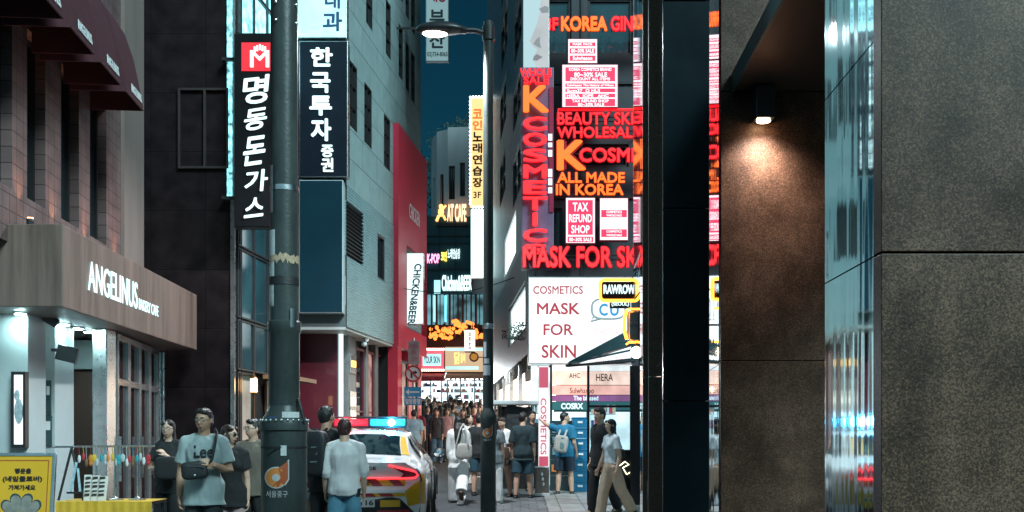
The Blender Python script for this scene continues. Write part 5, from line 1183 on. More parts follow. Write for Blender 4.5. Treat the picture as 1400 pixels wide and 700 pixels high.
mb = MB(); cpatch(mb, 3.2, 4.75, lambda t: 6.35 + .0 * t, lambda t: 6.6 + 1.15 * min(1, t * 2), 8, 4, .008, 1); cpatch(mb, 4.85, 7.2, 6.3, lambda t: 7.75 - max(0, t - .45) * 2.4, 10, 4, .008, 1); mb.build("side_window", car_glass, car, smooth=True)
mb = MB(); cpatch(mb, 3.2, 7.2, 6.3, 7.6, 10, 4, .008, -1); mb.build("side_window", car_glass, car, smooth=True)
mb = MB(); cpatch(mb, 2.2, 3.8, lambda t: 7.75 + .25 * t, lambda t: 8.3, 8, 3, .009, 1); mb.build("pillar_stripe", car_yel, car, smooth=True)
mb = MB(); cpatch(mb, .02, .9, 3.2, 5.2, 6, 6, .006, 1); rpatch(mb, [(.70, .52), (.855, .55), (.862, .72), (.855, .86), (.76, .80), (.66, .72)], .006); mb.build("yellow_corner", car_yel, car, smooth=True)
mb = MB(); cpatch(mb, .0, .32, 5.35, 6.1, 4, 4, .007, 1); mb.build("blue_corner", car_blue, car, smooth=True)
mb = MB(); rq(mb, -.80, .66, .79, .885, .008); mb.build("yellow_band", car_yel, car)
for u, k in ((.24, -.09), (.52, -.09), (-.66, .09), (-.40, .09)): mb = MB(); rq(mb, u, u + .13, .79, .885, .011, k, 4); mb.build("chevron", car_red, car)
mb = MB(); rtext(mb, "POLICE", -.22, .20, .80, .873, .011); mb.build("lettering", car_black, car)
mb = MB(); rtext(mb, "AMBULANCE"[6:] , .10, .28, 1.005, 1.045, .006); mb.build("lettering", car_black, car)
mb = MB(); rq(mb, -.62, .66, .655, .70, .008); mb.build("yellow_band", car_yel, car)
for u in (.12, .36): mb = MB(); rq(mb, u, u + .17, .655, .70, .011, -.05, 4); mb.build("chevron", car_red, car)
mb = MB(); rpatch(mb, [(-.66, .34), (.66, .34), (.80, .42), (.60, .625), (.5, .645), (-.5, .645), (-.6, .625), (-.80, .42)], .010); mb.build("diffuser", car_black, car)
mb = MB(); rq(mb, .34, .60, .52, .61, .016); mb.build("reflector_panel", car_yel, car)
mb = MB(); rq(mb, .30, .72, .44, .48, .016); mb.build("fog_reflector", car_red, car)
mb = MB(); rq(mb, -.27, .27, .52, .64, .020); pl = mb.build("number_plate", M("plate white", (.6, .62, .62), rough=.4, var=0, bump=0), car)
mb = MB(); rtext(mb, "69무4116", -.24, .25, .54, .62, .022, .02); mb.build("plate_number", print_black, pl)
tail_glow = E("tail light red glow", (1, .03, .04), 3.2); tail_dark = M("tail light lens", (.16, .01, .05), rough=.1, var=0, bump=0, coat=.5)
for s in (1, -1):
    mb = MB(); rpatch(mb, [(s * .46, 1.06), (s * .66, 1.0), (s * .80, .985), (s * .835, .93), (s * .80, .90), (s * .60, .895), (s * .64, .95)], .007); cpatch(mb, .0, .35, 4.65, 5.5, 4, 4, .006, s); t_ = mb.build("tail_light", tail_dark, car, smooth=True)
    mb = MB(); pts = [(s * .45, 1.065), (s * .56, 1.03), (s * .70, 1.0), (s * .80, .97), (s * .825, .93), (s * .79, .895), (s * .6, .887), (s * .3, .885)]
    mb.tube([cw(u, rear_v(u, w) - .014, w) for u, w in pts], .011, 6); mb.build("led_line", tail_glow, t_)
mb = MB(); mb.tube([cw(u / 10, rear_v(u / 10, .892) - .012, .892) for u in range(-6, 7)], .008, 6); mb.build("tail_light_bar", tail_glow, car)
for s in (1, -1):
    for v in (1.02, 3.83):
        c = cw(s * .80, v, .335); ax = (cw(s * 1, v, .335) - cw(0, v, .335)) * s
        wh = MB(); wh.tube([c - ax * .12 * s, c + ax * .10 * s, c + ax * .145 * s], [.335, .335, .30], 32); w_ = wh.build("wheel", M("tyre rubber", (.015, .015, .015), rough=.7), car, smooth=True)
        rm = MB(); rm.tube([c + ax * .145 * s, c + ax * .155 * s], [.225, .21], 24); rm.build("rim", steel, w_)
        ar = MB(); ring_ = [c + ax * .139 * s + (cw(0, v + math.cos(R(a)) * .39, .335 + math.sin(R(a)) * .39) - cw(0, v, .335)) for a in range(-10, 191, 10)]; ar.tube(ring_, .035, 6); ar.build("wheel_arch", car_black, car, smooth=True)
mb = MB(); c = cw(1.03, 3.05, 1.05); mb.ball(c, .11, .09, .085, 16, 10); mb.tube([c, cw(.90, 3.08, 1.0)], .03, 8); mb.build("door_mirror", car_black, car, smooth=True)
mb = MB(); c = cw(1.03, 2.972, 1.05); mb.ball(c, .085, .02, .06, 14, 8); mb.build("mirror_glass", steel_mirror2, car, smooth=True)
mb = MB()
for v in (2.05, 3.1): mb.tube([csurf_p for csurf_p in [cw(csurf(i, 4.6).x + .006, csurf(i, 4.6).y, csurf(i, 4.6).z) for i in ([5 - .1, 5 + .05] if v == 2.05 else [6.5, 6.65])]], .014, 6)
mb.build("door_handle", steel, car)
mb = MB(); 
for i in (4.75, 6.95): mb.tube([cw(csurf(i, k / 2).x + .003, csurf(i, k / 2).y, csurf(i, k / 2).z) for k in range(5, 13)], .006, 4)
mb.build("door_seam", car_black, car)
lb = MB(); lb.obox(cw(-.55, 2.02, 1.485), cw(.55, 2.02, 1.485) - cw(-.55, 2.02, 1.485), cw(0, 2.3, 1.485) - cw(0, 2.02, 1.485), (0, 0, .03)); lb.obox(cw(-.57, 2.0, 1.635), cw(.57, 2.0, 1.635) - cw(-.57, 2.0, 1.635), cw(0, 2.3, 1.635) - cw(0, 2.0, 1.635), (0, 0, .022))
for u in (-.56, -.02, .54): lb.obox(cw(u, 2.02, 1.515), cw(u + .025, 2.02, 1.515) - cw(u, 2.02, 1.515), cw(0, 2.26, 1.5) - cw(0, 2.02, 1.5), (0, 0, .12))
lbo = lb.build("light_bar", car_black, car)
for (u0, u1, n, c, s) in ((-.53, -.02, "red lamp glow", (1, .02, .05), 1.6), (.01, .53, "blue lamp glow", (.02, .45, 1.0), 2.6)):
    mb = MB(); mb.obox(cw(u0, 2.05, 1.52), cw(u1, 2.05, 1.52) - cw(u0, 2.05, 1.52), cw(0, 2.24, 1.5) - cw(0, 2.05, 1.5), (0, 0, .10)); mb.build("lamp_lens", E(n, c, s), lbo, bevel=.02)
    mb = MB(); um = -.05 - .30 if u0 < 0 else .33
    mb.ball(cw(um, 2.03, 1.57), .05, .02, .05); mb.build("lamp_bulb", E("red flash", (1, .25, .3), 90) if u0 < 0 else E("cyan flash", (.25, .8, 1), 110), lbo)
    l = bpy.data.lights.new("flash_light", 'POINT'); l.energy = 14 if u0 < 0 else 34; l.color = (1, .05, .08) if u0 < 0 else (.05, .6, 1); l.shadow_soft_size = .06
    lo = bpy.data.objects.new("flash_light", l); COL.objects.link(lo); lo.parent = lbo; lo.location = cw(um, 1.9, 1.60) - world_off(lbo)
# ================================================================== market things in front of the cafe
BY = 9.9
sb = thing("sign_board", "yellow Korean notice board with a grey four leaf clover on a steel stand", "sign", (XP(36, BY), BY, G(BY)))
yel = M("yellow notice print", (.62, .33, .015), rough=.5, var=.06, scale=2, bump=.02)
tl_, br_ = P(-14, 622, BY), P(74, 712, BY)
tilt = Vector((0, .12, 1)).normalized(); rr_ = Vector((1, 0, 0)); hgt = 1.05; o = Vector((tl_.x, BY, tl_.z)) - tilt * hgt; wid = br_.x - tl_.x; nn = rr_.cross(tilt)
mb = MB(); mb.obox(o, rr_ * wid, nn * -.02, tilt * hgt); mb.build("notice", yel, sb)
mb = MB()
for (a, b, c_, d) in ((-.02, .012, -.02, hgt + .02), (wid - .012, wid + .02, -.02, hgt + .02)): mb.obox(o + rr_ * a + tilt * c_ + nn * .008, rr_ * (b - a), nn * -.035, tilt * (d - c_))
for c_ in (-.02, hgt - .012): mb.obox(o + rr_ * .013 + tilt * c_ + nn * .008, rr_ * (wid - .026), nn * -.035, tilt * .032)
mb.build("frame", steel, sb, bevel=.004)
mb = MB()
for (a, b, c_, d) in ((.045, .052, .05, hgt - .05), (wid - .052, wid - .045, .05, hgt - .05), (.053, wid - .053, hgt - .057, hgt - .05)): mb.obox(o + rr_ * a + tilt * c_ + nn * .001, rr_ * (b - a), nn * .002, tilt * (d - c_))
mb.build("border_line", M("red print", (.35, .04, .02), var=0, bump=0), sb)
mb = MB()
for (s, cy_, w_, h_) in (("행운을", .155, .16, .05), ("(네잎클로버)", .235, .38, .062), ("가져가세요", .315, .26, .05)):
    text_into(mb, s, o + rr_ * (wid * .5 + .02) + tilt * (hgt - cy_) + nn * .002, rr_, tilt, w_, h_, .035, .003)
mb.build("lettering", print_black, sb)
def leaf(mb, c, ang, s, off):
    pts = []
    for k in range(28):
        t = 2 * math.pi * k / 28; x = 16 * math.sin(t) ** 3 / 17; y = (13 * math.cos(t) - 5 * math.cos(2 * t) - 2 * math.cos(3 * t) - math.cos(4 * t)) / 17 + 1.0
        q = Vector((x * .82, y)) * s; pts.append(c + rr_ * (q.x * math.cos(ang) - q.y * math.sin(ang)) + tilt * (q.x * math.sin(ang) + q.y * math.cos(ang)) + nn * off)
    mb.prism(pts, nn * .002)
cc_ = o + rr_ * (wid * .5 + .02) + tilt * (hgt - .60)
for (mt, k, off) in ((M("dark clover outline", (.03, .05, .045), var=0, bump=0), 1.1, .001), (M("grey clover print", (.2, .19, .165), var=.25, scale=12, bump=0), 1.0, .004)):
    mb = MB()
    for a in (35, -35, 125, -125): leaf(mb, cc_, R(a), .125 * k, off)
    mb.build("clover", mt, sb)
mb = MB()
for s in (.08, wid - .08): mb.tube([o + rr_ * s + tilt * .9 - nn * .03, Vector((o.x + s, BY + .35, G(BY + .35)))], .012, 8); mb.tube([o + rr_ * s, Vector((o.x + s, o.y - .0, G(BY)))], .014, 8)
mb.build("leg", steel, sb)
TY = 10.9
x0, x1 = XP(78, TY), XP(207, TY); ztop = ZP(686, TY)
tb = thing("display_table", "low display table with a yellow cloth and black tray in front of the cafe doors", "table", ((x0 + x1) / 2, TY, G(TY)))
mb = MB(); mb.box(x0, x1, TY, TY + .5, ztop - .03, ztop); mb.build("table_top", dark_metal, tb)
mb = MB(); n = 40; vs = []
for k in range(n + 1):
    x = x0 - .01 + (x1 - x0 + .02) * k / n; w = .012 * math.sin(k * 1.7) + .01 * math.sin(k * .6)
    vs += [(x, TY - .012, ztop + .004), (x, TY - .02 + w, ztop - .35 - .02 * math.sin(k * .9)), (x, TY - .012 + .52, ztop + .004)]
mb.add(vs, [(3 * k, 3 * k + 3, 3 * k + 4, 3 * k + 1) for k in range(n)] + [(3 * k + 2, 3 * k + 5, 3 * k + 3, 3 * k) for k in range(n)]); mb.build("cloth", M("yellow cloth", (.6, .35, .03), rough=.8, var=.12, scale=6, bump=.2), tb, smooth=True)
for s in (.04, x1 - x0 - .04):
    for d in (.05, .45): mb = MB(); mb.tube([(x0 + s, TY + d, ztop - .03), (x0 + s, TY + d, G(TY) + .02)], .02, 8); mb.build("leg", dark_metal, tb)
RYk = TY + .25
rk = thing("charm_rail", "chrome rail on thin posts for hanging charms above the yellow table", "rack", ((x0 + x1) / 2, RYk, ztop))
mb = MB(); zr_ = ZP(611, RYk); mb.tube([(XP(72, RYk), RYk, zr_), (XP(211, RYk), RYk, zr_ + .01)], .012, 10); mb.build("rail", steel, rk, smooth=True)
for px in (132, 157, 188):
    mb = MB(); mb.tube([(XP(px, RYk), RYk, ztop + .02), (XP(px, RYk), RYk, zr_)], .010, 8); mb.lathe([(.09, 0), (.09, .012), (.03, .02), (.012, .04)], (XP(px, RYk), RYk, ztop + .005), 18); mb.build("post", steel, rk, smooth=True)
random.seed(21)
cols = [("white", (.6, .62, .62)), ("orange", (.6, .2, .04)), ("teal", (.03, .3, .34)), ("red", (.45, .04, .05)), ("yellow", (.6, .4, .05)), ("clear", (.4, .45, .46)), ("brown", (.2, .1, .05)), ("silver", (.4, .42, .43))]
shapes = ["small", "short", "long", "round", "wide", "slim", "stubby", "twin"]
first = {}
for k in range(20):
    px = 109 + k * 4.9 + random.uniform(-1, 1); cn, cv = cols[(k * 3 + k // 8) % 8]; sh = shapes[k % 8]
    p = Vector((XP(px, RYk - .015), RYk - .015, zr_ - .012)); ln = {"long": .2, "slim": .22, "short": .09}.get(sh, .13) + random.uniform(0, .04)
    where = ["left of the first rail post", "between the first two rail posts", "between the second and third rail posts", "right of the last rail post"][0 if px < 132 else 1 if px < 157 else 2 if px < 188 else 3]
    ch = thing("hanging_charm", f"{sh} {cn} key charm hanging {where}", "charm", p, "charms hanging on the chrome rail")
    mb = MB(); mb.tube([p + Vector((0, 0, .02)), p + Vector((0, -.012, 0)), p - Vector((0, 0, ln * .5))], .004, 5); mb.build("cord", M("charm cord " + cols[(k + 3) % 8][0], tuple(.6 * q for q in cols[(k + 3) % 8][1]), var=0, bump=0), ch)
    mb = MB(); q = p - Vector((0, 0, ln * .5 + .04)); w_ = .028 if sh in ("wide", "round") else .018
    mb.ball(q, w_, .012, .045, 8, 6)
    if sh in ("twin", "round"): mb.ball(q - Vector((.0, 0, .05)), w_ * .8, .012, .03, 8, 6)
    mb.build("charm", M("charm " + cn, cv, rough=.3, var=0, bump=0), ch)
es = thing("easel", "black folding easel with pale price strips beside the charm rail", "easel", (XP(97, TY + .1), TY + .1, ztop))
mb = MB()
for (a, b, d) in ((98, 80, -.05), (98, 114, -.05), (98, 99, .22)): mb.tube([P(a, 612, TY + .1), Vector((XP(b, TY + .1), TY + .15 + d, ztop + .01))], .014, 8)
mb.build("frame", print_black, es)
mb = MB(); mb.obox(P(91, 675, TY + .02), P(111, 675, TY + .02) - P(91, 675, TY + .02), Vector((0, .05, 0)), Vector((0, 0, .02))); mb.build("ledge", print_black, es)
mb = MB()
for q in ((100, 632, 103.5, 672, -4), (104, 640, 107, 672, 3)):
    a, b = P(q[0], q[3], TY + .01), P(q[2], q[1], TY + .01); mb.obox(a + Vector((q[4] * .01, 0, 0)), Vector((b.x - a.x, 0, 0)), Vector((0, .004, 0)), Vector((-q[4] * .012, .03, b.z - a.z)))
mb.build("price_strip", M("blue white strip", (.3, .45, .5), var=.3, scale=40), es)
for i, (a, b, y0_, y1_) in enumerate(((114, 123, 650, 688), (124, 133, 651, 688), (133, 143, 652, 686))):
    t = thing("display_card", ["left standing white card with black print on the yellow table", "middle standing white card with black print on the yellow table", "right leaning white card on the yellow table"][i], "card", P((a + b) / 2, 686, TY + .06))
    mb = MB(); p0, p1 = P(a, y1_, TY + .06), P(b, y0_, TY + .06); mb.obox((p0.x, TY + .06, ztop + .005), (p1.x - p0.x, .03, 0), (0, .006, 0), (.01 * (i - 1), .05, p1.z - ztop)); mb.build("card", M("card stock", (.5, .47, .42), var=.1), t)
    mb = MB()
    for k in range(5): z = ztop + .06 + k * .045; mb.obox((p0.x + .012, TY + .056 + k * .0085 , z), (p1.x - p0.x - .03, .03, 0), (0, .003, 0), (0, 0, .014 if k % 2 else .024))
    mb.build("print", print_black, t)
# ================================================================== things around the cosmetics store
KY = 21.5
ks = thing("covered_stall", "closed street stall wrapped in a black tarpaulin with a pale roof bar", "stall", (XP(704, KY), KY, G(KY)))
mb = MB(); n, m_ = 14, 10; vs = []; xa, xb = XP(676, KY), XP(733, KY); zt_ = ZP(557, KY); zg = G(KY)
random.seed(9)
def tarp(i, j):
    a = 2 * math.pi * i / 40; w = .92 + .06 * math.sin(3 * a) + .03 * math.sin(11 * a + j); cx = (xa + xb) / 2; hx = (xb - xa) / 2; z = zg + (zt_ - zg) * (j / 10)
    t = 1 - .18 * (j / 10) ** 2; return (cx + math.copysign(abs(math.cos(a)) ** .5, math.cos(a)) * hx * w * t, KY + .38 + math.copysign(abs(math.sin(a)) ** .5, math.sin(a)) * .36 * w * t, z + .05 * math.sin(a * 5 + j))
vs = [tarp(i, j) for j in range(11) for i in range(40)]; fs = [(j * 40 + i, j * 40 + (i + 1) % 40, (j + 1) * 40 + (i + 1) % 40, (j + 1) * 40 + i) for j in range(10) for i in range(40)] + [tuple(range(400, 440))]
mb.add(vs, fs); mb.build("tarpaulin", M("black tarpaulin", (.02, .025, .028), rough=.45, var=.3, scale=6, bump=.8, bscale=9), ks, smooth=True)
mb = MB(); mb.box(xa - .05, xb + .05, KY - .1, KY + .66, ZP(553.5, KY), ZP(547.5, KY)); mb.build("roof_bar", M("pale canopy bar", (.4, .42, .43), rough=.5), ks, bevel=.02)
mb = MB()
for x in (xa + .08, xb - .08): mb.tube([(x, KY + .4, zg), (x, KY + .4, ZP(553.5, KY))], .03, 8)
mb.build("post", steel, ks)
# stack of blue crates
random.seed(4)
QY = 20.7
ord_ = ["lowest", "second lowest", "third lowest", "middle", "third highest", "second highest", "topmost"]
zc = G(QY) + .035
crate_m = M("blue plastic", (.015, .16, .30), rough=.4, var=.12, scale=6, bump=.05)
for k in range(7):
    h = .215; xa, xb = XP(783, QY) + random.uniform(-.01, .01), XP(804, QY) + random.uniform(-.01, .01)
    t = thing("blue_crate", f"{ord_[k]} blue plastic crate of the stack by the store window", "crate", ((xa + xb) / 2, QY, zc), "blue crates stacked by the store window")
    mb = MB(); mb.box(xa, xb, QY, QY + .4, zc, zc + h - .03); mb.box(xa - .012, xb + .012, QY - .012, QY + .412, zc + h - .0295, zc + h - .005)
    for j in range(4): mb.box(xa + .03 + j * .07, xa + .045 + j * .07, QY - .01, QY - .0005, zc + .02, zc + h - .04)
    mb.build("box", crate_m, t, bevel=.004)
    mb = MB(); mb.box((xa + xb) / 2 - .05, (xa + xb) / 2 + .05, QY - .014, QY - .0105, zc + .09, zc + .13); mb.build("label", print_white, t)
    zc += h
cb_ = thing("display_cabinet", "dark upright display cabinet left of the blue crates", "cabinet", (XP(769, 20.9), 20.9, G(20.9)))
mb = MB(); a, b = P(752, 673, 20.9), P(783, 575, 20.9); zg2 = G(20.9) + .03; mb.box(a.x, b.x, 20.9, 21.3, zg2, b.z); mb.build("cabinet_body", M("dark teal cabinet", (.02, .04, .045), rough=.3, var=.2), cb_, bevel=.01)
mb = MB()
for (y0_, y1_) in ((583, 592), (597, 606), (612, 622)): pbox(mb, 755, y0_, 762, y1_, 20.885, .014)
mb.build("screen", M("grey screen", (.12, .2, .22), rough=.2), cb_)
mb = MB(); pbox(mb, 754, 635, 764, 645, 20.885, .014); mb.build("label", M("orange label", (.5, .16, .04)), cb_)
mb = MB()
for y_ in (594, 609, 628, 650): pbox(mb, 752.5, y_, 782.5, y_ + 1, 20.892, .007)
mb.build("shelf_edge", steel, cb_)
bn = thing("rubbish_bin", "brushed steel square bin with a white rim by the banner", "bin", (XP(741, 19.9), 19.9, G(19.9)))
mb = MB(); a, b = P(732, 672, 19.9), P(751, 640, 19.9); zg2 = G(19.9) + .03; mb.box(a.x, b.x, 19.9, 20.17, zg2, b.z); mb.build("bin_body", M("bronze steel", (.25, .2, .18), rough=.3, metal=.9, var=.15), bn, bevel=.02)
mb = MB(); mb.box(a.x - .01, b.x + .01, 19.89, 20.18, b.z + .001, b.z + .03); mb.box(a.x - .015, b.x + .015, 19.885, 20.185, zg2 - .005, zg2 + .05); mb.build("rim", M("pale rim", (.45, .46, .46), rough=.4), bn, bevel=.006)
mb = MB(); 
for k in range(3): mb.ball(P(741 + k, 648 + k * 7, 19.895), .02, .004, .035, 8, 6)
mb.build("emblem", print_white, bn)
# ================================================================== people
from mathutils.bvhtree import BVHTree
def remeshed(mb, voxel, it=3, fac=.5, name="m"):
    me = mb.mesh(name); ob = bpy.data.objects.new(name, me); COL.objects.link(ob)
    m = ob.modifiers.new("r", 'REMESH'); m.mode = 'VOXEL'; m.voxel_size = voxel
    if it: s = ob.modifiers.new("s", 'SMOOTH'); s.factor = fac; s.iterations = it
    dg = bpy.context.evaluated_depsgraph_get(); out = bpy.data.meshes.new_from_object(ob.evaluated_get(dg))
    bpy.data.objects.remove(ob); bpy.data.meshes.remove(me); out.name = name
    out.polygons.foreach_set("use_smooth", [True] * len(out.polygons)); return out
def ruffle(me, amp, fx, fz, seed=0):
    """cloth folds / hair strands: push vertices along their normals"""
    ns = [v.normal.copy() for v in me.vertices]; o = Vector((seed * 3.1, seed * 1.7, seed))
    for v, n in zip(me.vertices, ns):
        c = v.co; q = noise.noise(Vector((c.x * fx, c.y * fx, c.z * fz)) + o) + .5 * noise.noise(Vector((c.x * fx * 2.3, c.y * fx * 2.3, c.z * fz * 2.1 + c.x * 6)) + o)
        v.co = c + n * (q * amp)
    me.update()
def lpart(me, name, mat, parent, label=None):
    me.materials.clear(); me.materials.append(mat); o = bpy.data.objects.new(name, me); COL.objects.link(o); o.parent = parent
    if label: o["label"] = label
    return o
skin = M("skin", (.58, .36, .26), rough=.5, var=.08, scale=9, bump=.05, bscale=120)
skin_b = M("tanned skin", (.46, .26, .17), rough=.5, var=.1, scale=9, bump=.05, bscale=120)
eye_w = M("eye white", (.6, .58, .55), rough=.3, var=0, bump=0); eye_d = M("dark eye", (.012, .009, .008), rough=.2, var=0, bump=0)
lip_m = M("lips", (.38, .12, .10), rough=.45, var=0, bump=0); teeth = M("teeth", (.6, .58, .53), rough=.3, var=0, bump=0)
glass_fr = M("spectacle frame", (.03, .022, .02), rough=.3, metal=.3, var=0, bump=0); dark_lens = M("dark lens", (.01, .008, .008), rough=.1, var=0, bump=0)
def cloth(name, rgb, var=.12): return M(name, rgb, rough=.85, var=var, scale=6, bump=.25, bscale=160)
hair_k = M("black hair", (.012, .010, .010), rough=.42, var=.4, scale=30, bump=.4, bscale=90, streak=.8)
hair_b = M("dark brown hair", (.03, .016, .011), rough=.42, var=.4, scale=30, bump=.4, bscale=90, streak=.8)
hair_r = M("auburn hair", (.05, .014, .012), rough=.42, var=.4, scale=30, bump=.4, bscale=90, streak=.8)
shoe_k = M("black shoes", (.015, .015, .016), rough=.5, var=.1, bump=.1); shoe_w = M("white shoes", (.45, .45, .44), rough=.5, var=.1, bump=.1)
TORSO = [(.465, .076, .055, 0), (.515, .092, .066, .006), (.56, .088, .060, .003), (.61, .077, .052, 0), (.66, .078, .053, -.001), (.71, .087, .059, -.002), (.755, .092, .060, .002), (.79, .085, .052, .005), (.815, .052, .042, .007), (.845, .033, .036, .005), (.885, .031, .034, -.003)]
REST = ((.10, .02, -1), (.03, .22, -1))
def person(label, X, Y, H, rot, arms=(REST, REST), legs=((0, 0, 2), (0, 0, 2)), lean=0, yaw=0, pitch=0, fem=False, top=("tee", None, .47, .55, .012), bottom=("trousers", None, .0), hair=("short", None),
           skinm=None, shoes=None, face=True, glasses=None, smile=False, voxel=.0065, group=None, lift=0.0, curl=22, cap=None):
    skinm = skinm or skin; hairm = hair[1] or hair_k; shoes = shoes or shoe_k
    root = thing("person", label, "person", (X, Y, G(Y) + lift), group); root.rotation_euler.z = R(rot)
    K = H / 1.72; wsc = .90 if fem else 1.0
    def V(x, f, z): return Vector((x, -f, z))       # f = forward
    hip_z = .515 * H; ank = []; leg_pts = []
    for s, (th, kn, ab) in zip((-1, 1), legs):
        h = V(s * .050 * H, 0, hip_z); a, b, c = R(th), R(th - kn), R(ab)
        k = h + V(s * math.sin(c), math.sin(a), -math.cos(a)).normalized() * .242 * H
        an = k + V(s * math.sin(c) * .6, math.sin(b), -math.cos(b)).normalized() * .236 * H
        leg_pts.append((h, k, an)); ank.append(an.z)
    dz = .038 * H - min(ank); up3 = Vector((0, 0, dz)); leg_pts = [tuple(p + up3 for p in t) for t in leg_pts]
    piv = Vector((0, 0, hip_z + dz)); LM = Matrix.Rotation(R(lean), 3, 'X')
    def U(p): return piv + LM @ (Vector(p) + up3 - piv)          # upper body point
    tors = [(U(V(0, -yo * H, z * H)), rx * H * wsc, ry * H * (1.0 if not fem else .95)) for z, rx, ry, yo in TORSO]
    nb = MB()
    nb.tube([t[0] for t in tors], [(t[1], t[2]) for t in tors], 20, up=(1, 0, 0))
    if fem: 
        for s in (-1, 1): nb.ball(U(V(s * .042 * H, .042 * H, .725 * H)), .036 * H, .03 * H, .036 * H)
    arm_pts = []
    for s, (ua, fa) in zip((-1, 1), arms):
        sh = U(V(s * .100 * H * (.90 if fem else 1), -.004 * H, .795 * H)); d1 = Vector((s * ua[0], -ua[1], ua[2])).normalized(); d2 = Vector((s * fa[0], -fa[1], fa[2])).normalized()
        el = sh + d1 * .170 * H; wr = el + d2 * .142 * H; arm_pts.append((sh, el, wr, d1, d2))
        q = .9 if fem else 1.0
        nb.ball(sh, .035 * H * q)
        nb.tube([U(V(s * .05 * H, 0, .80 * H)), sh], [.03 * H, .034 * H * q], 12)
        nb.tube([sh, sh + d1 * .08 * H, el, el + d2 * .05 * H, wr], [.032 * H * q, .029 * H * q, .0235 * H * q, .0235 * H * q, .0155 * H * q], 12)
        # hand
        pn = Vector((-s, 0, 0)); pn = (pn - d2 * pn.dot(d2)); pn = pn.normalized() if pn.length > .2 else Vector((0, 0, -1)); wv = d2.cross(pn).normalized()
        if wv.y > 0: wv = -wv                        # thumb side forward
        hs = K * (.92 if fem else 1)
        nb.tube([wr - d2 * .01, wr + d2 * .03 * hs, wr + d2 * .075 * hs, wr + d2 * .09 * hs], [(.022 * hs, .015 * hs), (.033 * hs, .016 * hs), (.038 * hs, .014 * hs), (.034 * hs, .011 * hs)], 12, up=wv)
        for i, L in enumerate((.066, .076, .082, .074)):
            b = wr + d2 * .082 * hs + wv * ((i - 1.5) * .0195 * hs); d = d2.copy(); pts = [b - d * .012]; pts.append(b)
            for j, f in enumerate((.46, .30, .24)):
                cang = R(curl * (1 + .25 * j) + i * -2); d = (d * math.cos(cang) + pn * math.sin(cang)).normalized(); b = b + d * (L * f * hs); pts.append(b)
            nb.tube(pts, [.0085 * hs, .0095 * hs, .009 * hs, .0085 * hs, .007 * hs], 8)
        b = wr + d2 * .025 * hs + wv * .024 * hs; d = (d2 * .75 + wv * .6 + pn * .25).normalized(); pts = [b, b + d * .035 * hs]; d = (d + d2 * .5 + pn * .3).normalized(); pts += [pts[-1] + d * .028 * hs, pts[-1] + d * .05 * hs]
        nb.tube(pts, [.013 * hs, .012 * hs, .0105 * hs, .008 * hs], 8)
    for h, k, an in leg_pts:
        q = 1.03 if fem else 1.0
        nb.tube([h + Vector((0, 0, .02 * H)), h.lerp(k, .4), k, k.lerp(an, .35), an - Vector((0, 0, .012 * H))], [.053 * H * q, .048 * H * q, .034 * H, .034 * H, .022 * H], 14)
        nb.tube([an + Vector((0, .02 * H, -.015 * H)), an + Vector((0, -.06 * H, -.022 * H))], [.022 * H, .018 * H], 8)
    # head
    HR = LM @ Matrix.Identity(3); HM = Matrix.Rotation(R(yaw), 3, 'Z') @ Matrix.Rotation(R(pitch), 3, 'X'); hk = K * (.97 if fem else 1)
    hc = U(V(0, .014 * H, .919 * H)); 
    def HP(x, y, z): return hc + HM @ (Vector((x, y, z)) * hk)
    def hfn(v):
        x, y, z = v
        wx = .074 * (1 - .34 * max(0, -z - .1) ** 1.3) * (1 - .06 * max(0, z)); X_ = wx * x; Y_ = .096 * y * (.90 if y < 0 else 1.0); Z_ = .116 * z
        if y < 0:
            f = max(0, -y); ax = abs(x)
            Y_ -= .024 * f * math.exp(-(x / .16) ** 2) * (math.exp(-((z + .16) / .13) ** 2) + .5 * math.exp(-((z - .03) / .15) ** 2))
            Y_ += .012 * f * math.exp(-((ax - .38) / .17) ** 2 - ((z - .10) / .10) ** 2)
            Y_ -= .005 * f * math.exp(-((z - .27) / .08) ** 2)
            Y_ -= .007 * f * math.exp(-(x / .32) ** 2 - ((z + .46) / .09) ** 2)
            Y_ -= .010 * f * math.exp(-(x / .35) ** 2 - ((z + .86) / .16) ** 2)
            Y_ -= .004 * f * math.exp(-((ax - .55) / .2) ** 2 - ((z + .15) / .2) ** 2)
        else: Y_ *= 1 - .12 * max(0, -z)
        return HP(X_, Y_, Z_)
    nb.ball((0, 0, 0), 1, 1, 1, 44, 32, hfn)
    for s in (-1, 1): nb.ball((0, 0, 0), 1, 1, 1, 10, 8, lambda v: HP(s * .076 + v.x * .010, .012 + v.y * .020, .004 + v.z * .033))
    nb.tube([U(V(0, -.004 * H, .83 * H)), HP(0, .012, -.05)], [.034 * H * (.88 if fem else 1), .032 * H * (.88 if fem else 1)], 14)
    lpart(remeshed(nb, voxel, 2, .4, "body"), "body", skinm, root)
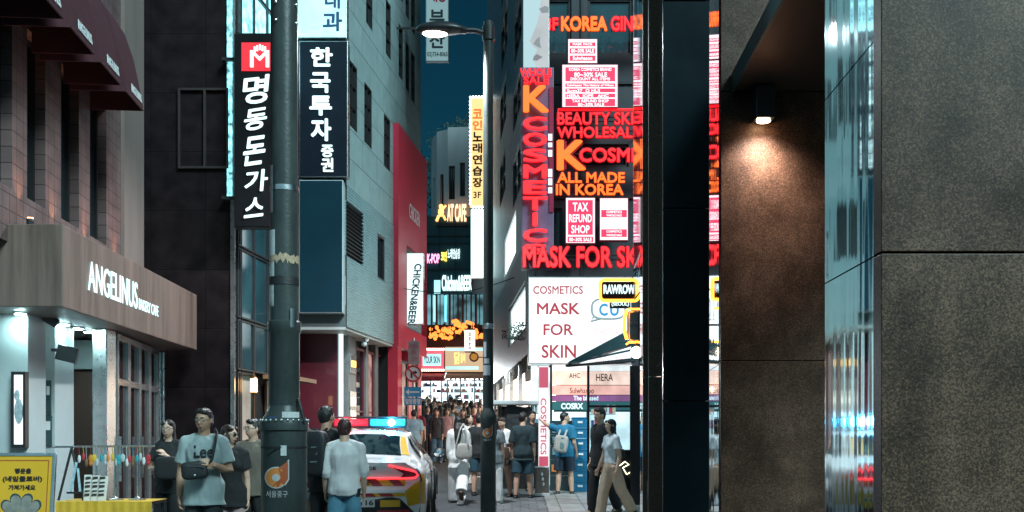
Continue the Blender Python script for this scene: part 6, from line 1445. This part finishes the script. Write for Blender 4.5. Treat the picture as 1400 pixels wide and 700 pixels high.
    # face
    if face:
        for s in (-1, 1):
            mb = MB(); mb.ball((0, 0, 0), 1, 1, 1, 10, 8, lambda v: HP(s * .029 + v.x * .0135, -.0735 + v.y * .008, .013 + v.z * .0065)); mb.mi = 1
            mb.ball((0, 0, 0), 1, 1, 1, 8, 6, lambda v: HP(s * .029 + v.x * .0062, -.0785 + v.y * .005, .013 + v.z * .0062)); mb.mi = 1
            mb.tube([HP(s * (.014 + .008 * j), -.083 + .0024 * j - (.001 if j == 2 else 0), .019 + (.002 if j in (1, 2) else 0)) for j in range(4)], .0022 * hk, 5)
            e = mb.mesh("eye", Vector(), True); o = lpart(e, "eye", eye_w, root); e.materials.append(eye_d)
            mb = MB(); mb.tube([HP(s * (.012 + .0085 * j), -.090 + .0028 * j + (.004 if j > 2 else 0), .033 + (.004 if 0 < j < 3 else .001)) for j in range(5)], [.0028 * hk, .004 * hk, .004 * hk, .0032 * hk, .002 * hk], 6); lpart(mb.mesh("eyebrow", Vector(), True), "eyebrow", hairm, root)
        mb = MB(); mb.ball((0, 0, 0), 1, 1, 1, 12, 6, lambda v: HP(v.x * (.024 if not smile else .030), -.0885 + v.y * .008 + abs(v.x) * .008, -.052 + v.z * (.0075 if not smile else .010) + (abs(v.x) ** 2 * .006 if smile else 0))); lo_ = lpart(mb.mesh("lips", Vector(), True), "lips", lip_m, root)
        if smile: mb = MB(); mb.ball((0, 0, 0), 1, 1, 1, 10, 6, lambda v: HP(v.x * .022, -.0935 + v.y * .005 + abs(v.x) * .007, -.051 + v.z * .005 + abs(v.x) ** 2 * .005)); lpart(mb.mesh("teeth", Vector(), True), "teeth", teeth, lo_)
    if glasses:
        mb = MB()
        for s in (-1, 1):
            mb.tube([HP(s * .031 + .0225 * math.cos(a * .5236), -.098 + .006 * abs(math.cos(a * .5236)) * (1 if s * math.cos(a * .5236) > 0 else 0), .012 + .0175 * math.sin(a * .5236)) for a in range(13)], .0022 * hk, 5, cap=False)
            mb.tube([HP(s * .054, -.091, .016), HP(s * .078, -.04, .016), HP(s * .079, .01, .018)], .0022 * hk, 5)
        mb.tube([HP(-.009, -.099, .014), HP(.009, -.099, .014)], .002 * hk, 5)
        go = lpart(mb.mesh("glasses", Vector(), True), "glasses", glass_fr, root)
        if glasses == "dark":
            mb = MB()
            for s in (-1, 1): mb.ball((0, 0, 0), 1, 1, 1, 12, 6, lambda v: HP(s * .032 + v.x * .023, -.0955 + v.y * .003 + .004 * max(0, s * v.x), .011 + v.z * .018))
            lpart(mb.mesh("lens", Vector(), True), "lens", dark_lens, go)
    # hair
    hb = MB(); kind = hair[0]
    def hball(c, r): hb.ball((0, 0, 0), 1, 1, 1, 20, 14, lambda v: HP(c[0] + v.x * r[0], c[1] + v.y * r[1], c[2] + v.z * r[2]))
    hball((0, .026, .034), (.083, .090, .100))
    if kind == "short": hball((0, -.035, .098), (.060, .045, .030)); hball((0, .05, -.015), (.072, .058, .065)); hball((.03, -.05, .088), (.035, .03, .022))
    if kind == "crop": hball((0, -.030, .090), (.058, .045, .026)); hball((0, .05, -.01), (.070, .055, .06))
    if kind in ("bob", "long", "pony", "tied"):
        for s in (-1, 1): hball((s * .045, -.042, .080), (.038, .036, .030))
        hball((0, .045, -.02), (.078, .062, .08))
    if kind == "bob":
        for s in (-1, 1): hball((s * .062, .004, -.045), (.028, .052, .085))
        hball((0, .052, -.06), (.080, .052, .075))
    if kind == "long":
        hb.tube([HP(0, .055, .0), U(V(0, -.055 * H, .84 * H)) , U(V(.0, -.075 * H, .76 * H)), U(V(.005 * H, -.078 * H, .66 * H))], [(.080 * hk, .052 * hk), (.085 * hk, .05 * hk), (.075 * hk, .036 * hk), (.035 * hk, .018 * hk)], 16, up=(1, 0, 0))
        for s in (-1, 1): hb.tube([HP(s * .066, .0, .03), HP(s * .076, .005, -.06), U(V(s * .052 * H, .0, .80 * H)), U(V(s * .055 * H, .02 * H, .74 * H))], [.026 * hk, .030 * hk, .028 * hk, .012 * hk], 8)
    if kind == "tied":
        for s in (-1, 1): hb.tube([HP(s * .066, .0, .03), HP(s * .078, .01, -.06), U(V(s * .05 * H, .015 * H, .80 * H)), U(V(s * .052 * H, .04 * H, .74 * H)), U(V(s * .05 * H, .045 * H, .70 * H))], [.022 * hk, .024 * hk, .024 * hk, .02 * hk, .008 * hk], 8)
    if kind == "pony": hb.tube([HP(0, .10, .04), HP(0, .135, .01), HP(0, .13, -.10), HP(0, .11, -.17)], [.03 * hk, .034 * hk, .026 * hk, .008 * hk], 10)
    hm = remeshed(hb, .009, 2, .4, "hair"); ruffle(hm, .0065 * hk, 55, 14, len(label)); lpart(hm, "hair", hairm, root)
    if cap:
        mb = MB(); mb.ball((0, 0, 0), 1, 1, 1, 20, 12, lambda v: HP(v.x * .092, .02 + v.y * .105, .05 + max(-.1, v.z) * .095)); mb.ball((0, 0, 0), 1, 1, 1, 14, 6, lambda v: HP(v.x * .072, -.10 + v.y * .065, .045 + v.z * .008)); lpart(mb.mesh("cap", Vector(), True), "cap", cap, root)
    # top
    tk, tm, hem, sl, ease = top
    cb_ = MB(); lo_ = [t for t, z in zip(tors, TORSO) if hem < z[0] < .83]
    rings = [(p, rx * 1.06 + ease * K, ry * 1.10 + ease * K) for p, rx, ry in lo_]
    hz = hem * H; i0 = next(i for i, z in enumerate(TORSO) if z[0] > hem); t0 = tors[i0]
    tops_ = U(V(0, -.006 * H, .836 * H)); rings.append((tops_, .043 * H, .043 * H))
    if not fem: rings = [(p, max(rx, .096 * H) if i < len(rings) - 3 else rx, ry) for i, (p, rx, ry) in enumerate(rings)]
    if hem < .5: rings = [(p, max(rx, (.116 if not fem else .112) * H), max(ry, .076 * H)) if (p - tors[0][0]).length < .11 * H else (p, rx, ry) for p, rx, ry in rings]
    low = U(V(0, 0, hz)); rings.insert(0, (low, max(t0[1] * 1.06, (.116 if hem < .5 else .106 * wsc) * H) + ease * K, max(t0[2] * 1.1, .072 * H if hem < .5 else 0) + ease * 1.1 * K))
    cb_.tube([r[0] for r in rings], [(r[1], r[2]) for r in rings], 24, up=(1, 0, 0))
    if fem:
        for s in (-1, 1): cb_.ball(U(V(s * .042 * H, .044 * H, .722 * H)), .040 * H, .036 * H, .045 * H)
    for s, (sh, el, wr, d1, d2) in zip((-1, 1), arm_pts):
        q = .99 if fem else 1.0
        cb_.tube([U(V(s * .022 * H, -.006 * H, .828 * H)), U(V(s * .06 * H, -.004 * H, .812 * H)), sh], [.028 * H, .036 * H, .040 * H * q], 14)
        cb_.ball(sh, .041 * H * q)
        if sl <= 1: e = sh + d1 * (.170 * H * sl); cb_.tube([sh, sh.lerp(e, .5), e], [.036 * H * q + ease * .3, .037 * H * q + ease * .6, .038 * H * q + ease * .9], 16)
        else:
            f = sl - 1; e = el + d2 * (.142 * H * f); cb_.tube([sh, sh.lerp(el, .5), el, e], [.039 * H * q + ease * .3, .036 * H * q + ease * .4, .032 * H * q + ease * .4, .024 * H * q + ease * .5], 16)
    cm = remeshed(cb_, .011, 4, .5, "shirt"); ruffle(cm, .0125 * K, 9, 5, len(label) * .37); nm_ = {"tee": "shirt", "coat": "jacket", "dress": "dress", "shirt": "shirt"}[tk]; so = lpart(cm, nm_, tm, root)
    # bottom
    bk, bm_, loose = bottom
    tb_ = MB(); wl_ = [t for t, z in zip(tors, TORSO) if z[0] <= .60]
    tb_.tube([p for p, a, b in wl_] + [U(V(0, 0, .605 * H))], [(a * 1.05 + .008, b * 1.08 + .008) for p, a, b in wl_] + [(.080 * H * wsc, .056 * H)], 22, up=(1, 0, 0))
    if bk == "skirt":
        tb_.tube([U(V(0, 0, .56 * H)), Vector((0, 0, .50 * H)), Vector((0, 0, loose * H))], [(.09 * H, .064 * H), (.105 * H, .08 * H), (.125 * H, .105 * H)], 24, up=(1, 0, 0))
    else:
        for h, k, an in leg_pts:
            w_ = loose
            if bk == "shorts": e = h.lerp(k, .92); tb_.tube([h + Vector((0, 0, .02 * H)), h.lerp(k, .45), e], [.052 * H, .056 * H + w_, .054 * H + w_ * 1.3], 16)
            elif bk == "minishorts": e = h.lerp(k, .45); tb_.tube([h + Vector((0, 0, .02 * H)), h.lerp(k, .25), e], [.054 * H, .058 * H + w_, .058 * H + w_], 16)
            else: tb_.tube([h + Vector((0, 0, .02 * H)), h.lerp(k, .5), k, k.lerp(an, .5), an - Vector((0, 0, .006 * H))], [.052 * H, .052 * H + w_ * .5, .042 * H + w_ * .8, .038 * H + w_, .033 * H + w_ * 1.15], 16)
    bm2 = remeshed(tb_, .012, 4, .5, "trousers"); ruffle(bm2, .010 * K, 10, 4, len(label) * .11); lpart(bm2, {"trousers": "trousers", "shorts": "shorts", "minishorts": "shorts", "skirt": "skirt"}[bk], bm_, root)
    for (h, k, an), (th, kn, ab) in zip(leg_pts, legs):
        mb = MB(); pit = R(max(0, kn - th - 8)) if kn - th > 12 else 0
        fw = Vector((0, -math.cos(pit), -math.sin(pit))); dn = Vector((0, math.sin(pit), -math.cos(pit))); base = an + dn * .026 * H
        mb.tube([base - fw * .038 * H, base - fw * .02 * H, base + fw * .03 * H + dn * .002, base + fw * .075 * H + dn * .008, base + fw * .105 * H + dn * .012], [(.018 * H, .012 * H), (.024 * H, .022 * H), (.027 * H, .020 * H), (.028 * H, .013 * H), (.014 * H, .006 * H)], 14, up=(1, 0, 0))
        mb.tube([an + Vector((0, 0, .012 * H)), an + dn * .02 * H], [.026 * H, .028 * H], 12)
        lpart(remeshed(mb, .008, 2, .5, "shoe"), "shoe", shoes, root)
    return root, so
def print_on(so, body_, cx, cz, w, h, mat, parent_name="print", bold=.02):
    """lettering printed on the front of a garment (garment space, front is -y)"""
    bv = BVHTree.FromPolygons([v.co for v in so.data.vertices], [tuple(p.vertices) for p in so.data.polygons])
    vs, fs = text_geo(body_, 0, 1, 'CENTER', 0); x0 = min(v.x for v in vs); x1 = max(v.x for v in vs); y0 = min(v.y for v in vs); y1 = max(v.y for v in vs)
    mb = MB()
    for i in range(6):
        pts = []
        for v in vs:
            x = cx + ((v.x + bold * math.cos(i) - x0) / (x1 - x0) - .5) * w; z = cz + ((v.y + bold * math.sin(i) - y0) / (y1 - y0) - .5) * h
            hit = bv.ray_cast(Vector((x, -1, z)), Vector((0, 1, 0))); y = hit[0].y if hit[0] else -.1
            pts.append((x, y - .004 - (v.z + .5) * .002 - i * .0002, z))
        mb.add(pts, fs)
    return lpart(mb.mesh(parent_name), parent_name, mat, so)
c_black = cloth("black cotton", (.014, .014, .016)); c_char = cloth("charcoal trousers", (.022, .028, .032)); c_grey = cloth("pale grey teal cotton", (.30, .36, .36)); c_white = cloth("white cotton", (.72, .72, .71))
c_pink = cloth("pale pink trousers", (.42, .30, .29)); c_brown = cloth("taupe jacket", (.13, .105, .085)); c_jean = cloth("light blue denim", (.10, .26, .36), .2); c_beige = cloth("beige trousers", (.52, .38, .27))
c_navy = cloth("navy shorts", (.015, .03, .05)); c_blue = cloth("bright blue cotton", (.015, .17, .30)); c_teal = cloth("dark teal shorts", (.02, .06, .085)); c_mint = cloth("pale blue cotton", (.55, .62, .64)); c_mag = cloth("magenta sleeve", (.3, .03, .09))
c_tealblk = cloth("dark teal cotton", (.012, .03, .036))
bag_k = M("black nylon", (.012, .013, .015), rough=.55, var=.2, scale=8, bump=.25)
canvas = M("natural canvas", (.40, .38, .35), rough=.85, var=.12, scale=8, bump=.3, bscale=150)
def px_person(label, px, Y, H, rot, **k): return person(label, XP(px, Y), Y, H, rot, **k)
# ---- the group walking towards the camera
px_person("smiling woman in black with round glasses and long tied hair by the cafe doors", 231, 12.6, 1.70, -8, fem=True, hair=("tied", hair_k), glasses="clear", smile=True, yaw=8,
          arms=(((.30, .05, -1), (-.75, .75, .12)), ((.12, .25, -1), (-.75, .55, .95))), top=("tee", c_black, .46, .62, .014), bottom=("trousers", c_black, .03), curl=30)
r_, sh_ = px_person("man in a pale teal printed tee with glasses and a black shoulder bag", 279, 11.0, 1.86, 4, hair=("short", hair_k), glasses="clear", yaw=-14, pitch=2, skinm=skin_b,
          arms=(((.20, -.05, -1), (.02, .16, -1)), ((.26, -.02, -1), (-.42, .75, .25))), top=("tee", c_grey, .435, .72, .02), bottom=("trousers", c_char, .012), curl=30)
print_on(sh_, "Lee", .025, 1.385, .20, .125, print_black, bold=.03)
px_person("woman in black tee and dark glasses looking aside beside the man in printed tee", 314, 11.5, 1.67, 20, fem=True, hair=("bob", hair_b), glasses="dark", yaw=52,
          arms=(((.2, .1, -1), (-.1, .9, .3)), ((.14, -.05, -1), (.04, .15, -1))), top=("tee", c_black, .44, .62, .018), bottom=("trousers", c_pink, .012))
px_person("man with glasses in a taupe jacket half hidden behind the utility pole", 346, 12.4, 1.71, -10, hair=("short", hair_k), glasses="clear", yaw=-28, top=("coat", c_brown, .45, 1.9, .018), bottom=("trousers", c_black, .01))
px_person("person in a magenta top mostly hidden between the pole and the backpack wearer", 419, 13.0, 1.58, 180, fem=True, face=False, hair=("long", hair_k), top=("tee", c_mag, .47, 1.6, .014), bottom=("trousers", c_beige, .012), voxel=.009)
px_person("tall man in black seen from behind with a black backpack", 446, 12.3, 1.87, 172, face=False, hair=("crop", hair_k), yaw=-22, top=("tee", c_black, .44, .7, .02), bottom=("trousers", c_black, .012),
          arms=(((.12, .02, -1), (.0, .2, -1)), ((.12, .05, -1), (-.05, .4, -1))), skinm=skin_b)
px_person("person from behind in a white denim shirt and light blue jeans by the patrol car", 471, 12.0, 1.73, 182, face=False, hair=("short", hair_r), top=("shirt", cloth("white denim", (.66, .64, .64)), .50, 1.25, .026), bottom=("trousers", c_jean, .016),
          arms=(((.16, .05, -1), (.0, .3, -1)), ((.16, .0, -1), (.05, .35, -1))), legs=((4, 0, 3), (-3, 2, 3)), curl=40)
# ---- couple by the glass entrance
px_person("young man in black walking left behind the woman in beige trousers", 821, 17.0, 1.79, -62, hair=("short", hair_k), yaw=8, top=("tee", c_black, .45, 1.7, .014), bottom=("trousers", c_black, .012), legs=((10, 6, 1), (-14, 10, 1)), voxel=.0075)
px_person("woman in pale blue tee and beige wide trousers walking left by the glass entrance", 836, 16.5, 1.63, -66, fem=True, hair=("bob", hair_k), yaw=4, top=("tee", c_mint, .545, .60, .014), bottom=("trousers", c_beige, .03), legs=((14, 4, 1), (-20, 12, 1)), shoes=shoe_k,
          arms=(((.10, .20, -1), (.02, .45, -1)), ((.1, -.15, -1), (0, .2, -1))), voxel=.0075)
# ---- shoppers
px_person("man in bright blue tee reaching up to the crates with one arm", 772, 20.3, 1.66, 150, face=True, hair=("crop", hair_k), yaw=-52, top=("tee", c_blue, .46, .7, .02), bottom=("shorts", c_navy, .02), voxel=.008,
          arms=(((.14, .05, -1), (-.05, .5, -.8)), ((.75, .35, .18), (.85, .35, .42))), legs=((5, 0, 4), (-4, 0, 4)))
px_person("man from behind in dark teal tee and knee shorts with black shoes", 715, 19.6, 1.67, 168, face=False, hair=("crop", hair_k), yaw=-24, top=("tee", c_tealblk, .44, .85, .03), bottom=("shorts", c_teal, .018), legs=((7, 0, 4), (-5, 0, 4)), voxel=.008,
          arms=(((.14, .0, -1), (.02, .25, -1)), ((.14, .05, -1), (.02, .2, -1))))
px_person("woman with long black hair in white from behind walking with a canvas bag", 627, 18.8, 1.62, 176, fem=True, face=False, hair=("long", hair_k), top=("shirt", c_white, .40, 1.85, .026), bottom=("trousers", c_white, .05), legs=((-22, 30, 2), (8, 0, 2)), shoes=M("brown sandals", (.12, .07, .05), rough=.6), voxel=.008)
px_person("girl facing the camera in a white top behind the woman with the canvas bag", 642, 20.6, 1.61, 12, fem=True, hair=("bob", hair_k), yaw=15, top=("tee", c_white, .48, .6, .018), bottom=("minishorts", c_navy, .01), voxel=.009, shoes=shoe_w)
px_person("woman in a white top and denim shorts looking down right of the street lamp", 687, 19.8, 1.57, -38, fem=True, hair=("short", hair_b), pitch=14, top=("tee", c_white, .47, .8, .022), bottom=("minishorts", cloth("dark denim", (.03, .07, .10)), .01), legs=((8, 2, 2), (-8, 4, 2)), voxel=.008, skinm=skin)
px_person("woman in grey top and white trousers mostly hidden by the street lamp", 674.5, 18.6, 1.6, 170, fem=True, face=False, hair=("long", hair_k), top=("tee", cloth("mid grey cotton", (.12, .15, .16)), .47, .6, .018), bottom=("trousers", c_white, .02), voxel=.009, shoes=shoe_w)
px_person("person in black tee hidden behind the street lamp with one arm showing", 655, 20.2, 1.62, 185, face=False, hair=("short", hair_k), top=("tee", c_black, .46, .8, .022), bottom=("shorts", c_teal, .015), voxel=.009)
px_person("person in dark clothes standing between the teal shirted man and the banner", 728, 21.15, 1.66, 10, hair=("short", hair_k), top=("tee", c_black, .45, 1.7, .018), bottom=("trousers", c_black, .012), voxel=.009)
# ---- bags and things held (each a thing of its own)
def bag(name, label, cat, c, size, mat, strap=None, bev=.03, rz=0, tilt=0, sm=None):
    t = thing(name, label, cat, c); mb = MB(); mb.ball((0, 0, 0), 1, 1, 1, 24, 16, None); q = Matrix.Rotation(R(rz), 3, 'Z') @ Matrix.Rotation(R(tilt), 3, 'Y')
    def f(v): e = .45; s = Vector([math.copysign(abs(a) ** e, a) for a in v]); s = s * (1 + .03 * noise.noise(v * 3)); return Vector(c) + q @ Vector((s.x * size[0], s.y * size[1], s.z * size[2]))
    mb.v = [f(v) for v in mb.v]; mb.build("bag_body", mat, t, smooth=True)
    if strap:
        for s in strap: m2 = MB(); m2.tube(s, [(.02, .014)] * len(s), 8); m2.build("strap", sm or mat, t, smooth=True)
    return t, q
Yb = 10.72
b1, q = bag("shoulder_bag", "black nylon shoulder bag hanging at the hip of the man in printed tee", "bag", P(266, 643, Yb), (.135, .055, .095), bag_k, [[P(280, 640, Yb + .0), P(290, 628, Yb + .03), P(294, 608, Yb + .06), P(296.5, 592, Yb + .16), P(294, 587.5, 11.0)]], rz=8, tilt=-6)
mb = MB(); mb.obox(P(252, 637, Yb - .062), P(279, 639, Yb - .058) - P(252, 637, Yb - .062), (0, .008, 0), (0, 0, .008)); mb.build("zip", M("zip grey", (.1, .1, .1), metal=.5), b1)
mb = MB(); mb.ball(P(266, 650, Yb - .058), .012, .004, .012); mb.build("badge", steel, b1)
b2, q = bag("backpack", "black backpack worn by the tall man in black", "backpack", P(431, 620, 12.02), (.16, .09, .27), bag_k, [[P(440, 592, 12.05), P(447, 586, 12.2)], [P(424, 592, 12.08), P(430, 586, 12.2)]], rz=-14)
mb = MB()
for (x0_, y0_, x1_, y1_) in ((424, 632, 440, 631), (432, 622, 441, 606), (425, 612, 437, 611)): mb.tube([P(x0_, y0_, 11.925), P(x1_, y1_, 11.93)], .010, 6)
mb.build("webbing", M("grey webbing", (.09, .12, .13), rough=.6), b2)
bag("folded_jacket", "black jacket bundled in the arms of the smiling woman", "jacket", P(229, 640, 12.3), (.15, .07, .14), c_black, rz=5)
bag("plastic_bag", "pale blue plastic shopping bag beside the utility pole", "bag", P(422, 675, 12.75), (.085, .05, .07), M("pale blue plastic", (.30, .45, .5), rough=.3), [[P(418, 668, 12.75), P(420, 655, 12.8), P(425, 668, 12.75)]])
b3, q = bag("tote_bag", "pale canvas tote bag on the shoulder of the woman in white", "bag", P(634, 617, 18.52), (.155, .055, .14), canvas, [[P(624, 607, 18.45), P(629, 588, 18.5), P(633, 580, 18.7)], [P(640, 607, 18.45), P(637, 588, 18.5), P(634, 580, 18.7)]], rz=6)
bag("handbag", "dark brown slouchy bag carried by the woman in denim shorts", "bag", P(690, 620, 19.5), (.10, .06, .13), M("brown leather", (.06, .03, .022), rough=.45), [[P(687, 610, 19.5), P(684, 590, 19.6), P(688, 582, 19.75)]], tilt=-12)
b4, q = bag("drawstring_backpack", "white printed drawstring backpack on the man in bright blue tee", "backpack", P(767, 607, 20.02), (.135, .075, .17), canvas, [[P(763, 597, 19.98), P(766, 588, 20.15)], [P(772, 597, 19.98), P(775, 588, 20.15)]], rz=10, tilt=8)
mb = MB(); mb.ball(P(767, 609, 19.945), .06, .006, .075); mb.ball(P(768, 599, 19.95), .04, .006, .02); mb.build("print", M("grey green print", (.12, .2, .2), var=.5, scale=30), b4)
bag("shoulder_bag", "small black bag on the shoulder of the woman in pale blue tee", "bag", P(849, 620, 16.75), (.06, .09, .075), bag_k, [[P(846, 612, 16.7), P(842, 598, 16.6), P(841, 590, 16.55)]])
ph = thing("smartphone", "dark phone in the hand of the person in white denim shirt", "phone", P(490, 676, 11.75))
mb = MB(); mb.obox(P(486.5, 680, 11.7), (.045, -.05, .01), (.006, .006, 0), (.02, .0, .10)); mb.build("phone_body", print_black, ph, bevel=.004)
# ---- the crowd further up the street
random.seed(33)
protos = []
PR = [dict(fem=True, face=False, hair=("long", hair_k), top=("tee", c_white, .47, .6, .02), bottom=("minishorts", c_black, .012), legs=((10, 2, 2), (-12, 10, 2)), shoes=shoe_w),
      dict(fem=False, face=False, hair=("short", hair_k), top=("tee", c_white, .45, .75, .022), bottom=("trousers", c_char, .014), legs=((12, 4, 2), (-12, 10, 2))),
      dict(fem=True, face=True, hair=("bob", hair_k), top=("tee", c_white, .47, .65, .02), bottom=("skirt", c_black, .30), legs=((8, 2, 2), (-8, 8, 2)), shoes=shoe_w),
      dict(fem=False, face=True, hair=("short", hair_b), top=("shirt", c_white, .45, .8, .022), bottom=("trousers", c_char, .014), legs=((10, 2, 2), (-10, 8, 2))),
      dict(fem=True, face=True, hair=("long", hair_b), top=("tee", c_white, .46, 1.6, .022), bottom=("trousers", c_jean, .02), legs=((10, 2, 2), (-10, 8, 2))),
      dict(fem=False, face=False, hair=("crop", hair_k), top=("tee", c_white, .45, .8, .024), bottom=("shorts", c_navy, .02), legs=((10, 2, 3), (-10, 8, 3)))]
PROT = [True, True, False, False, False, True]
ccol = {"white": (.6, .6, .59), "black": (.014, .014, .016), "grey": (.2, .21, .22), "navy": (.02, .03, .06), "beige": (.42, .33, .24), "dark red": (.18, .02, .03), "olive": (.09, .09, .04), "pale blue": (.3, .42, .5), "pink": (.5, .28, .3), "brown": (.12, .07, .045), "teal": (.02, .17, .2), "charcoal": (.04, .042, .046)}
bcol = {"black": (.014, .014, .016), "denim": (.06, .13, .2), "khaki": (.25, .2, .13), "white": (.5, .5, .49), "dark": (.03, .03, .034)}
kindw = [("long haired woman", "shorts"), ("short haired man", "trousers"), ("bob haired woman", "skirt"), ("brown haired man", "trousers"), ("long sleeved woman", "trousers"), ("cropped haired man", "shorts")]
facew = ["from behind", "from behind", "facing the camera", "facing the camera", "facing the camera", "from behind"]
used = set()
def crowd_person(k, px, Y, H, col, bc, where, rot=None, lift=0.0, extra=""):
    lab = f"{kindw[k][0]} in {col} top and {bc} {kindw[k][1]} {where}"
    if lab in used: return None
    used.add(lab)
    if protos[k] is None:
        d = dict(PR[k]); r0, _ = person(lab, 0, 0, 1.68, 0, voxel=.011, group="people in the crowd up the street", **d); protos[k] = [r0, False]
    r0, taken = protos[k]
    if not taken: r, kids = r0, list(r0.children); protos[k][1] = True
    else:
        r = r0.copy(); COL.objects.link(r); kids = []
        for c in r0.children:
            d = c.copy(); COL.objects.link(d); d.parent = r; kids.append(d)
            for g_ in c.children: e = g_.copy(); COL.objects.link(e); e.parent = d
    r["label"] = lab
    r.location = (XP(px, Y), Y, G(Y) + lift); s = H / 1.68; r.scale = (s, s, s); r.rotation_euler.z = R((180 if PROT[k] else 0) + (rot if rot is not None else random.uniform(-28, 28)))
    for c in kids:
        nm = c.name.split(".")[0]
        if nm == "shirt": c.material_slots[0].link = 'OBJECT'; c.material_slots[0].material = cloth("crowd top " + col, ccol[col])
        if nm in ("trousers", "shorts", "skirt"): c.material_slots[0].link = 'OBJECT'; c.material_slots[0].material = cloth("crowd bottom " + bc, bcol[bc])
    return r
protos = [None] * 6
near = [(0, 588, 36.0, 1.64, "white", "black", "near the blue arrow sign"), (0, 602, 34.0, 1.66, "black", "black", "in the middle of the street"), (4, 611, 30.5, 1.6, "pink", "dark", "beside the woman in white"), (1, 571, 29.0, 1.66, "dark red", "dark", "below the blue arrow sign"),
        (5, 566, 26.5, 1.62, "pale blue", "dark", "beside the patrol car roof"), (0, 578, 33, 1.63, "pale blue", "denim", "under the blue arrow sign"), (1, 617, 41, 1.92, "white", "black", "standing tallest by the lit shops"), (2, 634, 27.5, 1.63, "black", "dark", "behind the girl in white"),
        (3, 648, 30, 1.68, "dark red", "dark", "left of the street lamp"), (1, 630, 39, 1.83, "pale blue", "black", "by the lit shops"), (4, 597, 29.5, 1.6, "charcoal", "denim", "in the middle of the street"), (3, 584, 31.5, 1.66, "navy", "black", "in the middle of the street"), (0, 640, 33, 1.62, "beige", "white", "by the street lamp"),
        (3, 681, 26, 1.64, "black", "black", "right of the street lamp"), (0, 694, 25.0, 1.6, "charcoal", "black", "in front of the covered stall")]
for a in near: crowd_person(*a)
combos = [(k, c, b) for k in range(6) for c in ccol for b in ("black", "denim", "khaki", "dark", "white")]; random.shuffle(combos)
darkish = ["black", "navy", "charcoal", "grey", "olive", "brown", "black"]
n = 0
rows = [(34.5, 6, 1.70), (37, 8, 1.74), (39.5, 10, 1.78), (42, 11, 1.82), (43.6, 9, 1.84)]
for (Y, cnt, Hm) in rows:
    for j in range(cnt):
        px = 573 + (660 - 573) * (j + .5 + random.uniform(-.35, .35)) / cnt; yy = Y + random.uniform(-.8, .8)
        if yy > 43.8: yy = 43.8
        while combos:
            k, c, b = combos.pop()
            if random.random() < {"white": 1, "pale blue": 1, "beige": .8, "pink": .6, "grey": .4}.get(c, .16): break
        w = "near the lit shopfronts" if Y > 41 else "deep in the crowd" if Y > 38 else "at the front of the crowd"
        crowd_person(k, px, yy, Hm + random.uniform(-.15, .12), c, b, w)
